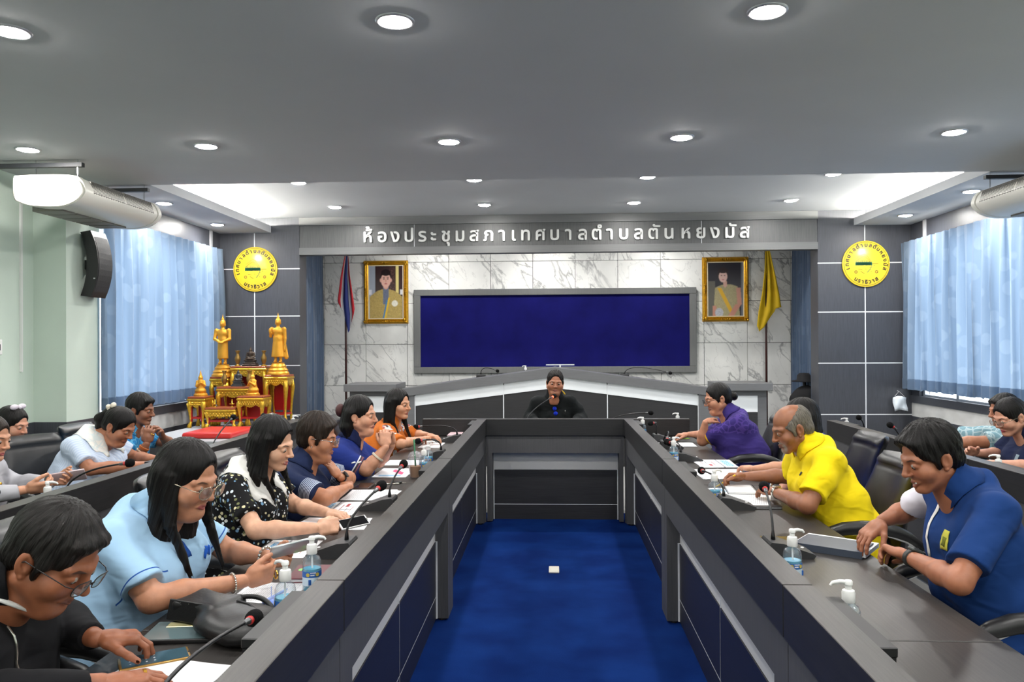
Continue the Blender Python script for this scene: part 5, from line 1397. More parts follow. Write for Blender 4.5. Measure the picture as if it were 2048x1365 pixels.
# ---- head
S3 = np.array([1.08, 1.0, 0.97])      # broad, slightly short heads
def build_head(h, fat=0.0, male=True, smile=0.0, eye=0.5, mouth_open=0.0):
    v = Vol((-0.105, -0.125, -0.235), (0.105, 0.135, 0.14), h)
    f = fat
    v.add(ell((0, -0.012, 0.036), (0.073, 0.094, 0.084)), 0.01)
    v.add(ell((0, 0.028, -0.03), (0.061+0.006*f, 0.062, 0.078)), 0.02)
    for s in (-1, 1):
        v.add(cone((s*(0.050+0.007*f), -0.005, -0.05), (s*0.018, 0.062, -0.098), 0.019+0.006*f, 0.017+0.004*f), 0.02)
        v.add(sph((s*0.040, 0.052, -0.032-0.0*f), 0.026+0.005*f+0.003*smile), 0.02)
        v.add(cone((s*0.012, 0.0835, 0.021), (s*0.046, 0.068, 0.020), 0.011, 0.010), 0.016)
    v.add(ell((0, 0.070, -0.098), (0.020, 0.018, 0.016)), 0.014)
    if f > 0.5: v.add(ell((0, 0.03, -0.118), (0.045, 0.045, 0.022)), 0.03)
    for s in (-1, 1):
        v.sub(sph((s*0.031, 0.103, 0.0), 0.0165), 0.016)
    # nose
    v.add(cone((0, 0.085, 0.016), (0, 0.106, -0.026), 0.0075, 0.0105), 0.012)
    v.add(ell((0, 0.107, -0.030), (0.0125, 0.0105, 0.0095)), 0.006)
    for s in (-1, 1): v.add(ell((s*0.0125, 0.096, -0.033), (0.0085, 0.0095, 0.0075)), 0.005); v.sub(sph((s*0.006, 0.106, -0.0405), 0.003), 0.002)
    # lids: bulge of the eyeball with a slit
    for s in (-1, 1):
        v.add(ell((s*0.031, 0.0765, 0.001), (0.0165, 0.0128, 0.0125)), 0.005)
        v.sub(ell((s*0.031, 0.0905, -0.003+0.001*eye), (0.0125, 0.010, 0.0012+0.0045*eye)), 0.001)
    # mouth
    w = 0.021 + 0.006*smile; up = 0.004*smile; mo = mouth_open*0.006
    for s in (-1, 1):
        v.add(cone((s*w, 0.079-0.004*smile, -0.0665+up), (0, 0.0905, -0.0615), 0.0030, 0.0050), 0.005)
        v.add(cone((s*w, 0.079-0.004*smile, -0.0670+up), (0, 0.0885, -0.0720-mo), 0.0030, 0.0056), 0.005)
    v.sub(ell((0, 0.100, -0.0667-mo*0.5), (w*0.95, 0.013, 0.0010+mo*0.7)), 0.001)
    for s in (-1, 1): v.sub(cone((s*0.019, 0.097, -0.040), (s*(w+0.010), 0.084, -0.062), 0.0025, 0.0025), 0.012)
    # ears
    for s in (-1, 1):
        R = np.array(Matrix.Rotation(s*0.35, 3, 'Z') @ Matrix.Rotation(0.15, 3, 'X'))
        v.add(ell((s*(0.074+0.002*f), -0.012, -0.006), (0.0085, 0.0185, 0.032), R), 0.005)
        v.sub(ell((s*(0.083+0.002*f), -0.006, -0.002), (0.0075, 0.0095, 0.019), R), 0.004)
        v.add(sph((s*(0.072+0.002*f), -0.004, -0.035), 0.0075), 0.004)
    nr = 0.054 if male else 0.047; nr += 0.006*f
    v.add(cone((0, -0.018, -0.06), (0, -0.034, -0.20), nr, nr+0.003), 0.022)
    V, F = v.mesh(); return V*S3, F

_HEADS = {}
# ---- hands: wrist at origin, fingers +Y, palm faces -Z; thumb on the -X side for a right hand
HP = {'flat': ((.12, .15, .1), .08, 0.35), 'relax': ((.35, .5, .3), .05, 0.30), 'curl': ((.75, .9, .5), .03, 0.10), 'grip': ((1.0, 1.15, .6), .02, 0.02),
      'fist': ((1.35, 1.5, .9), .02, 0.05), 'tap': ((.55, .6, .25), .07, 0.45), 'pinch': ((.8, .75, .35), .03, 0.0), 'spread': ((.08, .1, .05), .16, 0.75), 'under': ((.5, .6, .3), .03, 0.15)}
_HANDS = {}
def hand_mesh(side, pose, h):
    k = (side, pose, round(h, 4))
    if k in _HANDS: return _HANDS[k]
    (c1, c2, c3), spread, thumb = HP[pose]; s = -1 if side == 'R' else 1
    v = Vol((-0.085, -0.06, -0.10), (0.085, 0.20, 0.06), h)
    v.add(cone((0, -0.012, 0), (0, 0.03, 0), 0.0235, 0.026, flat=((0, 0, 1), 1.15)), 0.01)
    v.add(rbox((0, 0.048, 0), (0.038, 0.044, 0.013), 0.012), 0.014)
    v.add(ell((s*0.026, 0.03, -0.008), (0.018, 0.03, 0.015)), 0.012); v.add(ell((-s*0.027, 0.035, -0.007), (0.013, 0.03, 0.012)), 0.01)
    bx = [0.029, 0.0098, -0.0098, -0.028]; by = [0.086, 0.091, 0.087, 0.077]; L = [0.070, 0.078, 0.072, 0.056]; rr = [0.0088, 0.009, 0.0086, 0.0076]
    for i in range(4):
        x0 = s*bx[i]; an = s*spread*(1.5-i)*-1
        d = np.array([-sin(an), cos(an), 0]); p = np.array([x0, by[i]-0.012, 0.001]); cv = 0.0
        e = p + d*0.012; v.add(cone(p, e, rr[i]+0.001, rr[i]+0.0012), 0.008); p = e
        tw = 1 + 0.10*(i-1.5)*(-1 if pose == 'tap' else 1) + (0.35 if pose == 'tap' and i > 1 else 0)
        for j, (fr, cc) in enumerate(((0.46, c1), (0.30, c2), (0.24, c3))):
            cv += cc*tw; dd = np.array([d[0]*cos(cv), d[1]*cos(cv), -sin(cv)]); e = p + dd*L[i]*fr
            v.add(cone(p, e, rr[i]*(1-0.06*j), rr[i]*(0.95-0.07*j)), 0.003); p = e
    # thumb leaves the side of the palm near its base
    p = np.array([s*0.030, 0.018, -0.006]); d = np.array([s*(0.35+thumb), 0.85, -0.30]); d /= np.linalg.norm(d)
    for ln, r0, r1, bend in ((0.040, 0.0135, 0.0115, 0), (0.032, 0.0112, 0.0100, 0.35), (0.026, 0.0100, 0.0082, 0.3)):
        d = d + np.array([-s*bend*0.6, 0.25*bend, -0.3*bend]); d /= np.linalg.norm(d)
        e = p + d*ln; v.add(cone(p, e, r0, r1), 0.006); p = e
    _HANDS[k] = v.mesh(); return _HANDS[k]

EYEW = mat('eye_white', S(150, 140, 132), 0.6); IRIS = mat('dark_iris', S(24, 15, 11), 0.15)
TEETH = mat('teeth', S(232, 226, 212), 0.3)
SHOEM = mat('black_shoe', S(20, 20, 21), 0.35)

def patch(parent, vol, name, o, d, u, w, h, m, n=8, lift=0.0025):
    """small piece of cloth or print laid on a garment: cast a grid along d onto it"""
    o = np.array(o, float); d = np.array(d, float); d /= np.linalg.norm(d); u = np.array(u, float); u -= d*(u@d); u /= np.linalg.norm(u); t = np.cross(d, u)
    V = []; ok = True
    for j in range(n+1):
        for i in range(n+1):
            p = vol.cast(o + u*w*(i/n-.5) + t*h*(j/n-.5), d)
            if p is None: return None
            V.append(p - d*lift)
    F = [(j*(n+1)+i, j*(n+1)+i+1, (j+1)*(n+1)+i+1, (j+1)*(n+1)+i) for j in range(n) for i in range(n)]
    q = mesh_obj(name, V, F, m, parent, smooth=True); q.modifiers.new('t', 'SOLIDIFY').thickness = 0.0015
    return q

def person(hip, face, head, look, label, tone=(196, 142, 112), lip=(150, 84, 76), male=True, fat=0.3, hs=1.04, h=0.006, hh=0.003,
           hair='short', hairm=None, hair_kw=None, R=None, L=None, shirt=None, sleeve=0.72, neck='polo', collar=None, long_sleeve=False,
           smile=0.0, eye=0.45, mouth=0.0, beard=None, glasses=None, build=1.0, shw=None, cuff=None, extras=None, brow=0.8, browc=(22, 16, 14), trouser=(36, 36, 42), pose=None, scoop=0.0, vneck=0.8):
    hs = hs*0.87
    hip = np.array([hip[0], hip[1], 0.0]); ca, sa = cos(face), sin(face)
    def W(p):   # world -> sitter's frame
        q = np.array(p, float) - hip; return np.array([q[0]*ca + q[1]*sa, -q[0]*sa + q[1]*ca, q[2]])
    def D(p):
        return np.array([p[0]*ca + p[1]*sa, -p[0]*sa + p[1]*ca, p[2]])
    Hc = W(head); RM = rotm(*look)
    hl = lambda p: Hc + RM @ (np.array(p, float)*hs*S3)
    nb = hl((0, -0.034, -0.15)) ; nb[2] = max(nb[2], Hc[2]-0.20)
    sw = shw or (0.185 if male else 0.165)*build
    sc_ = nb + np.array([0, -0.035-0.0016*max(0, look[1]), -0.055+0.0025*max(0, look[1])])               # centre of the shoulder line
    if pose is not None: sc_ = sc_ + np.array(pose)
    shR = sc_ + np.array([sw, 0.0, -0.025]); shL = sc_ + np.array([-sw, 0.0, -0.025])
    _hb = hl((0, -0.016, -0.065)); _ax = _hb - sc_; nb = sc_ + _ax*(0.52 + 0.2*(1-vneck))
    pel = np.array([0, 0.0, 0.565])
    sm = skin_mat('skin', tone, lip, beard, brow, browc)
    arms = {}
    for side, spec, sh in (('R', R, shR), ('L', L, shL)):
        sg = 1 if side == 'R' else -1
        if spec is None: spec = dict(e=None)
        if spec.get('e') is None: E = sh + np.array([sg*0.06, 0.10, -0.24]); Wr = E + np.array([-sg*0.08, 0.22, -0.06]); Wr[2] = min(Wr[2], 0.70); Wr = np.array([sg*0.12, sh[1]+0.20, 0.60]); spec = dict(spec, pose='relax', f=D((cos(face+pi/2), sin(face+pi/2), -0.2)), n=(0, 0, -1), loc=True)
        else: E = W(spec['e']); Wr = W(spec['w'])
        # keep arm lengths human: shoulder slides towards a far elbow
        arms[side] = (sh, E, Wr, spec)
    lo = np.min([pel-0.22, Hc-0.30] + [np.minimum(a[1], a[2])-0.10 for a in arms.values()], axis=0); hi_ = np.max([pel+0.22, nb+0.12] + [np.maximum(np.maximum(a[0], a[1]), a[2])+0.10 for a in arms.values()], axis=0)
    lo[2] = 0.44
    # ---------------- torso description shared by body and shirt
    b = build; ch = pel*0.32 + sc_*0.68 + np.array([0, 0.015, -0.02]); ws = pel*0.68 + sc_*0.32 + np.array([0, 0.01, 0])
    def torso(g):
        P = []; lw = 0.020 if g > 0 else 0.0
        for s in (-1, 1):
            P.append((cone(pel + np.array([s*0.075*b, 0, 0]), ws + np.array([s*0.06*b, 0, 0]), 0.115*b+g+lw, 0.108*b+g+0.014*fat+lw), 0.05))
            P.append((cone(ws + np.array([s*0.06*b, 0, 0]), ch + np.array([s*0.07*b, 0, 0]), 0.108*b+g+0.014*fat+lw, 0.108*b+g+lw*0.4), 0.05))
            P.append((cone(ch + np.array([s*0.07*b, -0.005, 0]), sc_ + np.array([s*(sw-0.075), -0.012, -0.035]), 0.105*b+g, 0.066+g), 0.05))
        P.append((cone(shR + np.array([-0.02, -0.005, -0.006]), shL + np.array([0.02, -0.005, -0.006]), 0.051+g, 0.051+g), 0.04))
        P.append((cone(sc_ + np.array([0, -0.01, 0.0]), nb + np.array([0, -0.012, -0.01]), 0.085+g*0.5, 0.056+g*0.3), 0.05))
        if fat > 0.4: P.append((ell(ws + np.array([0, 0.06, -0.03]), (0.15*b+g, 0.12*b*(0.8+0.3*fat)+g, 0.13+g)), 0.06))
        if not male:
            for s in (-1, 1): P.append((sph(ch + np.array([s*0.072*b, 0.075*b, -0.005]), 0.062*b+g+0.01*fat), 0.05))
        return P
    v = Vol(lo, hi_, h)
    for pr, k in torso(-0.012): v.add(pr, k)
    v.add(cone(sc_ + np.array([0, -0.01, -0.01]), hl((0, -0.02, -0.06)), (0.062 if male else 0.054)+0.006*fat, ((0.054 if male else 0.047)+0.006*fat)*hs), 0.03)
    ar = (0.040 if male else 0.037)*(0.9+0.16*b+0.1*fat); fa = (0.0345 if male else 0.032)*(0.95+0.1*b+0.1*fat); wr = 0.0225 if male else 0.0205
    parts_V = []; parts_F = []; hcs = []
    for side, (sh, E, Wr, spec) in arms.items():
        v.add(cone(sh, E, ar+0.004, ar*0.86), 0.035); d = Wr-E
        v.add(cone(E, E + d*0.33, ar*0.84, fa), 0.015); v.add(cone(E + d*0.33, Wr, fa, wr), 0.015)
    V, F = v.mesh(); parts_V.append(V); parts_F.append(F); hcs.append(np.tile(np.array([[0, -1, 0]], np.float32), (len(V), 1)))
    # head
    key = (round(hh, 4), round(fat, 1), male, smile, eye, mouth)
    if key not in _HEADS: _HEADS[key] = build_head(hh, fat, male, smile, eye, mouth)
    HV, HF = _HEADS[key]; n = sum(len(a) for a in parts_V)
    parts_V.append((HV*hs) @ RM.T + Hc); parts_F.append(HF + n); hcs.append(HV)
    # hands
    hand_fr = {}
    for side, (sh, E, Wr, spec) in arms.items():
        fd = np.array(spec['f']) if spec.get('loc') else D(spec.get('f', None) if spec.get('f') is not None else (np.array(spec['w'])-np.array(spec['e'])))
        fd = fd/np.linalg.norm(fd); pn = np.array(spec.get('n', (0, 0, -1)), float); pn = pn if spec.get('loc') else D(pn)
        z = -pn; z = z - fd*(z@fd); z /= np.linalg.norm(z); x = np.cross(fd, z); M3 = np.stack([x, fd, z], 1)
        hsz = spec.get('s', (0.90 if male else 0.83))
        hv, hf = hand_mesh(side, spec.get('pose', 'relax'), max(hh, 0.0028))
        n = sum(len(a) for a in parts_V); parts_V.append((hv*hsz) @ M3.T + Wr + fd*0.012); parts_F.append(hf + n); hcs.append(np.tile(np.array([[0, -1, 0]], np.float32), (len(hv), 1)))
        hand_fr[side] = (Wr, M3)
    V = np.concatenate(parts_V); F = np.concatenate(parts_F); HCA = np.concatenate(hcs)
    root = np_mesh('person', V, F, sm, attrs={'hc': HCA}); root.location = hip; root.rotation_euler = (0, 0, face); tag(root, label, 'person')
    # ---------------- eyes
    for s in (-1, 1):
        e = MB(); e.ball((0, 0, 0), 0.0122*hs, 12); e.bm.faces.ensure_lookup_table()
        gz = Vector((0, 0.80, -0.6 + 0.6*eye)).normalized()
        for f_ in e.bm.faces:
            f_.material_index = 1 if f_.calc_center_median().normalized().dot(gz) > 0.76 else 0
        o = e.build('eye', [EYEW, IRIS], root, smooth=True); M4 = Matrix([list(RM[i]) + [0] for i in range(3)] + [[0, 0, 0, 1]]); M4.translation = Vector(hl((s*0.031, 0.0785, 0.0))); o.matrix_local = M4
    if mouth > 0.3:
        o = MB().box(-0.017*hs, 0.017*hs, -0.01, 0.004, -0.0035*hs, 0.0035*hs, 0.002).build('teeth', TEETH, root); M4 = Matrix([list(RM[i]) + [0] for i in range(3)] + [[0, 0, 0, 1]]); M4.translation = Vector(hl((0, 0.0845, -0.0665))); o.matrix_local = M4
    # ---------------- shirt
    g = 0.009
    vs = Vol(lo, hi_, h); 
    for pr, k in torso(g): vs.add(pr, k)
    slr = {}
    for side, (sh, E, Wr, spec) in arms.items():
        if long_sleeve:
            d = Wr-E; vs.add(cone(sh, E, ar+0.020, ar+0.012), 0.04); vs.add(cone(E, E + d*0.45, ar+0.011, fa+0.012), 0.02); vs.add(cone(E + d*0.45, E + d*0.93, fa+0.012, wr+0.012, cut1=1.0), 0.012)
        else:
            e_ = sh + (E-sh)*sleeve; vs.add(cone(sh, e_, ar+0.012, ar+0.017, cut1=1.0), 0.035)
    rs = np.random.RandomState(int(abs(head[0]*971+head[1]*353)) % 9999); q = rs.uniform(0, 6, 6)
    def folds(x, y, z):
        return 0.0062*(np.sin(34*z + 9*x + 3*np.sin(11*y+q[0]) + q[1])*np.sin(9*x+7*y+q[2]) + 0.7*np.sin(52*(z*0.7+y*0.6)+4*np.sin(8*x+q[3])+q[4])*np.sin(13*z-5*x+q[5]))
    vs.disp(folds)
    nd = _ax/np.linalg.norm(_ax)
    nrad = (0.056 if male else 0.049) + 0.005*fat
    if neck != 'crew':      # open throat
        vs.sub(cone(nb + nd*0.03, nb + nd*0.14, nrad*0.90, nrad*1.05), 0.006)
        vs.sub(cone(nb + np.array([0, 0.075, -0.015]), nb + np.array([0, 0.115+scoop*0.1, -0.015-0.06*vneck-scoop]), 0.030*vneck, 0.006), 0.005)
    else: vs.sub(cone(nb + nd*0.015, nb + nd*0.14, nrad*0.95, nrad*1.4), 0.004)
    SV, SF = vs.mesh()
    at = {'slr': np.zeros(len(SV)), 'sll': np.zeros(len(SV))}
    for side, (sh, E, Wr, spec) in arms.items():
        ax = (E-sh)*(0.72 if long_sleeve else sleeve); t = (SV-sh) @ ax/(ax@ax); dist = np.linalg.norm(SV - (sh + np.clip(t, 0, 1)[:, None]*ax), axis=1)
        at['slr' if side == 'R' else 'sll'] = np.where((dist < ar+0.05) & (t > 0.0), t, 0)
    so = np_mesh('shirt', SV, SF, shirt, root, attrs=at)
    if cuff is not None and not long_sleeve:
        pass
    # ---------------- collar
    if neck in ('polo', 'wide', 'stand', 'crew'):
        V = []; Fq = []; n = 36; ndo = nd
        if neck == 'wide': nd = nd*0.45 + np.array([0, 0, 1.0]); nd = nd/np.linalg.norm(nd)
        ax_y = np.array([0, 1, 0]) - nd*nd[1]; ax_y /= np.linalg.norm(ax_y); ax_x = np.cross(ax_y, nd)
        gap = {'polo': 0.42, 'wide': 0.55, 'stand': 0.25, 'crew': 0.0}[neck]
        for i in range(n+1):
            a = gap + (2*pi-2*gap)*i/n; fr = max(0.0, cos(a)); rdir = ax_x*sin(a) + ax_y*cos(a); c0 = nb + nd*0.008
            dn = 0.028*fr**2
            if neck == 'polo': prof = [(nrad+0.004, 0.0-dn*2.0), (nrad+0.005, 0.034-dn*1.6), (nrad+0.009, 0.036-dn*1.6), (nrad+0.017, 0.018-dn*1.8), (nrad+0.030, -0.008-dn*2.2-0.02*max(0, cos(a)-0.75)*4*0.6)]
            elif neck == 'wide': prof = [(nrad+0.004, 0.0-dn*2.4), (nrad+0.006, 0.018-dn*2.0), (nrad+0.03, 0.010-dn*2.2), (nrad+0.065, -0.022-dn*2.6), (nrad+0.105+0.006*sin(a*12), -0.066-dn*2.8+0.004*sin(a*12))]
            elif neck == 'stand': prof = [(nrad+0.012, -0.02-dn), (nrad+0.010, 0.012-dn), (nrad+0.010, 0.045-dn*1.2), (nrad+0.015, 0.046-dn*1.2), (nrad+0.017, -0.01-dn)]
            else: prof = [(nrad+0.002, -0.006), (nrad+0.003, 0.010), (nrad+0.006, 0.013), (nrad+0.009, 0.008), (nrad+0.012, -0.01)]
            for r_, z_ in prof: V.append(c0 + rdir*r_*np.array([1.0, 1.0, 1.0]) + nd*z_)
        k = 5
        for i in range(n):
            for j in range(k-1): Fq.append((i*k+j, (i+1)*k+j, (i+1)*k+j+1, i*k+j+1))
        if neck in ('polo', 'wide'):     # lay the lower leaf on the garment
            for idx in range(len(V)):
                jj = idx % 5
                if jj >= (2 if neck == 'wide' else 3):
                    dr = nd if neck == 'polo' else np.array([0, 0, 1.0]); st_ = V[idx] + dr*(0.07 if neck == 'polo' else 0.10)
                    q = vs.cast(st_, -dr, n=int((0.14 if neck == 'polo' else 0.26)/(vs.h*0.5)))
                    if q is not None and vs.at(st_) > 0: V[idx] = q + dr*(0.005 if jj == 4 else 0.009)
        co = mesh_obj('collar', V, Fq, collar or shirt, root, smooth=True); sd = co.modifiers.new('t', 'SOLIDIFY'); sd.thickness = 0.003; sd.offset = 0
    # ---------------- trousers and shoes
    vt = Vol((-0.30, -0.24, 0.02), (0.30, 0.68, 0.70), 0.011)
    for s in (-1, 1):
        k_ = np.array([s*0.12*b, 0.43, 0.515]); a_ = np.array([s*0.12*b, 0.42, 0.10])
        vt.add(cone((s*0.085*b, 0.0, 0.555), k_, 0.098*b, 0.068), 0.03); vt.add(cone(k_, a_, 0.066, 0.052, cut1=1.0), 0.02)
    vt.add(ell((0, -0.02, 0.57), (0.18*b, 0.14*b, 0.115)), 0.04)
    TV, TF = vt.mesh(); np_mesh('trousers', TV, TF, cloth_mat('trouser_cloth', trouser), root)
    for s in (-1, 1):
        w_ = Vol((s*0.12*b-0.07, 0.30, -0.01), (s*0.12*b+0.07, 0.66, 0.14), 0.009)
        w_.add(ell((s*0.12*b, 0.50, 0.034), (0.046, 0.115, 0.032)), 0.01).add(cone((s*0.12*b, 0.42, 0.05), (s*0.12*b, 0.42, 0.10), 0.042, 0.042), 0.02)
        w_.sub(half((0, 0, 1), 0.004, (-1, -1, -0.02), (1, 1, 0.02)), 0.003)
        a, f_ = w_.mesh(); np_mesh('shoe', a, f_, SHOEM, root)
    # ---------------- hair
    if hair:
        down = RM.T @ np.array([0, 0, -1.0]); fwd = RM.T @ np.array([0, 1.0, 0])
        hv = HAIR[hair](down, fwd, max(hh, 0.0032), RM=RM, hs=hs, fat=fat, **(hair_kw or {}))
        a, f_ = hv.mesh(); np_mesh('hair', (a*hs*S3) @ RM.T + Hc, f_, hairm or HBLACK, root, attrs={'hc': hair_uv(a)})
    M4 = Matrix([list(RM[i]*hs*S3) + [0] for i in range(3)] + [[0, 0, 0, 1]]); M4.translation = Vector(Hc)
    if glasses:
        make_glasses(root, M4, glasses)
    ctx = dict(root=root, vs=vs, body=v, W=W, D=D, hl=hl, arms=arms, sc=sc_, ch=ch, ws=ws, nb=nb, M4=M4, hands=hand_fr, wr=wr, RM=RM, Hc=Hc, sh=(shR, shL), fa=fa)
    if extras: extras(ctx)
    return ctx

LENSM = clear_mat('spectacle_lens', (0.94, 0.95, 0.96, 1), 0.05)
def make_glasses(root, M4, fm):
    m, wd, ht, rnd_ = fm
    fr = MB()
    def rim(s):
        P = []
        for i in range(28):
            a = 2*pi*i/28; ca, sa = cos(a), sin(a); e = rnd_
            P.append((s*0.0335 + wd*np.sign(ca)*abs(ca)**e, 0.112 - 0.006*abs(ca)*(1 if ca*s > 0 else 0.2), -0.004 + ht*np.sign(sa)*abs(sa)**e))
        return P
    for s in (-1, 1):
        p = rim(s); fr.tube(p + [p[0], p[1]], 0.0013, 6, cap=False)
        fr.tube([(s*(0.0335+wd), 0.106, 0.002), (s*0.072, 0.092, 0.004), (s*0.081, 0.03, 0.006), (s*0.083, -0.01, 0.006), (s*0.082, -0.028, -0.012)], 0.0014, 6)
        fr.tube([(s*0.013, 0.111, -0.004), (s*0.011, 0.106, -0.014)], 0.0012, 5)
    fr.tube([(-0.0335+wd, 0.112, 0.002), (0, 0.115, 0.005), (0.0335-wd, 0.112, 0.002)], 0.0013, 6)
    o = fr.build('glasses', m, root, smooth=True); o.matrix_local = M4
    for s in (-1, 1):
        p = rim(s); V = [(s*0.0335, 0.1115, -0.004)] + p; F = [(0, i+1, (i+1) % 28+1) for i in range(28)]
        q = mesh_obj('lens', V, F, LENSM, o); q.modifiers.new('t', 'SOLIDIFY').thickness = 0.001

def hair_uv(a):
    az = np.arctan2(a[:, 0], a[:, 1]+0.035); rr = np.sqrt(a[:, 0]**2 + (a[:, 1]+0.03)**2); pol = np.arctan2(rr, a[:, 2]-0.0)
    w = np.clip(rr/0.07, 0.15, 1)
    return np.stack([az*0.085, pol*0.09*0.12 + a[:, 2]*0.02, rr*0.25], 1)
# ---- hair styles, built in the head's frame
def strand_noise(amp, fz=22, fa=46, seed=0.0):
    def f(x, y, z):
        a = np.arctan2(x, y+0.02); w = 1.2*np.sin(fz*z+seed) + 0.8*np.sin(0.43*fz*z+31*y+2.1*seed)
        return 0.6*amp*(np.sin(0.37*fa*a + 2*w + seed)*0.9 + np.sin(0.83*fa*a - 2.6*w + 1.7*seed)*0.6 + np.sin(1.51*fa*a + 3.1*w)*0.45) + 0*z
    return f
def cap(v, t, crown=0.0):
    t = t*0.75
    v.add(ell((0, -0.014, 0.038+crown*0.5), (0.0745+t, 0.0955+t, 0.087+t+crown)), 0.01)
def h_short(down, fwd, h, RM=None, hs=1, fat=0, t=0.010, crown=0.004, fringe=0.3, line=0.0, side=0.0, seed=0.0, nape=-0.055, rough=0.0022, sweep=0.0):
    v = Vol((-0.13, -0.15, -0.14), (0.13, 0.16, 0.18), h)
    cap(v, t, crown); v.add(ell((0, -0.052, -0.015), (0.069+t*0.2, 0.054+t*0.2, 0.058)), 0.015)
    for s in (-1, 1): v.add(ell((s*0.068, 0.018, 0.008), (0.010+t*0.5, 0.024, 0.040+side)), 0.008)
    if fringe: v.add(ell((sweep*0.03, 0.058, 0.078), (0.058, 0.030+0.008*fringe, 0.022+0.012*fringe)), 0.015)
    v.disp(strand_noise(rough, 25, 40, seed))
    v.sub(ell((0, 0.118, -0.012+line), (0.074, 0.066, 0.096)), 0.016)
    v.sub(rbox((0, 0.14, -0.06), (0.12, 0.115, 0.072), 0.03), 0.008)
    for s in (-1, 1): v.sub(ell((s*0.088, -0.010, -0.014), (0.026, 0.026, 0.036)), 0.005)
    v.sub(half((0, -0.25, 1), nape, (-0.2, -0.2, -0.2), (0.2, 0.2, 0.0)), 0.006)
    return v
def h_bald(down, fwd, h, RM=None, hs=1, fat=0, t=0.003, seed=0.0):
    v = h_short(down, fwd, h, RM, hs, fat, t=t, crown=0.0, fringe=0, line=0.0, seed=seed, rough=0.0012)
    v.sub(ell((0, 0.050, 0.105), (0.066, 0.105, 0.080)), 0.035)
    return v
def h_long(down, fwd, h, RM=None, hs=1, fat=0, t=0.012, length=0.34, front=0.0, frontside=(), part=0.0, seed=0.0, cover=True, tuck=False, crown=0.006, width=1.0, top=0.0):
    dn = np.array(down); fw = np.array(fwd)
    ends = []
    back0 = np.array([0, -0.075, -0.01]); 
    v = Vol((-0.20, -0.24, -0.20), (0.20, 0.20, 0.18), h)
    pts = []
    for s in (-1, -0.5, 0, 0.5, 1):
        a = np.array([s*0.062*width, -0.070+0.03*abs(s), 0.02]); c = a + dn*length*0.5 - fw*0.030*(1-abs(s)*0.3); e = a + dn*length - fw*0.018; pts.append((a, c, e))
    fr = []
    for s in frontside:
        a = np.array([s*0.074, -0.004, 0.02]); c = a + dn*0.16 + np.array([s*0.010, 0.0, 0]) + fw*0.004; e = a + dn*(0.16+front) + fw*(0.02+0.05*front/0.2); fr.append((a, c, e, s))
    P = [p for q in pts for p in q] + [p for q in fr for p in q[:3]]
    lo = np.minimum(np.min(P, axis=0)-0.06, (-0.12, -0.15, -0.10)); hi = np.maximum(np.max(P, axis=0)+0.06, (0.12, 0.13, 0.17))
    v = Vol(lo, hi, h)
    cap(v, t, crown)
    v.add(ell((0, -0.06, -0.02), (0.075, 0.062, 0.085)), 0.02)
    for a, c, e in pts:
        v.add(cone(a, c, 0.036, 0.034), 0.025); v.add(cone(c, e, 0.034, 0.016), 0.02)
    for s in (-1, 1):
        if cover: v.add(cone((s*0.074, 0.012, 0.045), np.array([s*0.080, -0.012, -0.02]) + dn*0.10, 0.018, 0.020), 0.02)
        if top: v.add(ell((s*0.04, 0.06, 0.075), (0.04, 0.035, 0.03)), 0.015)
    for a, c, e, s in fr:
        for q in (-1, 0, 1):
            o_ = fw*q*0.011; e2 = e + fw*q*0.004 - dn*0.02*abs(q)
            v.add(cone(a + o_*1.4, c + o_, 0.013, 0.0095), 0.012); v.add(cone(c + o_, e2, 0.0095, 0.003), 0.006)
    v.disp(strand_noise(0.0022, 9, 44, seed))
    v.sub(ell((part*0.02, 0.122, -0.014), (0.069, 0.077, 0.118)), 0.014)
    v.sub(ell((0, 0.06, -0.05), (0.062, 0.06, 0.07)), 0.008)
    if tuck:
        for s in (-1, 1): v.sub(ell((s*0.090, 0.0, -0.014), (0.026, 0.030, 0.036)), 0.006)
    return v
def h_tied(down, fwd, h, RM=None, hs=1, fat=0, t=0.006, bun=None, tail=None, seed=0.0, side=0.0, crown=0.0, line=0.0):
    dn = np.array(down); fw = np.array(fwd); P = [np.array((-0.12, -0.14, -0.11)), np.array((0.12, 0.13, 0.16))]
    if bun is not None: P += [np.array(bun)-0.06, np.array(bun)+0.06]
    tp = None
    if tail is not None:
        a = np.array(tail[0]); c = a - fw*0.085 + dn*0.07 ; e = a - fw*0.10 + dn*tail[1]; tp = (a, c, e); P += [p-0.06 for p in tp] + [p+0.06 for p in tp]
    v = Vol(np.min(P, axis=0), np.max(P, axis=0), h)
    cap(v, t, crown); v.add(ell((0, -0.055, -0.012), (0.070, 0.056, 0.060)), 0.015)
    for s in (-1, 1): v.add(ell((s*0.068, 0.02, 0.01), (0.010, 0.022, 0.036+side)), 0.008)
    if bun is not None: v.add(ell(bun, (0.036, 0.030, 0.036)), 0.012)
    if tp:
        v.add(cone(tp[0], tp[1], 0.024, 0.034), 0.015); v.add(cone(tp[1], tp[2], 0.034, 0.014), 0.02)
    v.disp(strand_noise(0.0014, 12, 36, seed))
    v.sub(ell((0, 0.116, -0.014+line), (0.071, 0.066, 0.106)), 0.014); v.sub(rbox((0, 0.14, -0.06), (0.12, 0.112, 0.068), 0.03), 0.008)
    for s in (-1, 1): v.sub(ell((s*0.090, -0.008, -0.014), (0.027, 0.026, 0.036)), 0.005)
    if bun is not None or tail is not None:
        v.sub(half((0, -0.2, 1), -0.058, (-0.2, -0.085, -0.2), (0.2, 0.2, 0.0)), 0.006)
    return v
HAIR = dict(short=h_short, bald=h_bald, long=h_long, tied=h_tied)

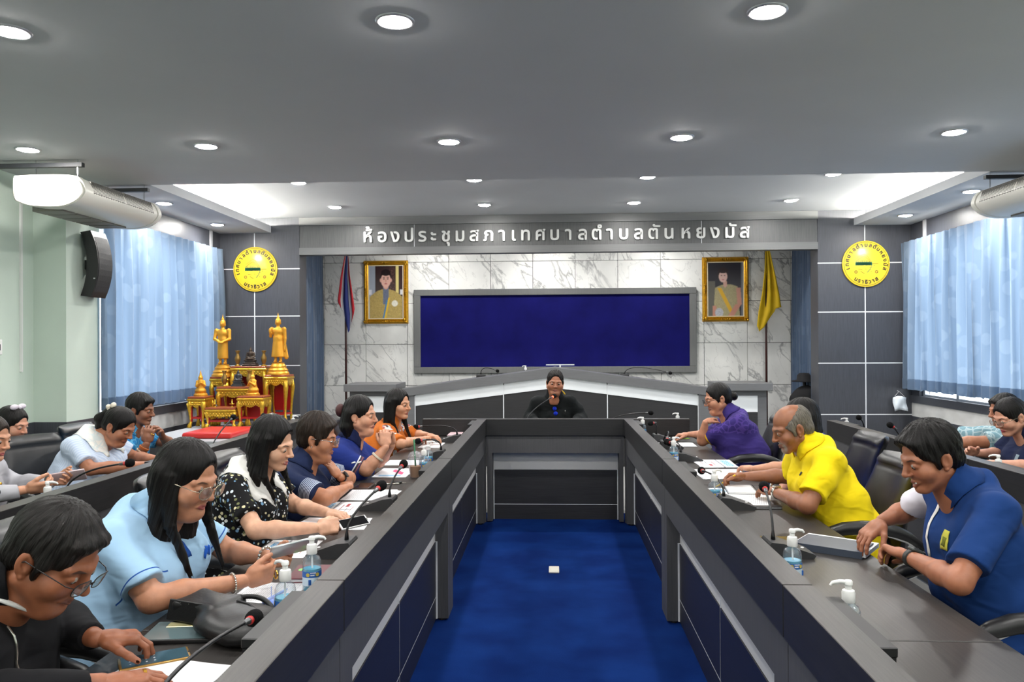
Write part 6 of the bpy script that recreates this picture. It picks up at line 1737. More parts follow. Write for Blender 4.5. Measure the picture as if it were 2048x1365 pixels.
def ring_on(ctx, side, name, m, back=0.03, rx=None, thick=0.004, wide=0.004, beads=0, dial=None, dialm=None):
    """band round a wrist (back = distance up the arm from the wrist)"""
    sh, E, Wr, sp = ctx['arms'][side]; d = (Wr-E); d /= np.linalg.norm(d); c = Wr - d*back
    L_ = np.linalg.norm(Wr-E); f = 1-back/L_; r = ctx['fa'] + (ctx['wr']-ctx['fa'])*max(0, (f-0.33)/0.67); r += 0.0015
    M = axis_m(Vector(c), Vector(d), Vector(ctx['hands'][side][1][:, 2]))
    b = MB()
    if beads:
        for i in range(beads): b.ball(M @ Vector(((r+thick)*cos(2*pi*i/beads), (r+thick)*sin(2*pi*i/beads), 0)), thick, 8)
    else:
        b.lathe([(r, -wide), (r+thick, -wide*0.8), (r+thick, wide*0.8), (r, wide)], 28, M=M, cap=False)
    o = b.build(name, m, ctx['root'], auto=50)
    if dial:
        w_, t_ = dial; z = MB(); z.box(r, r+0.010, -w_, w_, -w_*1.1, w_*1.1, 0.003, M=M); z.build('watch_case', dialm or m, o)
        z = MB(); z.box(r+0.0095, r+0.0108, -w_*0.75, w_*0.75, -w_*0.85, w_*0.85, M=M); z.build('watch_face', BLACKP, o)
    return o
# ------------------------------------------------------------------ the people round the tables
FL, FR, FB = -pi/2, pi/2, pi
GMET = mat('thin_metal_frame', S(196, 182, 160), 0.25, 0.9); GBLK = mat('black_frame', S(22, 22, 24), 0.3); GSIL = mat('silver_frame', S(206, 206, 208), 0.2, 0.9)
SILV = mat('silver_jewellery', S(214, 210, 200), 0.2, 0.9); GOLDJ = mat('gold_jewellery', S(224, 172, 70), 0.25, 0.9)
WHITEC = cloth_mat('white_collar_cloth', (232, 231, 226)); NAVYC = cloth_mat('navy_collar_cloth', (30, 38, 66))
def add(ctx, name, mb, m, smooth=True): return mb.build(name, m, ctx['root'], smooth=smooth)

# --- left front row
def ex1(c):
    ring_on(c, 'R', 'ring', GOLDJ, back=-0.085, thick=0.003, wide=0.004)
    k = c['nb']; p = MB()
    p.tube([k + np.array([0.075, 0.01, -0.012]), k + np.array([0.066, 0.05, -0.03]), k + np.array([0.045, 0.085, -0.055])], [0.004, 0.006, 0.005], 6); add(c, 'white_collar_edge', p, WHITE)
    z = MB(); pts = [c['vs'].cast(np.array([0.0, 0.6, zz]), (0, -1, 0)) for zz in np.linspace(c['nb'][2]-0.09, 0.66, 12)]
    pts = [q + np.array([0, 0.002, 0]) for q in pts if q is not None and q[1] < c['nb'][1]+0.13]
    if len(pts) > 2: z.tube(pts, 0.003, 6); add(c, 'zipper', z, SILV)
person((-1.37, 1.67), FL, (-1.125, 1.715, 1.03), (0, 34, 0), 'person in black zip jacket and glasses bent over a phone at the near left corner', tone=(152, 94, 66), lip=(126, 76, 64), fat=0.7, hs=1.12, h=0.0055, hh=0.0024, build=1.12,
       hair='short', hairm=HSOFT, hair_kw=dict(t=0.011, crown=0.004, fringe=0.2, line=0.006, seed=1.0, nape=-0.06), R=dict(e=(-1.24, 1.47, 0.80), w=(-0.985, 1.665, 0.765), f=(0.9, 0.5, -0.05), n=(0, 0, -1), pose='relax'), L=dict(e=(-1.33, 1.98, 0.80), w=(-1.105, 1.845, 0.795), f=(0.85, 0.45, -0.12), n=(-0.15, -0.1, -1), pose='tap'),
       shirt=cloth_mat('black_jacket', (22, 22, 25), rough=0.8), long_sleeve=True, neck='stand', glasses=(GBLK, 0.026, 0.019, 0.7), eye=0.2, extras=ex1)
def ex2(c):
    ring_on(c, 'R', 'bracelet', SILV, back=0.035, beads=26, thick=0.0035); ring_on(c, 'L', 'bracelet', SILV, back=0.025, beads=16, thick=0.0055); ring_on(c, 'R', 'ring', GOLDJ, back=-0.1, thick=0.002, wide=0.0025)
    patch(c['root'], c['vs'], 'placket', c['nb'] + np.array([0.0, 0.5, -0.105]), (0, -1, 0), (1, 0, 0), 0.022, 0.11, cloth_mat('blue_placket', (30, 74, 150)))
    lg = cloth_mat('blue_embroidery', (34, 92, 190))
    for dx, dz, w, hh_, in ((0.0, 0.0, 0.012, 0.03), (0.016, 0.004, 0.010, 0.024), (0.026, -0.006, 0.008, 0.03)): patch(c['root'], c['vs'], 'chest_logo', c['nb'] + np.array([-0.085+dx, 0.5, -0.16+dz]), (0, -1, 0), (1, 0, 0.5), w, hh_, lg, n=3)
person((-1.40, 2.38), FL, (-1.145, 2.40, 1.085), (-12, 18, 0), 'person in light blue polo with long black hair and glasses holding a phone', tone=(192, 136, 106), lip=(158, 76, 82), male=False, fat=0.9, hs=1.08, h=0.0055, hh=0.0024, build=1.22, shw=0.195,
       hair='long', hair_kw=dict(t=0.010, length=0.40, front=0.20, frontside=(-1, 1), seed=2.0, part=-0.4, tuck=False, cover=False), R=dict(e=(-1.135, 2.165, 0.785), w=(-0.94, 2.345, 0.785), f=(0.8, 0.7, 0.12), n=(-0.25, 0.7, 0.2), pose='grip'), L=dict(e=(-1.13, 2.68, 0.785), w=(-0.945, 2.59, 0.79), f=(0.9, -0.45, 0.15), n=(-0.25, -0.7, 0.3), pose='grip'),
       shirt=cloth_mat('light_blue_polo', (160, 196, 226), bands_r=((0.90, 0.925, (40, 84, 160)),), bands_l=((0.90, 0.925, (40, 84, 160)),)), neck='polo', sleeve=0.78, glasses=(GMET, 0.0265, 0.0215, 0.75), eye=0.25, extras=ex2)
def ex3(c):
    b = MB(); p = c['hl']((0.0, -0.03, 0.138))
    for s in (-1, 0, 1): b.tube([p + np.array([s*0.012, -0.012, 0.0]), p + np.array([s*0.014, 0.0, 0.012]), p + np.array([s*0.012, 0.014, 0.0])], 0.003, 6)
    add(c, 'hair_clip', b, SILV)
person((-1.34, 3.27), FL, (-1.19, 3.28, 1.08), (-8, 14, -4), 'person in black floral dress with wide white lace collar reading at the left desk', tone=(214, 166, 138), lip=(176, 84, 84), male=False, fat=0.1, hs=1.02, h=0.006, hh=0.0026, build=0.98,
       hair='long', hair_kw=dict(t=0.012, length=0.30, front=0.12, frontside=(-1, 1), seed=3.0, crown=0.012), R=dict(e=(-1.15, 2.985, 0.785), w=(-0.93, 3.035, 0.785), f=(0.85, 0.5, 0.0), n=(0.1, 0.7, -0.4), pose='grip'), L=dict(e=(-1.16, 3.47, 0.785), w=(-0.97, 3.34, 0.78), f=(0.8, -0.4, -0.05), n=(0, 0, -1), pose='relax'),
       shirt=cloth_mat('black_floral_cloth', (20, 20, 22), kind='floral_black'), neck='wide', collar=WHITEC, sleeve=0.72, mouth=0.4, eye=0.3, extras=ex3)
def ex4(c):
    ring_on(c, 'L', 'watch', BLACKP, back=0.02, thick=0.003, wide=0.011, dial=(0.017, 0.008))
    e = MB(); e.ball(c['hl']((0.079, -0.006, -0.040)), 0.0035, 8); add(c, 'earring', e, SILV)
person((-1.40, 3.84), FL, (-1.165, 3.84, 1.04), (4, 9, 0), 'person with short brown hair in navy polo, arms folded on the desk', tone=(182, 124, 92), lip=(146, 84, 74), male=False, fat=0.8, hs=1.05, h=0.006, hh=0.0026, build=1.18, shw=0.19,
       hair='short', hairm=HBROWN, hair_kw=dict(t=0.016, crown=0.012, fringe=1.2, line=0.012, seed=4.0, nape=-0.085, rough=0.0035, sweep=0.3), R=dict(e=(-1.06, 3.60, 0.79), w=(-1.03, 3.86, 0.79), f=(-0.2, 1, 0.1), n=(0, 0.2, -1), pose='relax'), L=dict(e=(-1.09, 4.14, 0.79), w=(-1.075, 3.93, 0.83), f=(-0.62, -0.1, 0.78), n=(-0.75, 0.2, -0.5), pose='flat'),
       shirt=cloth_mat('navy_polo_striped', (32, 42, 74), bands_r=tuple((0.62+0.042*i, 0.635+0.042*i+0.0012*i, (190, 202, 222)) for i in range(9)), bands_l=tuple((0.62+0.042*i, 0.635+0.042*i, (190, 202, 222)) for i in range(9))), neck='polo', sleeve=0.80, glasses=(GSIL, 0.025, 0.018, 0.7), smile=0.6, eye=0.3, extras=ex4)
def ex5(c):
    ring_on(c, 'R', 'bracelet', mat('cream_bangle', S(214, 206, 186), 0.4), back=0.07, thick=0.006, wide=0.006)
    b = MB(); b.ball(c['hl']((0.0, -0.135, 0.03)), 0.04, 12, sc=(1.1, 0.7, 1)); add(c, 'hair_tie', b, mat('dark_red_tie', S(70, 34, 34), 0.7))
    for dx in (0.0, 0.03): patch(c['root'], c['vs'], 'sleeve_mark', c['sh'][0]*0.6 + c['arms']['R'][1]*0.4 + np.array([0.3, 0.03+dx, 0.0]), (-1, 0, 0), (0, 1, 0.2), 0.02, 0.007, WHITEC, n=3)
person((-1.37, 4.56), FL, (-1.13, 4.57, 1.085), (-6, 2, 0), 'person in blue polo with hands clasped at the chin', tone=(204, 150, 122), lip=(160, 92, 88), male=False, fat=0.7, hs=1.06, h=0.0065, hh=0.0028, build=1.15, shw=0.185,
       hair='long', hair_kw=dict(t=0.008, length=0.18, seed=5.0, cover=False, tuck=True), R=dict(e=(-1.06, 4.42, 0.79), w=(-0.955, 4.45, 0.915), f=(-0.15, 0.45, 1), n=(-0.2, 1, 0), pose='curl'), L=dict(e=(-1.06, 4.75, 0.79), w=(-0.945, 4.57, 0.91), f=(-0.15, -0.3, 1), n=(-0.2, -1, 0), pose='curl'),
       shirt=cloth_mat('royal_navy_polo', (34, 50, 122), bands_r=((0.74, 0.79, (226, 228, 232)), (0.80, 0.86, (70, 60, 60)), (0.87, 0.91, (150, 90, 80)), (0.92, 0.97, (66, 66, 96)))), neck='polo', collar=cloth_mat('navy_polo_collar', (26, 34, 70)), sleeve=0.78, eye=0.7, extras=ex5)
person((-1.40, 5.86), FL, (-1.165, 5.88, 1.05), (-20, 2, 0), 'person in orange floral blouse with long dark hair, far end of the left desk', tone=(204, 150, 118), lip=(160, 90, 84), male=False, fat=0.4, hs=1.06, h=0.0075, hh=0.003, build=1.08,
       hair='long', hairm=HBLACK, hair_kw=dict(t=0.012, length=0.40, front=0.22, frontside=(-1, 1), seed=6.0), R=dict(e=(-1.09, 5.58, 0.79), w=(-0.985, 5.93, 0.785), f=(0.2, 1, 0), n=(0.2, 0, -1), pose='curl'), L=dict(e=(-1.09, 6.18, 0.79), w=(-0.97, 6.06, 0.80), f=(0.6, -0.3, -0.1), n=(0, 0, -1), pose='relax'),
       shirt=cloth_mat('orange_floral_cloth', (196, 106, 40), kind='floral_orange'), neck='polo', sleeve=0.95, smile=0.7, eye=0.5)

# --- left back row
def ex7(c):
    ring_on(c, 'L', 'watch', mat('dark_green_strap', S(40, 40, 26), 0.6), back=0.03, thick=0.004, wide=0.012, dial=(0.014, 0.006), dialm=mat('yellow_case', S(190, 180, 40), 0.4))
    b = MB(); b.ball(c['nb'] + np.array([0.0, 0.115, -0.12]), 0.008, 8); b.tube([c['nb'] + np.array([-0.05, 0.06, -0.01]), c['nb'] + np.array([0, 0.112, -0.11]), c['nb'] + np.array([0.05, 0.06, -0.01])], 0.0014, 5); add(c, 'necklace', b, GOLDJ)
person((-2.86, 3.53), FL, (-2.63, 3.54, 1.075), (0, 12, 0), 'person in grey blazer cut off by the left picture edge, holding a phone', tone=(206, 152, 122), lip=(176, 84, 92), male=False, fat=0.2, hs=1.02, h=0.007, hh=0.003,
       hair='tied', hairm=HBROWN, hair_kw=dict(t=0.008, bun=(0, -0.12, 0.03), seed=7.0), R=dict(e=(-2.72, 3.34, 0.80), w=(-2.46, 3.54, 0.835), f=(1, 0.5, 0.1), n=(0, 0.7, 0.5), pose='curl'), L=dict(e=(-2.74, 3.82, 0.80), w=(-2.45, 3.73, 0.845), f=(1, -0.1, 0.1), n=(0, -0.6, 0.6), pose='curl'),
       shirt=cloth_mat('grey_blazer', (176, 176, 182)), long_sleeve=True, neck='polo', eye=0.3, extras=ex7, scoop=0.05)
def ex8(c):
    b = MB(); p = c['hl']((0, 0.02, 0.130))
    for s in (-1, 1): b.ball(p + np.array([s*0.035, -0.01, 0.004]), 0.03, 10, sc=(1.2, 0.5, 0.6))
    b.ball(p, 0.012, 8); add(c, 'hair_bow', b, mat('pale_ribbon', S(222, 212, 222), 0.6))
person((-3.70, 4.66), FL, (-3.36, 4.72, 1.02), (0, 16, 0), 'person in pale denim shirt with a white hair bow by the green wall', tone=(206, 150, 124), lip=(170, 90, 90), male=False, hs=1.04, h=0.008, hh=0.0034,
       hair='tied', hair_kw=dict(t=0.009, tail=((0, -0.10, 0.02), 0.3), seed=8.0), shirt=cloth_mat('pale_denim', (146, 178, 206)), neck='polo', eye=0.3, extras=ex8)
def ex9(c):
    b = MB(); p = c['hl']((0, -0.10, 0.085)); rnd = random.Random(4)
    for i in range(9): b.ball(p + np.array([rnd.uniform(-.025, .025), rnd.uniform(-.02, .02), rnd.uniform(-.02, .025)]), 0.016, 8)
    add(c, 'scrunchie', b, mat('cream_scrunchie', S(236, 226, 206), 0.7))
person((-2.88, 4.62), FL, (-2.64, 4.66, 1.015), (-4, 30, 0), 'person in pale blue blouse with white lace collar and ponytail', tone=(172, 116, 88), lip=(140, 80, 74), male=False, fat=0.6, hs=1.06, h=0.007, hh=0.003, build=1.12,
       hair='tied', hair_kw=dict(t=0.010, tail=((0, -0.10, 0.08), 0.30), seed=9.0, side=0.01), R=dict(e=(-2.68, 4.42, 0.79), w=(-2.44, 4.60, 0.79), f=(0.8, 0.6, 0), n=(0, 0, -1), pose='relax'), L=dict(e=(-2.70, 4.92, 0.79), w=(-2.46, 4.80, 0.79), f=(0.9, -0.3, 0), n=(0, 0, -1), pose='relax'),
       shirt=cloth_mat('pale_blue_pinstripe', (188, 204, 228), kind='pinstripe'), neck='wide', collar=cloth_mat('lace_white', (236, 234, 228), kind='batik_pale'), sleeve=0.74, eye=0.2, extras=ex9)
def ex10(c):
    ring_on(c, 'R', 'bracelet', mat('orange_cord', S(176, 96, 40), 0.7), back=0.03, thick=0.005, wide=0.008); ring_on(c, 'R', 'bangle', mat('pale_bangle', S(214, 196, 170), 0.4), back=0.055, thick=0.004, wide=0.004)
    ring_on(c, 'R', 'ring', GOLDJ, back=-0.075, thick=0.003, wide=0.003)
person((-3.03, 5.23), FL, (-2.82, 5.24, 1.065), (2, 8, 0), 'person in bright blue patterned shirt and bracelets, farthest in the left back row', tone=(140, 92, 68), lip=(110, 70, 62), fat=0.2, hs=1.02, h=0.0075, hh=0.0032,
       hair='short', hair_kw=dict(t=0.010, crown=0.008, fringe=0.6, seed=10.0), R=dict(e=(-2.74, 5.02, 0.74), w=(-2.665, 5.03, 0.86), f=(0.1, 0.2, 1), n=(-0.2, 0.9, 0), pose='curl'), L=dict(e=(-2.72, 5.46, 0.80), w=(-2.64, 5.19, 0.885), f=(0.1, -0.6, 0.6), n=(-0.3, -0.8, 0), pose='curl'),
       shirt=cloth_mat('bright_blue_batik', (40, 128, 190), kind='batik_blue'), neck='polo', sleeve=0.6, eye=0.4, extras=ex10)

# --- head desk
def ex11(c):
    b = MB(); k = c['nb']; sg = []
    for i, dz in enumerate((-0.14, -0.185)):
        p = c['vs'].cast(k + np.array([-0.01*i, 0.5, dz]), (0, -1, 0))
        if p is None: continue
        M = axis_m(Vector(p + np.array([0, 0.008, 0])), (0, 1, 0.2)); b.lathe([(0, 0), (0.020, 0), (0.020, 0.003), (0, 0.003)], 18, M=M, cap=False)
    add(c, 'hanging_sunglasses', b, mat('blue_mirror_lens', S(22, 50, 190), 0.1, 0.3))
    p = c['vs'].cast(k + np.array([-0.10, 0.5, -0.165]), (0, -1, 0))
    if p is not None: add(c, 'pocket_pen', MB().tube([p + np.array([0, 0.002, -0.012]), p + np.array([0, 0.003, 0.012])], 0.003, 6), SILV)
    y = MB(); y.tube([k + np.array([-0.065, -0.03, 0.03]), k + np.array([-0.085, 0.0, 0.015]), k + np.array([-0.10, 0.02, -0.005])], 0.006, 6); add(c, 'yellow_lanyard', y, YEL)
person((0.03, 7.70), FB, (0.026, 7.45, 1.135), (3, 6, 3), 'person in black shirt speaking at the head desk, sunglasses hung on the neckline', tone=(168, 112, 84), lip=(142, 84, 78), fat=0.9, hs=1.06, h=0.0065, hh=0.0026, build=0.92, shw=0.165,
       hair='short', hairm=HSOFT, hair_kw=dict(t=0.005, crown=0.008, fringe=0, line=0.026, side=-0.014, seed=11.0, rough=0.0028), R=dict(e=(-0.22, 7.56, 0.80), w=(-0.13, 7.27, 0.765), f=(0.5, -0.8, 0), n=(0, 0, -1), pose='relax'), L=dict(e=(0.28, 7.56, 0.80), w=(0.18, 7.27, 0.765), f=(-0.5, -0.8, 0), n=(0, 0, -1), pose='relax'),
       shirt=cloth_mat('black_shirt', (24, 27, 28)), long_sleeve=True, neck='polo', mouth=0.2, eye=0.45, extras=ex11)

# --- right front row
def ex12(c):
    patch(c['root'], c['vs'], 'yellow_placket', c['nb'] + np.array([0, 0.5, -0.10]), (0, -1, 0), (1, 0, 0), 0.02, 0.09, cloth_mat('yellow_trim', (214, 164, 40)))
person((1.43, 5.86), FR, (1.215, 5.845, 1.095), (4, 14, 0), 'person in purple patterned shirt and glasses resting the chin on one hand', tone=(192, 136, 108), lip=(146, 84, 78), male=False, fat=0.8, hs=1.07, h=0.007, hh=0.0028, build=1.2, shw=0.19,
       hair='tied', hair_kw=dict(t=0.006, bun=(0, -0.128, -0.015), seed=12.0), L=dict(e=(1.09, 5.79, 0.79), w=(1.10, 5.73, 0.93), f=(0.62, 0.70, 0.22), n=(0.15, 0, -1), pose='under'), R=dict(e=(1.23, 6.19, 0.79), w=(1.07, 6.24, 0.785), f=(-1, 0.1, -0.08), n=(0, 0, -1), pose='curl'),
       shirt=cloth_mat('purple_batik', (58, 46, 112), kind='batik_purple', bands_l=((0.94, 1.1, (214, 164, 40)),), bands_r=((0.94, 1.1, (214, 164, 40)),), fade=(0.66, 0.58, (44, 84, 176))), neck='polo', collar=cloth_mat('purple_collar', (62, 50, 120)), sleeve=0.86, glasses=(GBLK, 0.0255, 0.019, 0.7), eye=0.3, extras=ex12)
person((1.60, 4.66), FR, (1.45, 4.67, 1.055), (0, 6, 0), 'person with dark hair in blue dress hidden behind the yellow polo', tone=(200, 146, 118), lip=(150, 84, 80), male=False, fat=0.3, hs=1.05, h=0.0075, hh=0.0032,
       hair='long', hairm=HBLACK, hair_kw=dict(t=0.014, length=0.20, seed=13.0), L=dict(e=(1.30, 4.48, 0.80), w=(1.14, 4.52, 0.785), f=(-0.5, 0.9, 0), n=(0, 0, -1), pose='relax'), R=None,
       shirt=cloth_mat('bright_blue_dress', (38, 74, 190)), neck='polo', sleeve=0.45, eye=0.4)
def ex14(c):
    ring_on(c, 'L', 'watch', SILV, back=0.025, thick=0.004, wide=0.009, dial=(0.016, 0.008), dialm=SILV)
    patch(c['root'], c['vs'], 'chest_mark', c['nb'] + np.array([-0.09, 0.5, -0.13]), (0, -1, 0), (1, 0, 0.2), 0.012, 0.016, mat('dark_print', S(40, 44, 40), 0.6), n=3)
    W, D = c['W'], c['D']; Wr, M3 = c['hands']['R']; p = Wr + M3[:, 1]*0.12 - M3[:, 2]*0.035
    b = MB(); a = p + np.array([0.03, 0.05, -0.035]); e = p + np.array([-0.04, -0.05, 0.05]); b.tube([a, a*0.85+e*0.15, e], [0.0012, 0.004, 0.004], 8); add(c, 'pen', b, mat('yellow_pen', S(226, 186, 40), 0.35))
person((1.37, 3.76), FR, (1.135, 3.79, 1.095), (2, 20, 0), 'balding person in bright yellow polo writing in a notebook', tone=(150, 98, 70), lip=(120, 76, 66), beard=(150, 142, 130, 0.75), fat=0.4, hs=1.07, h=0.006, hh=0.0025, build=1.06, browc=(70, 62, 54),
       hair='bald', hairm=HGREY, hair_kw=dict(t=0.002, seed=14.0), L=dict(e=(1.11, 3.49, 0.79), w=(1.065, 3.83, 0.785), f=(-0.35, 0.9, -0.05), n=(0.1, 0, -1), pose='relax'), R=dict(e=(1.235, 4.19, 0.80), w=(1.03, 4.25, 0.79), f=(-1, 0.05, -0.05), n=(0.1, -0.5, -0.7), pose='pinch'),
       shirt=cloth_mat('yellow_polo', (242, 214, 24)), neck='polo', vneck=0.3, pose=(0, 0.035, 0.01), sleeve=0.78, eye=0.2, extras=ex14)
def ex15(c):
    ring_on(c, 'L', 'watch', mat('black_strap', S(36, 38, 36), 0.55), back=0.02, thick=0.004, wide=0.011, dial=(0.018, 0.008), dialm=mat('grey_case', S(70, 76, 74), 0.35))
    ye = cloth_mat('yellow_badge', (206, 200, 84))
    patch(c['root'], c['vs'], 'chest_badge', c['nb'] + np.array([-0.075, 0.5, -0.175]), (0, -1, 0), (1, 0, 0), 0.034, 0.062, ye, n=6); patch(c['root'], c['vs'], 'badge_figure', c['nb'] + np.array([-0.075, 0.5, -0.180]), (0, -1, 0), (1, 0, 0.2), 0.016, 0.03, cloth_mat('badge_dark', (120, 124, 50)), n=3, lift=0.0045)
    patch(c['root'], c['vs'], 'white_front_stripe', c['nb'] + np.array([0.035, 0.5, -0.17]), (0, -1, 0), (1, 0, 0), 0.012, 0.18, WHITEC, n=8)
person((1.44, 2.62), FR, (1.245, 2.66, 1.12), (4, 20, 0), 'smiling person in blue polo with one white sleeve and yellow badge', tone=(166, 108, 80), lip=(140, 80, 72), fat=0.1, hs=1.06, h=0.0055, hh=0.0024, build=0.92, shw=0.18,
       hair='short', hair_kw=dict(t=0.013, crown=0.006, fringe=0.8, line=0.012, seed=15.0, nape=-0.042, rough=0.0035), L=dict(e=(1.19, 2.37, 0.795), w=(1.175, 2.66, 0.79), f=(-0.3, 0.9, 0.05), n=(-0.4, 0.1, -0.9), pose='curl'), R=dict(e=(1.31, 2.97, 0.88), w=(1.19, 2.905, 0.855), f=(-0.75, -0.3, -0.5), n=(0.2, 0.1, -0.9), pose='relax'),
       shirt=cloth_mat('blue_polo', (24, 56, 112), sleeve_r=(226, 222, 232)), neck='polo', sleeve=0.78, pose=(0, 0.02, 0.0), smile=1.0, mouth=1.3, eye=0.2, extras=ex15)

# --- right back row
def ex16(c):
    patch(c['root'], c['vs'], 'chest_badge', c['nb'] + np.array([-0.085, 0.5, -0.16]), (0, -1, 0), (1, 0, 0), 0.03, 0.04, cloth_mat('pale_badge', (150, 168, 180)), n=5)
person((2.95, 4.80), FR, (2.72, 4.815, 1.055), (8, 22, 0), 'person in dark navy polo with glasses and tied hair in the right back row', tone=(206, 152, 128), lip=(176, 62, 84), male=False, fat=0.5, hs=1.04, h=0.007, hh=0.003, build=1.1,
       hair='tied', hair_kw=dict(t=0.008, bun=(0, -0.125, 0.02), seed=16.0), L=dict(e=(2.70, 4.50, 0.80), w=(2.47, 4.62, 0.805), f=(-1, 0.3, 0), n=(0, 0, -1), pose='relax'), R=dict(e=(2.80, 5.06, 0.80), w=(2.57, 4.90, 0.825), f=(-0.8, -0.4, 0.25), n=(0.1, -0.6, -0.5), pose='relax'),
       shirt=cloth_mat('dark_navy_polo', (28, 36, 66), bands_l=((0.55, 0.7, (52, 70, 108)), (0.70, 0.85, (92, 122, 164)), (0.85, 1.1, (150, 178, 208)))), neck='polo', sleeve=0.82, glasses=(GMET, 0.0255, 0.018, 0.7), eye=0.25, extras=ex16)
person((3.2, 5.45), FR, (3.02, 5.42, 1.04), (0, 8, 0), 'person in pale blue patterned shirt mostly hidden, right back row', tone=(178, 122, 94), lip=(136, 80, 74), fat=0.5, hs=1.02, h=0.0075, hh=0.0034, build=1.1,
       hair='short', hair_kw=dict(t=0.010, seed=17.0), L=dict(e=(2.70, 5.24, 0.85), w=(2.56, 5.46, 0.80), f=(-0.6, 0.7, 0), n=(0, 0, -1), pose='relax'), R=dict(e=(2.86, 5.86, 0.82), w=(2.62, 5.66, 0.80), f=(-0.8, -0.4, 0), n=(0, 0, -1), pose='relax'),
       shirt=cloth_mat('pale_blue_batik', (128, 164, 176), kind='batik_pale'), neck='polo', sleeve=0.75, eye=0.4)

# ------------------------------------------------------------------ chairs (one per sitter, two standing empty)
for x, y, f, l in ((-1.34, 1.64, FL, 'black leather chair under the sitter in the black jacket'), (-1.34, 2.35, FL, 'black leather chair with chrome arm behind the light blue polo'), (-1.34, 3.20, FL, 'black leather chair behind the black floral dress'),
        (-1.34, 3.84, FL, 'black leather chair behind the short-haired sitter in navy'), (-1.34, 4.55, FL, 'black leather chair behind the sitter with clasped hands'), (-1.34, 5.85, FL, 'black leather chair behind the orange blouse'),
        (-2.82, 3.53, FL, 'black leather chair behind the grey blazer'), (-3.64, 4.66, FL, 'black leather chair behind the pale denim shirt'), (-2.86, 4.45, FL-0.35, 'black leather chair behind the lace collar in the left back row'), (-2.98, 5.24, FL, 'black leather chair behind the bright blue shirt'),
        (0.03, 7.68, FB, 'black leather chair of the speaker at the head desk'),
        (1.39, 5.88, FR, 'black leather chair behind the purple shirt'), (1.56, 4.68, FR, 'black leather chair behind the blue dress'), (1.34, 3.78, FR, 'black leather chair behind the yellow polo'), (1.40, 2.62, FR, 'black leather chair with chrome arm behind the blue polo with white sleeve'),
        (2.92, 4.80, FR, 'black leather chair behind the dark navy polo in the right back row'), (3.16, 5.46, FR, 'black leather chair behind the pale blue patterned shirt')):
    chair(x, y, f, l)
# ------------------------------------------------------------------ microphones on the desks
ML, MR = -pi/2, pi/2
mic((-0.77, 1.36), ML, (-0.715, 1.87, 0.845), 'gooseneck microphone at the near left corner, its foam against the black handbag', bend=(-0.76, 1.42, 0.90))
mic((-0.80, 2.85), ML, (-0.665, 3.07, 0.955), 'gooseneck microphone between the maroon notebook and the phone reader, left desk')
mic((-0.81, 3.66), ML, (-0.725, 3.83, 0.925), 'gooseneck microphone in front of the folded arms, left desk')
mic((-0.80, 5.30), ML, (-0.93, 5.27, 0.845), 'gooseneck microphone bent low beside the iced drink, left desk', bend=(-0.76, 5.3, 0.885))
mic((-0.80, 6.20), ML, (-1.10, 6.16, 0.85), 'gooseneck microphone bent towards the orange blouse at the far left corner', bend=(-0.78, 6.2, 0.885))
mic((0.86, 6.25), MR, (0.75, 6.20, 0.875), 'gooseneck microphone at the far end of the right desk', bend=(0.84, 6.24, 0.885))
mic((0.86, 5.82), MR, (0.80, 5.60, 0.79), 'gooseneck microphone drooping in front of the purple shirt', bend=(0.86, 5.72, 0.93))
mic((0.88, 5.20), MR, (0.80, 5.48, 0.81), 'gooseneck microphone lying low beside the slide printouts, right desk', bend=(0.84, 5.25, 0.87))
mic((0.84, 3.72), MR, (0.785, 4.22, 0.825), 'gooseneck microphone stretched out in front of the yellow polo', bend=(0.80, 3.78, 0.875))
mic((0.84, 2.90), MR, (0.825, 3.13, 0.945), 'gooseneck microphone standing upright beside the grey folder, right desk', bend=(0.805, 2.93, 0.90))
mic((0.50, 6.95), pi, (0.88, 6.92, 0.895), 'gooseneck microphone stretched sideways on the head desk', bend=(0.52, 6.9, 0.90), ring=False)
mic((-0.24, 6.92), pi, (0.03, 7.17, 1.035), 'gooseneck microphone with red lit ring in front of the speaker', lit=True, bend=(-0.21, 6.90, 0.93))
mic((-2.36, 3.62), ML, (-1.985, 3.63, 0.95), 'gooseneck microphone reaching over the left back ledge in front of the grey blazer', bend=(-2.3, 3.62, 0.92))
mic((-2.38, 2.76), ML, (-2.10, 2.88, 0.95), 'gooseneck microphone at the left picture edge, back row', bend=(-2.33, 2.78, 0.93))
mic((-2.33, 5.15), ML, (-2.27, 5.50, 1.0), 'gooseneck microphone in front of the red cushion, left back row', bend=(-2.28, 5.2, 0.9), ring=False)
mic((-2.30, 5.76), ML, (-2.24, 6.0, 0.965), 'gooseneck microphone in front of the lowest gilded table, left back row', bend=(-2.25, 5.78, 0.88), ring=False)
mic((2.43, 6.15), MR, (2.30, 6.05, 0.94), 'gooseneck microphone farthest along the right back row', bend=(2.39, 6.14, 0.9))
mic((2.40, 5.45), MR, (2.27, 5.45, 0.95), 'gooseneck microphone with red ring in the right back row beside the seated man\'s hair', bend=(2.36, 5.45, 0.9))
RZ = 1.06
box('desk_shelf', -1.0, 1.0, 0.2, 0.75, RZ-0.03, RZ, RTOP, ro)
mic((-0.92, 10.12), pi, (-0.68, 9.98, 1.155), 'gooseneck microphone on the rostrum, left of the speaker', bend=(-0.9, 10.05, 1.26), z0=RZ, ring=False)
mic((0.92, 10.12), pi, (1.50, 9.95, 1.125), 'gooseneck microphone on the rostrum, right of the speaker', bend=(1.0, 10.05, 1.27), z0=RZ, ring=False)
r = empty('name_plate', (0.10, 9.98, RZ)); tag(r, 'slim silver name plate on two yellow feet on the rostrum behind the speaker', 'name plate')
box('plate', -0.18, 0.18, -0.004, 0.004, 0.172, 0.186, ALU, r)
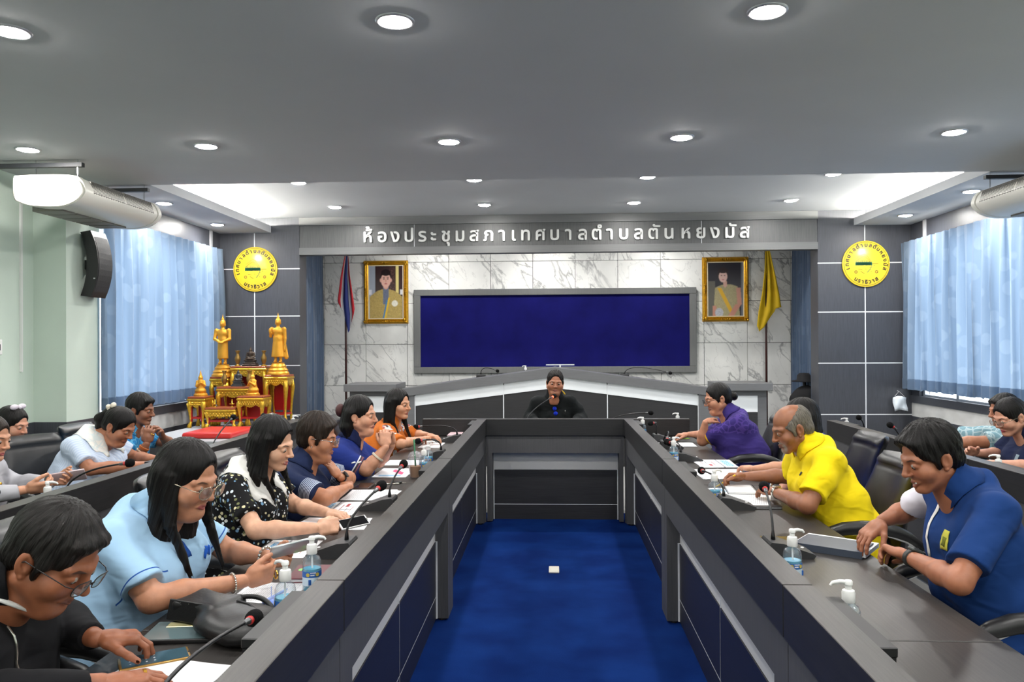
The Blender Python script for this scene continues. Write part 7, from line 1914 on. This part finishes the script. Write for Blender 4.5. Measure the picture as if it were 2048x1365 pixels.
box('plate_stem', -0.01, 0.01, -0.003, 0.003, 0.0, 0.172, ALU, r)
for s in (-1, 1): box('foot', s*0.14-0.02, s*0.14+0.02, -0.03, 0.03, 0, 0.06, mat('yellow_foot', S(226, 206, 90), 0.5), r, bev=0.003)

# ------------------------------------------------------------------ sanitisers
for x, y, rz, l in ((-0.745, 2.15, 2.6, 'hand sanitizer bottle beside the black handbag, left desk'), (-0.757, 2.43, 0.5, 'half full hand sanitizer bottle beside the maroon notebook, left desk'),
        (-0.762, 4.62, 0.6, 'hand sanitizer bottle next to the iced drink cup, left desk'), (-0.775, 4.86, 0.3, 'hand sanitizer bottle just behind the iced drink cup, left desk'),
        (0.735, 6.46, 3.0, 'hand sanitizer bottle at the far corner of the right desk'), (0.775, 5.08, 0.4, 'hand sanitizer bottle by the slide printouts, right desk'), (0.765, 3.77, 0.5, 'hand sanitizer bottle by the notebook of the yellow polo'),
        (0.768, 2.57, 0.3, 'large-looking hand sanitizer bottle with blue label by the grey folder'), (0.742, 2.02, 3.0, 'hand sanitizer bottle nearest the viewer on the right desk'), (1.08, 6.85, 3.0, 'hand sanitizer bottle on the right part of the head desk'),
        (-2.25, 3.39, 0.2, 'hand sanitizer bottle in the left back row by the grey sleeve'), (-2.25, 4.45, 0.3, 'hand sanitizer bottle in the left back row by the lace collar'), (-2.22, 6.62, 0.3, 'hand sanitizer bottle at the far end of the left back row'),
        (2.34, 6.38, 3.0, 'hand sanitizer bottle at the far end of the right back row'), (2.36, 4.29, 2.6, 'hand sanitizer bottle in front of the dark navy polo, right back row')):
    bottle(x, y, rz, l)
bottle(-0.34, 9.97, 3.0, 'hand sanitizer bottle on the rostrum', z=RZ)

# ------------------------------------------------------------------ papers
SL, SR = pi/2, -pi/2
paper(-0.90, 1.77, -1.75, 'white sheets under the hand with the ring at the near left corner', 'plain', w=0.21, h=0.26, n=3)
paper(-0.72, 1.80, -1.3, 'hand-written slip of paper at the near left corner', 'text', w=0.09, h=0.12, z=TT)
paper(-0.885, 2.405, -1.57, 'white printed sheet under the hands holding the phone', 'text', w=0.20, h=0.19)
paper(-1.005, 2.925, SL, 'slide printout on the left desk in front of the floral dress', 'slide', w=0.25, h=0.20)
paper(-1.01, 3.66, SL+0.03, 'slide printout beside the spiral pad, left desk', 'slide', w=0.30, h=0.19)
paper(-0.88, 3.34, -1.5, 'white sheet under the hand holding the small phone', 'plain', w=0.22, h=0.17)
paper(-0.93, 3.985, SL, 'white sheets in front of the folded arms', 'text', w=0.27, h=0.24, n=3)
paper(-0.955, 4.69, SL, 'printout marked with pink highlighter, left desk', 'pink', w=0.33, h=0.2)
paper(-0.965, 5.09, SL, 'white sheets beyond the pink-marked printout, left desk', 'text', w=0.22, h=0.23, n=2)
paper(-0.93, 5.98, SL, 'white sheets in front of the orange blouse', 'plain', w=0.28, h=0.16, n=2)
paper(0.94, 6.02, SR, 'white sheets in front of the purple shirt', 'text', w=0.24, h=0.27, n=3)
paper(1.03, 5.07, SR, 'slide printout on a loose stack, right desk', 'slide', w=0.30, h=0.23, n=4)
paper(0.985, 4.66, SR+0.06, 'pile of white sheets nearer than the slide printout, right desk', 'plain', w=0.33, h=0.27, n=4)
paper(0.94, 3.93, SR-0.25, 'printed sheets under the left forearm of the yellow polo', 'text', w=0.30, h=0.24, n=2)
paper(0.85, 4.12, SR+0.1, 'slide sheet beside the spiral notebook, right desk', 'slide', w=0.2, h=0.12)
paper(1.00, 3.735, SR, 'small white slip beside the black pad, right desk', 'plain', w=0.05, h=0.06)
# spiral pads and notebooks
def notebook(x, y, rz, w, h, th, cover, label, spiral=False, cat='notebook', page=True):
    r = empty('notebook', (x, y, TT+0.0005)); r.rotation_euler = (0, 0, rz); tag(r, label, cat)
    box('cover', -w/2, w/2, -h/2, h/2, 0, 0.003, cover, r, bev=0.001)
    box('page_block', -w/2+0.004, w/2-0.004, -h/2+0.004, h/2-0.003, 0.003, th, PM['plain'] if page else PM['text'], r)
    if not spiral: box('cover_front', -w/2, w/2, -h/2, h/2, th, th+0.003, cover, r, bev=0.001)
    else:
        s = MB(); n = 16
        for i in range(n):
            xx = -w/2+0.01+(w-0.02)*i/(n-1); s.tube([(xx, h/2-0.006+0.008*cos(a), th*0.6+0.008*sin(a)) for a in [2*pi*k/8 for k in range(9)]], 0.0009, 4, cap=False)
        s.build('spiral', BLACKP, r)
    return r
mar = notebook(-0.81, 2.585, -1.5, 0.16, 0.12, 0.012, mat('maroon_cover', S(104, 46, 56), 0.5, vary=0.05, scale=(20, 20, 20)), 'maroon notebook with green stickers on the left desk')
for dx, dy in ((-0.045, -0.02), (-0.02, -0.035), (-0.005, 0.01)):
    MB().ball((dx, dy, 0.0155), 0.016, 14, sc=(1, 0.65, 0.04)).build('sticker', mat('green_sticker', S(140, 206, 110), 0.5), mar)
notebook(-1.04, 3.36, -1.7, 0.15, 0.11, 0.006, PM['plain'], 'open spiral pad in front of the floral dress', spiral=True)
notebook(0.975, 4.145, SR-0.1, 0.22, 0.15, 0.014, mat('dark_cover', S(38, 36, 36), 0.5), 'open spiral notebook under the hand with the yellow pen', spiral=True)
notebook(-0.80, 6.43, -1.57, 0.24, 0.11, 0.035, mat('pink_cover', S(206, 176, 182), 0.5), 'stack-like thick pale pink notebook at the far left corner')
notebook(0.99, 3.71, SR, 0.035, 0.14, 0.008, BLACKP, 'narrow black pad below the printed sheets, right desk')
fo = empty('folder', (1.045, 2.985, TT+0.0005)); fo.rotation_euler = (0, 0, -0.62); tag(fo, 'slate grey folder with a white sheet sticking out under the smiling sitter\'s hand', 'folder')
box('back_cover', -0.12, 0.12, -0.085, 0.085, 0, 0.004, mat('slate_board', S(62, 70, 84), 0.5), fo); box('paper_block', -0.128, 0.130, -0.075, 0.112, 0.004, 0.020, PM['text'], fo); box('front_cover', -0.12, 0.12, -0.085, 0.078, 0.020, 0.025, mat('slate_board_top', S(72, 80, 95), 0.45), fo, bev=0.001)
box('spine', -0.12, 0.12, -0.088, -0.084, 0, 0.025, MATS['slate_board'], fo)

# ------------------------------------------------------------------ phones and small things
def phone(loc, rot, label, body, w=0.074, h=0.155, screen=S(58, 84, 96), th=0.008):
    r = empty('phone', loc); r.rotation_euler = rot; tag(r, label, 'phone')
    MB().box(-w/2, w/2, -h/2, h/2, 0, th, 0.0028, seg=2).build('case', body, r, auto=60)
    MB().box(-w/2+0.004, w/2-0.004, -h/2+0.006, h/2-0.006, th-0.0002, th+0.0006).build('screen', mat('screen_%d_%d' % (screen[0]*999, screen[2]*999), screen, 0.08), r)
    b = MB(); b.ball((0, h/2-0.003, th), 0.0022, 8, sc=(3, 1, 0.3)); b.build('earpiece', BLACKP, r); return r
p1 = phone((-0.975, 1.875, TT+0.0005), (0, 0, -1.0), 'gold edged phone under the reaching hand at the near left corner', mat('gold_case', S(170, 132, 70), 0.3, 0.6), h=0.16, w=0.078)
k = MB()
for i in range(4):
    for j in range(3): k.ball((-0.018+0.018*j, -0.055+0.018*i, 0.0088), 0.0028, 6, sc=(1, 1, 0.15))
k.build('screen_icon', mat('icon_white', S(214, 224, 230), 0.4), p1)
tb = phone((-0.985, 2.05, TT+0.0005), (0, 0, -1.45), 'black tablet in a case with a gold plate beside the handbag', BLACKP, w=0.14, h=0.19, screen=S(92, 112, 116), th=0.012)
box('case_flap', -0.07, -0.005 + 0.075, 0.0, 0.0, 0, 0.0001, BLACKP, tb)
MB().box(-0.055, -0.02, -0.055, 0.045, 0.0125, 0.0145, 0.001).build('gold_plate', mat('pale_gold_plate', S(204, 196, 146), 0.3, 0.4), tb)
phone((-0.835, 2.495, 0.845), (radians(8), radians(-42), -1.05), 'silver phone held in both hands by the light blue polo', mat('silver_case', S(190, 194, 196), 0.25, 0.5))
phone((-0.80, 3.115, 0.785), (radians(5), radians(25), -0.9), 'small white-edged phone held over the papers by the floral dress', mat('white_case', S(226, 226, 228), 0.3), w=0.06, h=0.12, screen=S(20, 20, 22))
phone((-1.02, 4.20, TT+0.0005), (0, 0, -1.57), 'dark brown phone case lying in front of the folded arms', mat('brown_leather_case', S(66, 48, 42), 0.5), w=0.15, h=0.085, screen=S(64, 48, 42), th=0.012)
phone((-2.36, 3.71, 0.865), (radians(10), radians(-48), -1.3), 'pale phone held by the grey blazer', mat('pale_pink_case', S(206, 186, 190), 0.3))
phone((0.845, 6.44, TT+0.0005), (0, 0, 1.5), 'pink phone at the far end of the right desk', mat('pink_case', S(206, 120, 130), 0.35), screen=S(50, 40, 44))
phone((0.81, 4.86, TT+0.0005), (0, 0, 0.3), 'coral pink phone by the ledge of the right desk', mat('coral_case', S(224, 84, 110), 0.35), w=0.06, h=0.12, screen=S(214, 90, 112))
phone((0.855, 3.11, TT+0.0005), (0, 0, 1.5), 'black phone with amber screen beyond the upright microphone, right desk', BLACKP, screen=S(120, 100, 50))
def pen(a, b, label, m, cap):
    r = empty('pen', a); tag(r, label, 'pen'); d = Vector(b)-Vector(a)
    MB().tube([(0, 0, 0), d*0.08, d*0.1, d], [0.001, 0.0035, 0.0042, 0.0042], 8).build('barrel', m, r, smooth=True)
    MB().tube([d*0.62, d*1.02], [0.0052, 0.0052], 8).build('cap', cap, r, smooth=True)
    MB().box(-0.001, 0.001, -0.0005, 0.0005, 0, 0.03).build('clip', cap, r, loc=d*0.7 + Vector((0, 0, 0.005)))
pen((-0.835, 2.43, TT+0.006), (-0.862, 2.30, TT+0.006), 'pale blue pen on the printed sheet by the sanitizer', mat('pale_blue_plastic', S(130, 160, 220), 0.4), mat('blue_cap', S(150, 172, 228), 0.4))
pen((-0.98, 4.27, TT+0.004), (-0.85, 4.30, TT+0.004), 'silver pen lying beyond the brown phone case', SILV, SILV)
pen((1.07, 6.19, TT+0.03), (0.97, 6.27, TT+0.012), 'green and white pen in the fingers of the purple shirt', mat('green_pen', S(150, 190, 70), 0.4), WHITE)
o = MB().ball((0, 0, 0.012), 0.024, 16, sc=(1.3, 0.9, 0.5)).build('correction_tape', mat('periwinkle_plastic', S(120, 150, 226), 0.35), loc=(-0.815, 2.27, TT+0.0005), smooth=True); tag(o, 'small periwinkle blue oval case beside the sanitizer, left desk', 'stationery')
r = empty('key_fob', (-0.87, 4.33, TT+0.0005)); tag(r, 'car key with metal ring beyond the brown phone case', 'keys')
MB().box(-0.03, 0.03, -0.014, 0.014, 0, 0.012, 0.004, seg=2).build('fob', BLACKP, r, auto=60); MB().tube([(0.04+0.014*cos(a), 0.014*sin(a), 0.003) for a in [2*pi*i/14 for i in range(15)]], 0.0014, 5).build('ring', SILV, r); MB().box(-0.075, -0.03, -0.005, 0.005, 0.002, 0.005).build('blade', SILV, r)

# iced drink
cu = empty('drink_cup', (-0.80, 4.53, TT+0.0005)); tag(cu, 'clear plastic cup of iced brown drink with dome lid and green straw', 'cup')
MB().lathe([(0.028, 0), (0.031, 0.003), (0.042, 0.105), (0.044, 0.108), (0.044, 0.112)], 24).build('cup', PET, cu, smooth=True)
MB().lathe([(0.027, 0.003), (0.036, 0.066), (0, 0.066)], 24).build('drink', mat('milky_brown_drink', S(172, 128, 92), 0.3), cu, auto=40)
MB().lathe([(0.044, 0.11), (0.043, 0.118), (0.034, 0.14), (0.015, 0.152), (0.0, 0.154)], 24, cap=False).build('dome_lid', PET, cu, smooth=True)
MB().tube([(0.005, 0, 0.02), (-0.006, 0.004, 0.22)], 0.005, 8).build('straw', mat('green_straw', S(30, 110, 70), 0.4), cu, smooth=True)

# handbag
bg = empty('handbag', (-0.885, 2.07, TT)); bg.rotation_euler = (0, 0, -0.35); tag(bg, 'black leather handbag with silver zip slumped on the near left desk', 'bag')
BLEA = mat('bag_leather', S(20, 20, 21), 0.42, bump=0.15, scale=(120, 120, 120))
v = Vol((-0.22, -0.16, -0.01), (0.24, 0.16, 0.18), 0.006)
v.add(ell((0.06, 0.0, 0.034), (0.135, 0.105, 0.040)), 0.02).add(ell((0.12, -0.02, 0.032), (0.08, 0.08, 0.036)), 0.02).add(rbox((-0.09, 0.04, 0.036), (0.08, 0.06, 0.036), 0.014), 0.02)
v.disp(lambda x, y, z: 0.004*np.sin(40*x+20*y)*np.sin(35*z+18*y) + 0*x)
v.sub(half((0, 0, 1), 0.0012, (-1, -1, -0.05), (1, 1, 0.05)), 0.0)
a, f_ = v.mesh(); np_mesh('body', a, f_, BLEA, bg)
MB().box(-0.09, 0.09, -0.004, 0.004, -0.055, 0.0, 0.002, M=Matrix.Translation((-0.09, -0.01, 0.072)) @ Matrix.Rotation(radians(-15), 4, 'X')).build('flap', BLEA, bg)
z = MB(); z.tube([(0.0, 0.05, 0.070), (0.06, 0.03, 0.074), (0.12, 0.0, 0.071), (0.17, -0.02, 0.060)], 0.0035, 6); z.build('zip', mat('zip_teeth', S(70, 70, 72), 0.4, 0.6), bg)
z = MB(); z.box(-0.005, 0.005, -0.002, 0.002, -0.035, 0.0, 0.001, M=Matrix.Translation((0.15, -0.03, 0.075)) @ Matrix.Rotation(0.9, 4, 'Y')); z.build('zip_pull', SILV, bg)
z = MB()
for x in (-0.14, -0.11): z.ball((x, -0.012, 0.066), 0.004, 8)
z.build('stud', SILV, bg)
hnd = MB(); hnd.tube(bez((-0.06, 0.06, 0.055), (0.03, 0.13, 0.09), (0.12, 0.06, 0.045), 12), 0.007, 8); hnd.build('handle', BLEA, bg, smooth=True)

# face mask hanging at the right window corner, dark coat stand by the right stage curtain
mk = empty('face_mask', (4.03, 9.36, 0.80)); tag(mk, 'pale folded face mask hanging at the lower corner of the right window', 'mask')
V = []; F = []
for j in range(6):
    for i in range(6): V.append((-0.075+0.03*i + 0.012*j/5, -0.02+0.02*sin(i*1.3+j), 0.08-0.032*j - 0.02*abs(i-2.5)/2.5))
for j in range(5):
    for i in range(5): F.append((j*6+i, j*6+i+1, (j+1)*6+i+1, (j+1)*6+i))
q = mesh_obj('mask_cloth', V, F, mat('mask_white', S(214, 222, 230), 0.8), mk, smooth=True); q.modifiers.new('t', 'SOLIDIFY').thickness = 0.003
MB().tube([(-0.05, -0.01, 0.075), (0.0, -0.005, 0.13), (0.06, -0.01, 0.07)], 0.0015, 5).build('ear_loop', WHITE, mk)
MB().tube([(0.0, -0.005, 0.13), (0.0, 0.04, 0.135)], 0.003, 6).build('hook', ALU, mk)
cs = empty('coat_stand', (3.12, 9.9, 0)); tag(cs, 'dark stand with a black hat and jacket beside the right stage curtain', 'coat stand')
MB().lathe([(0.16, 0), (0.16, 0.02), (0.02, 0.04), (0.02, 1.05), (0.0, 1.06)], 16).build('stand', BLACKP, cs, auto=40)
MB().lathe([(0.15, 1.02), (0.155, 1.03), (0.09, 1.045), (0.085, 1.10), (0.06, 1.125), (0, 1.13)], 24).build('hat', mat('black_felt', S(20, 20, 23), 0.9), cs, smooth=True)
v = Vol((-0.22, -0.16, 0.35), (0.22, 0.16, 1.02), 0.014); v.add(ell((0, 0, 0.80), (0.17, 0.11, 0.14)), 0.03).add(cone((0, 0, 0.85), (0, 0, 0.45), 0.13, 0.15), 0.05)
v.disp(lambda x, y, z: 0.012*np.sin(26*x+4*np.sin(9*z)) + 0*y)
a, f_ = v.mesh(); np_mesh('jacket', a, f_, MATS['black_felt'], cs)
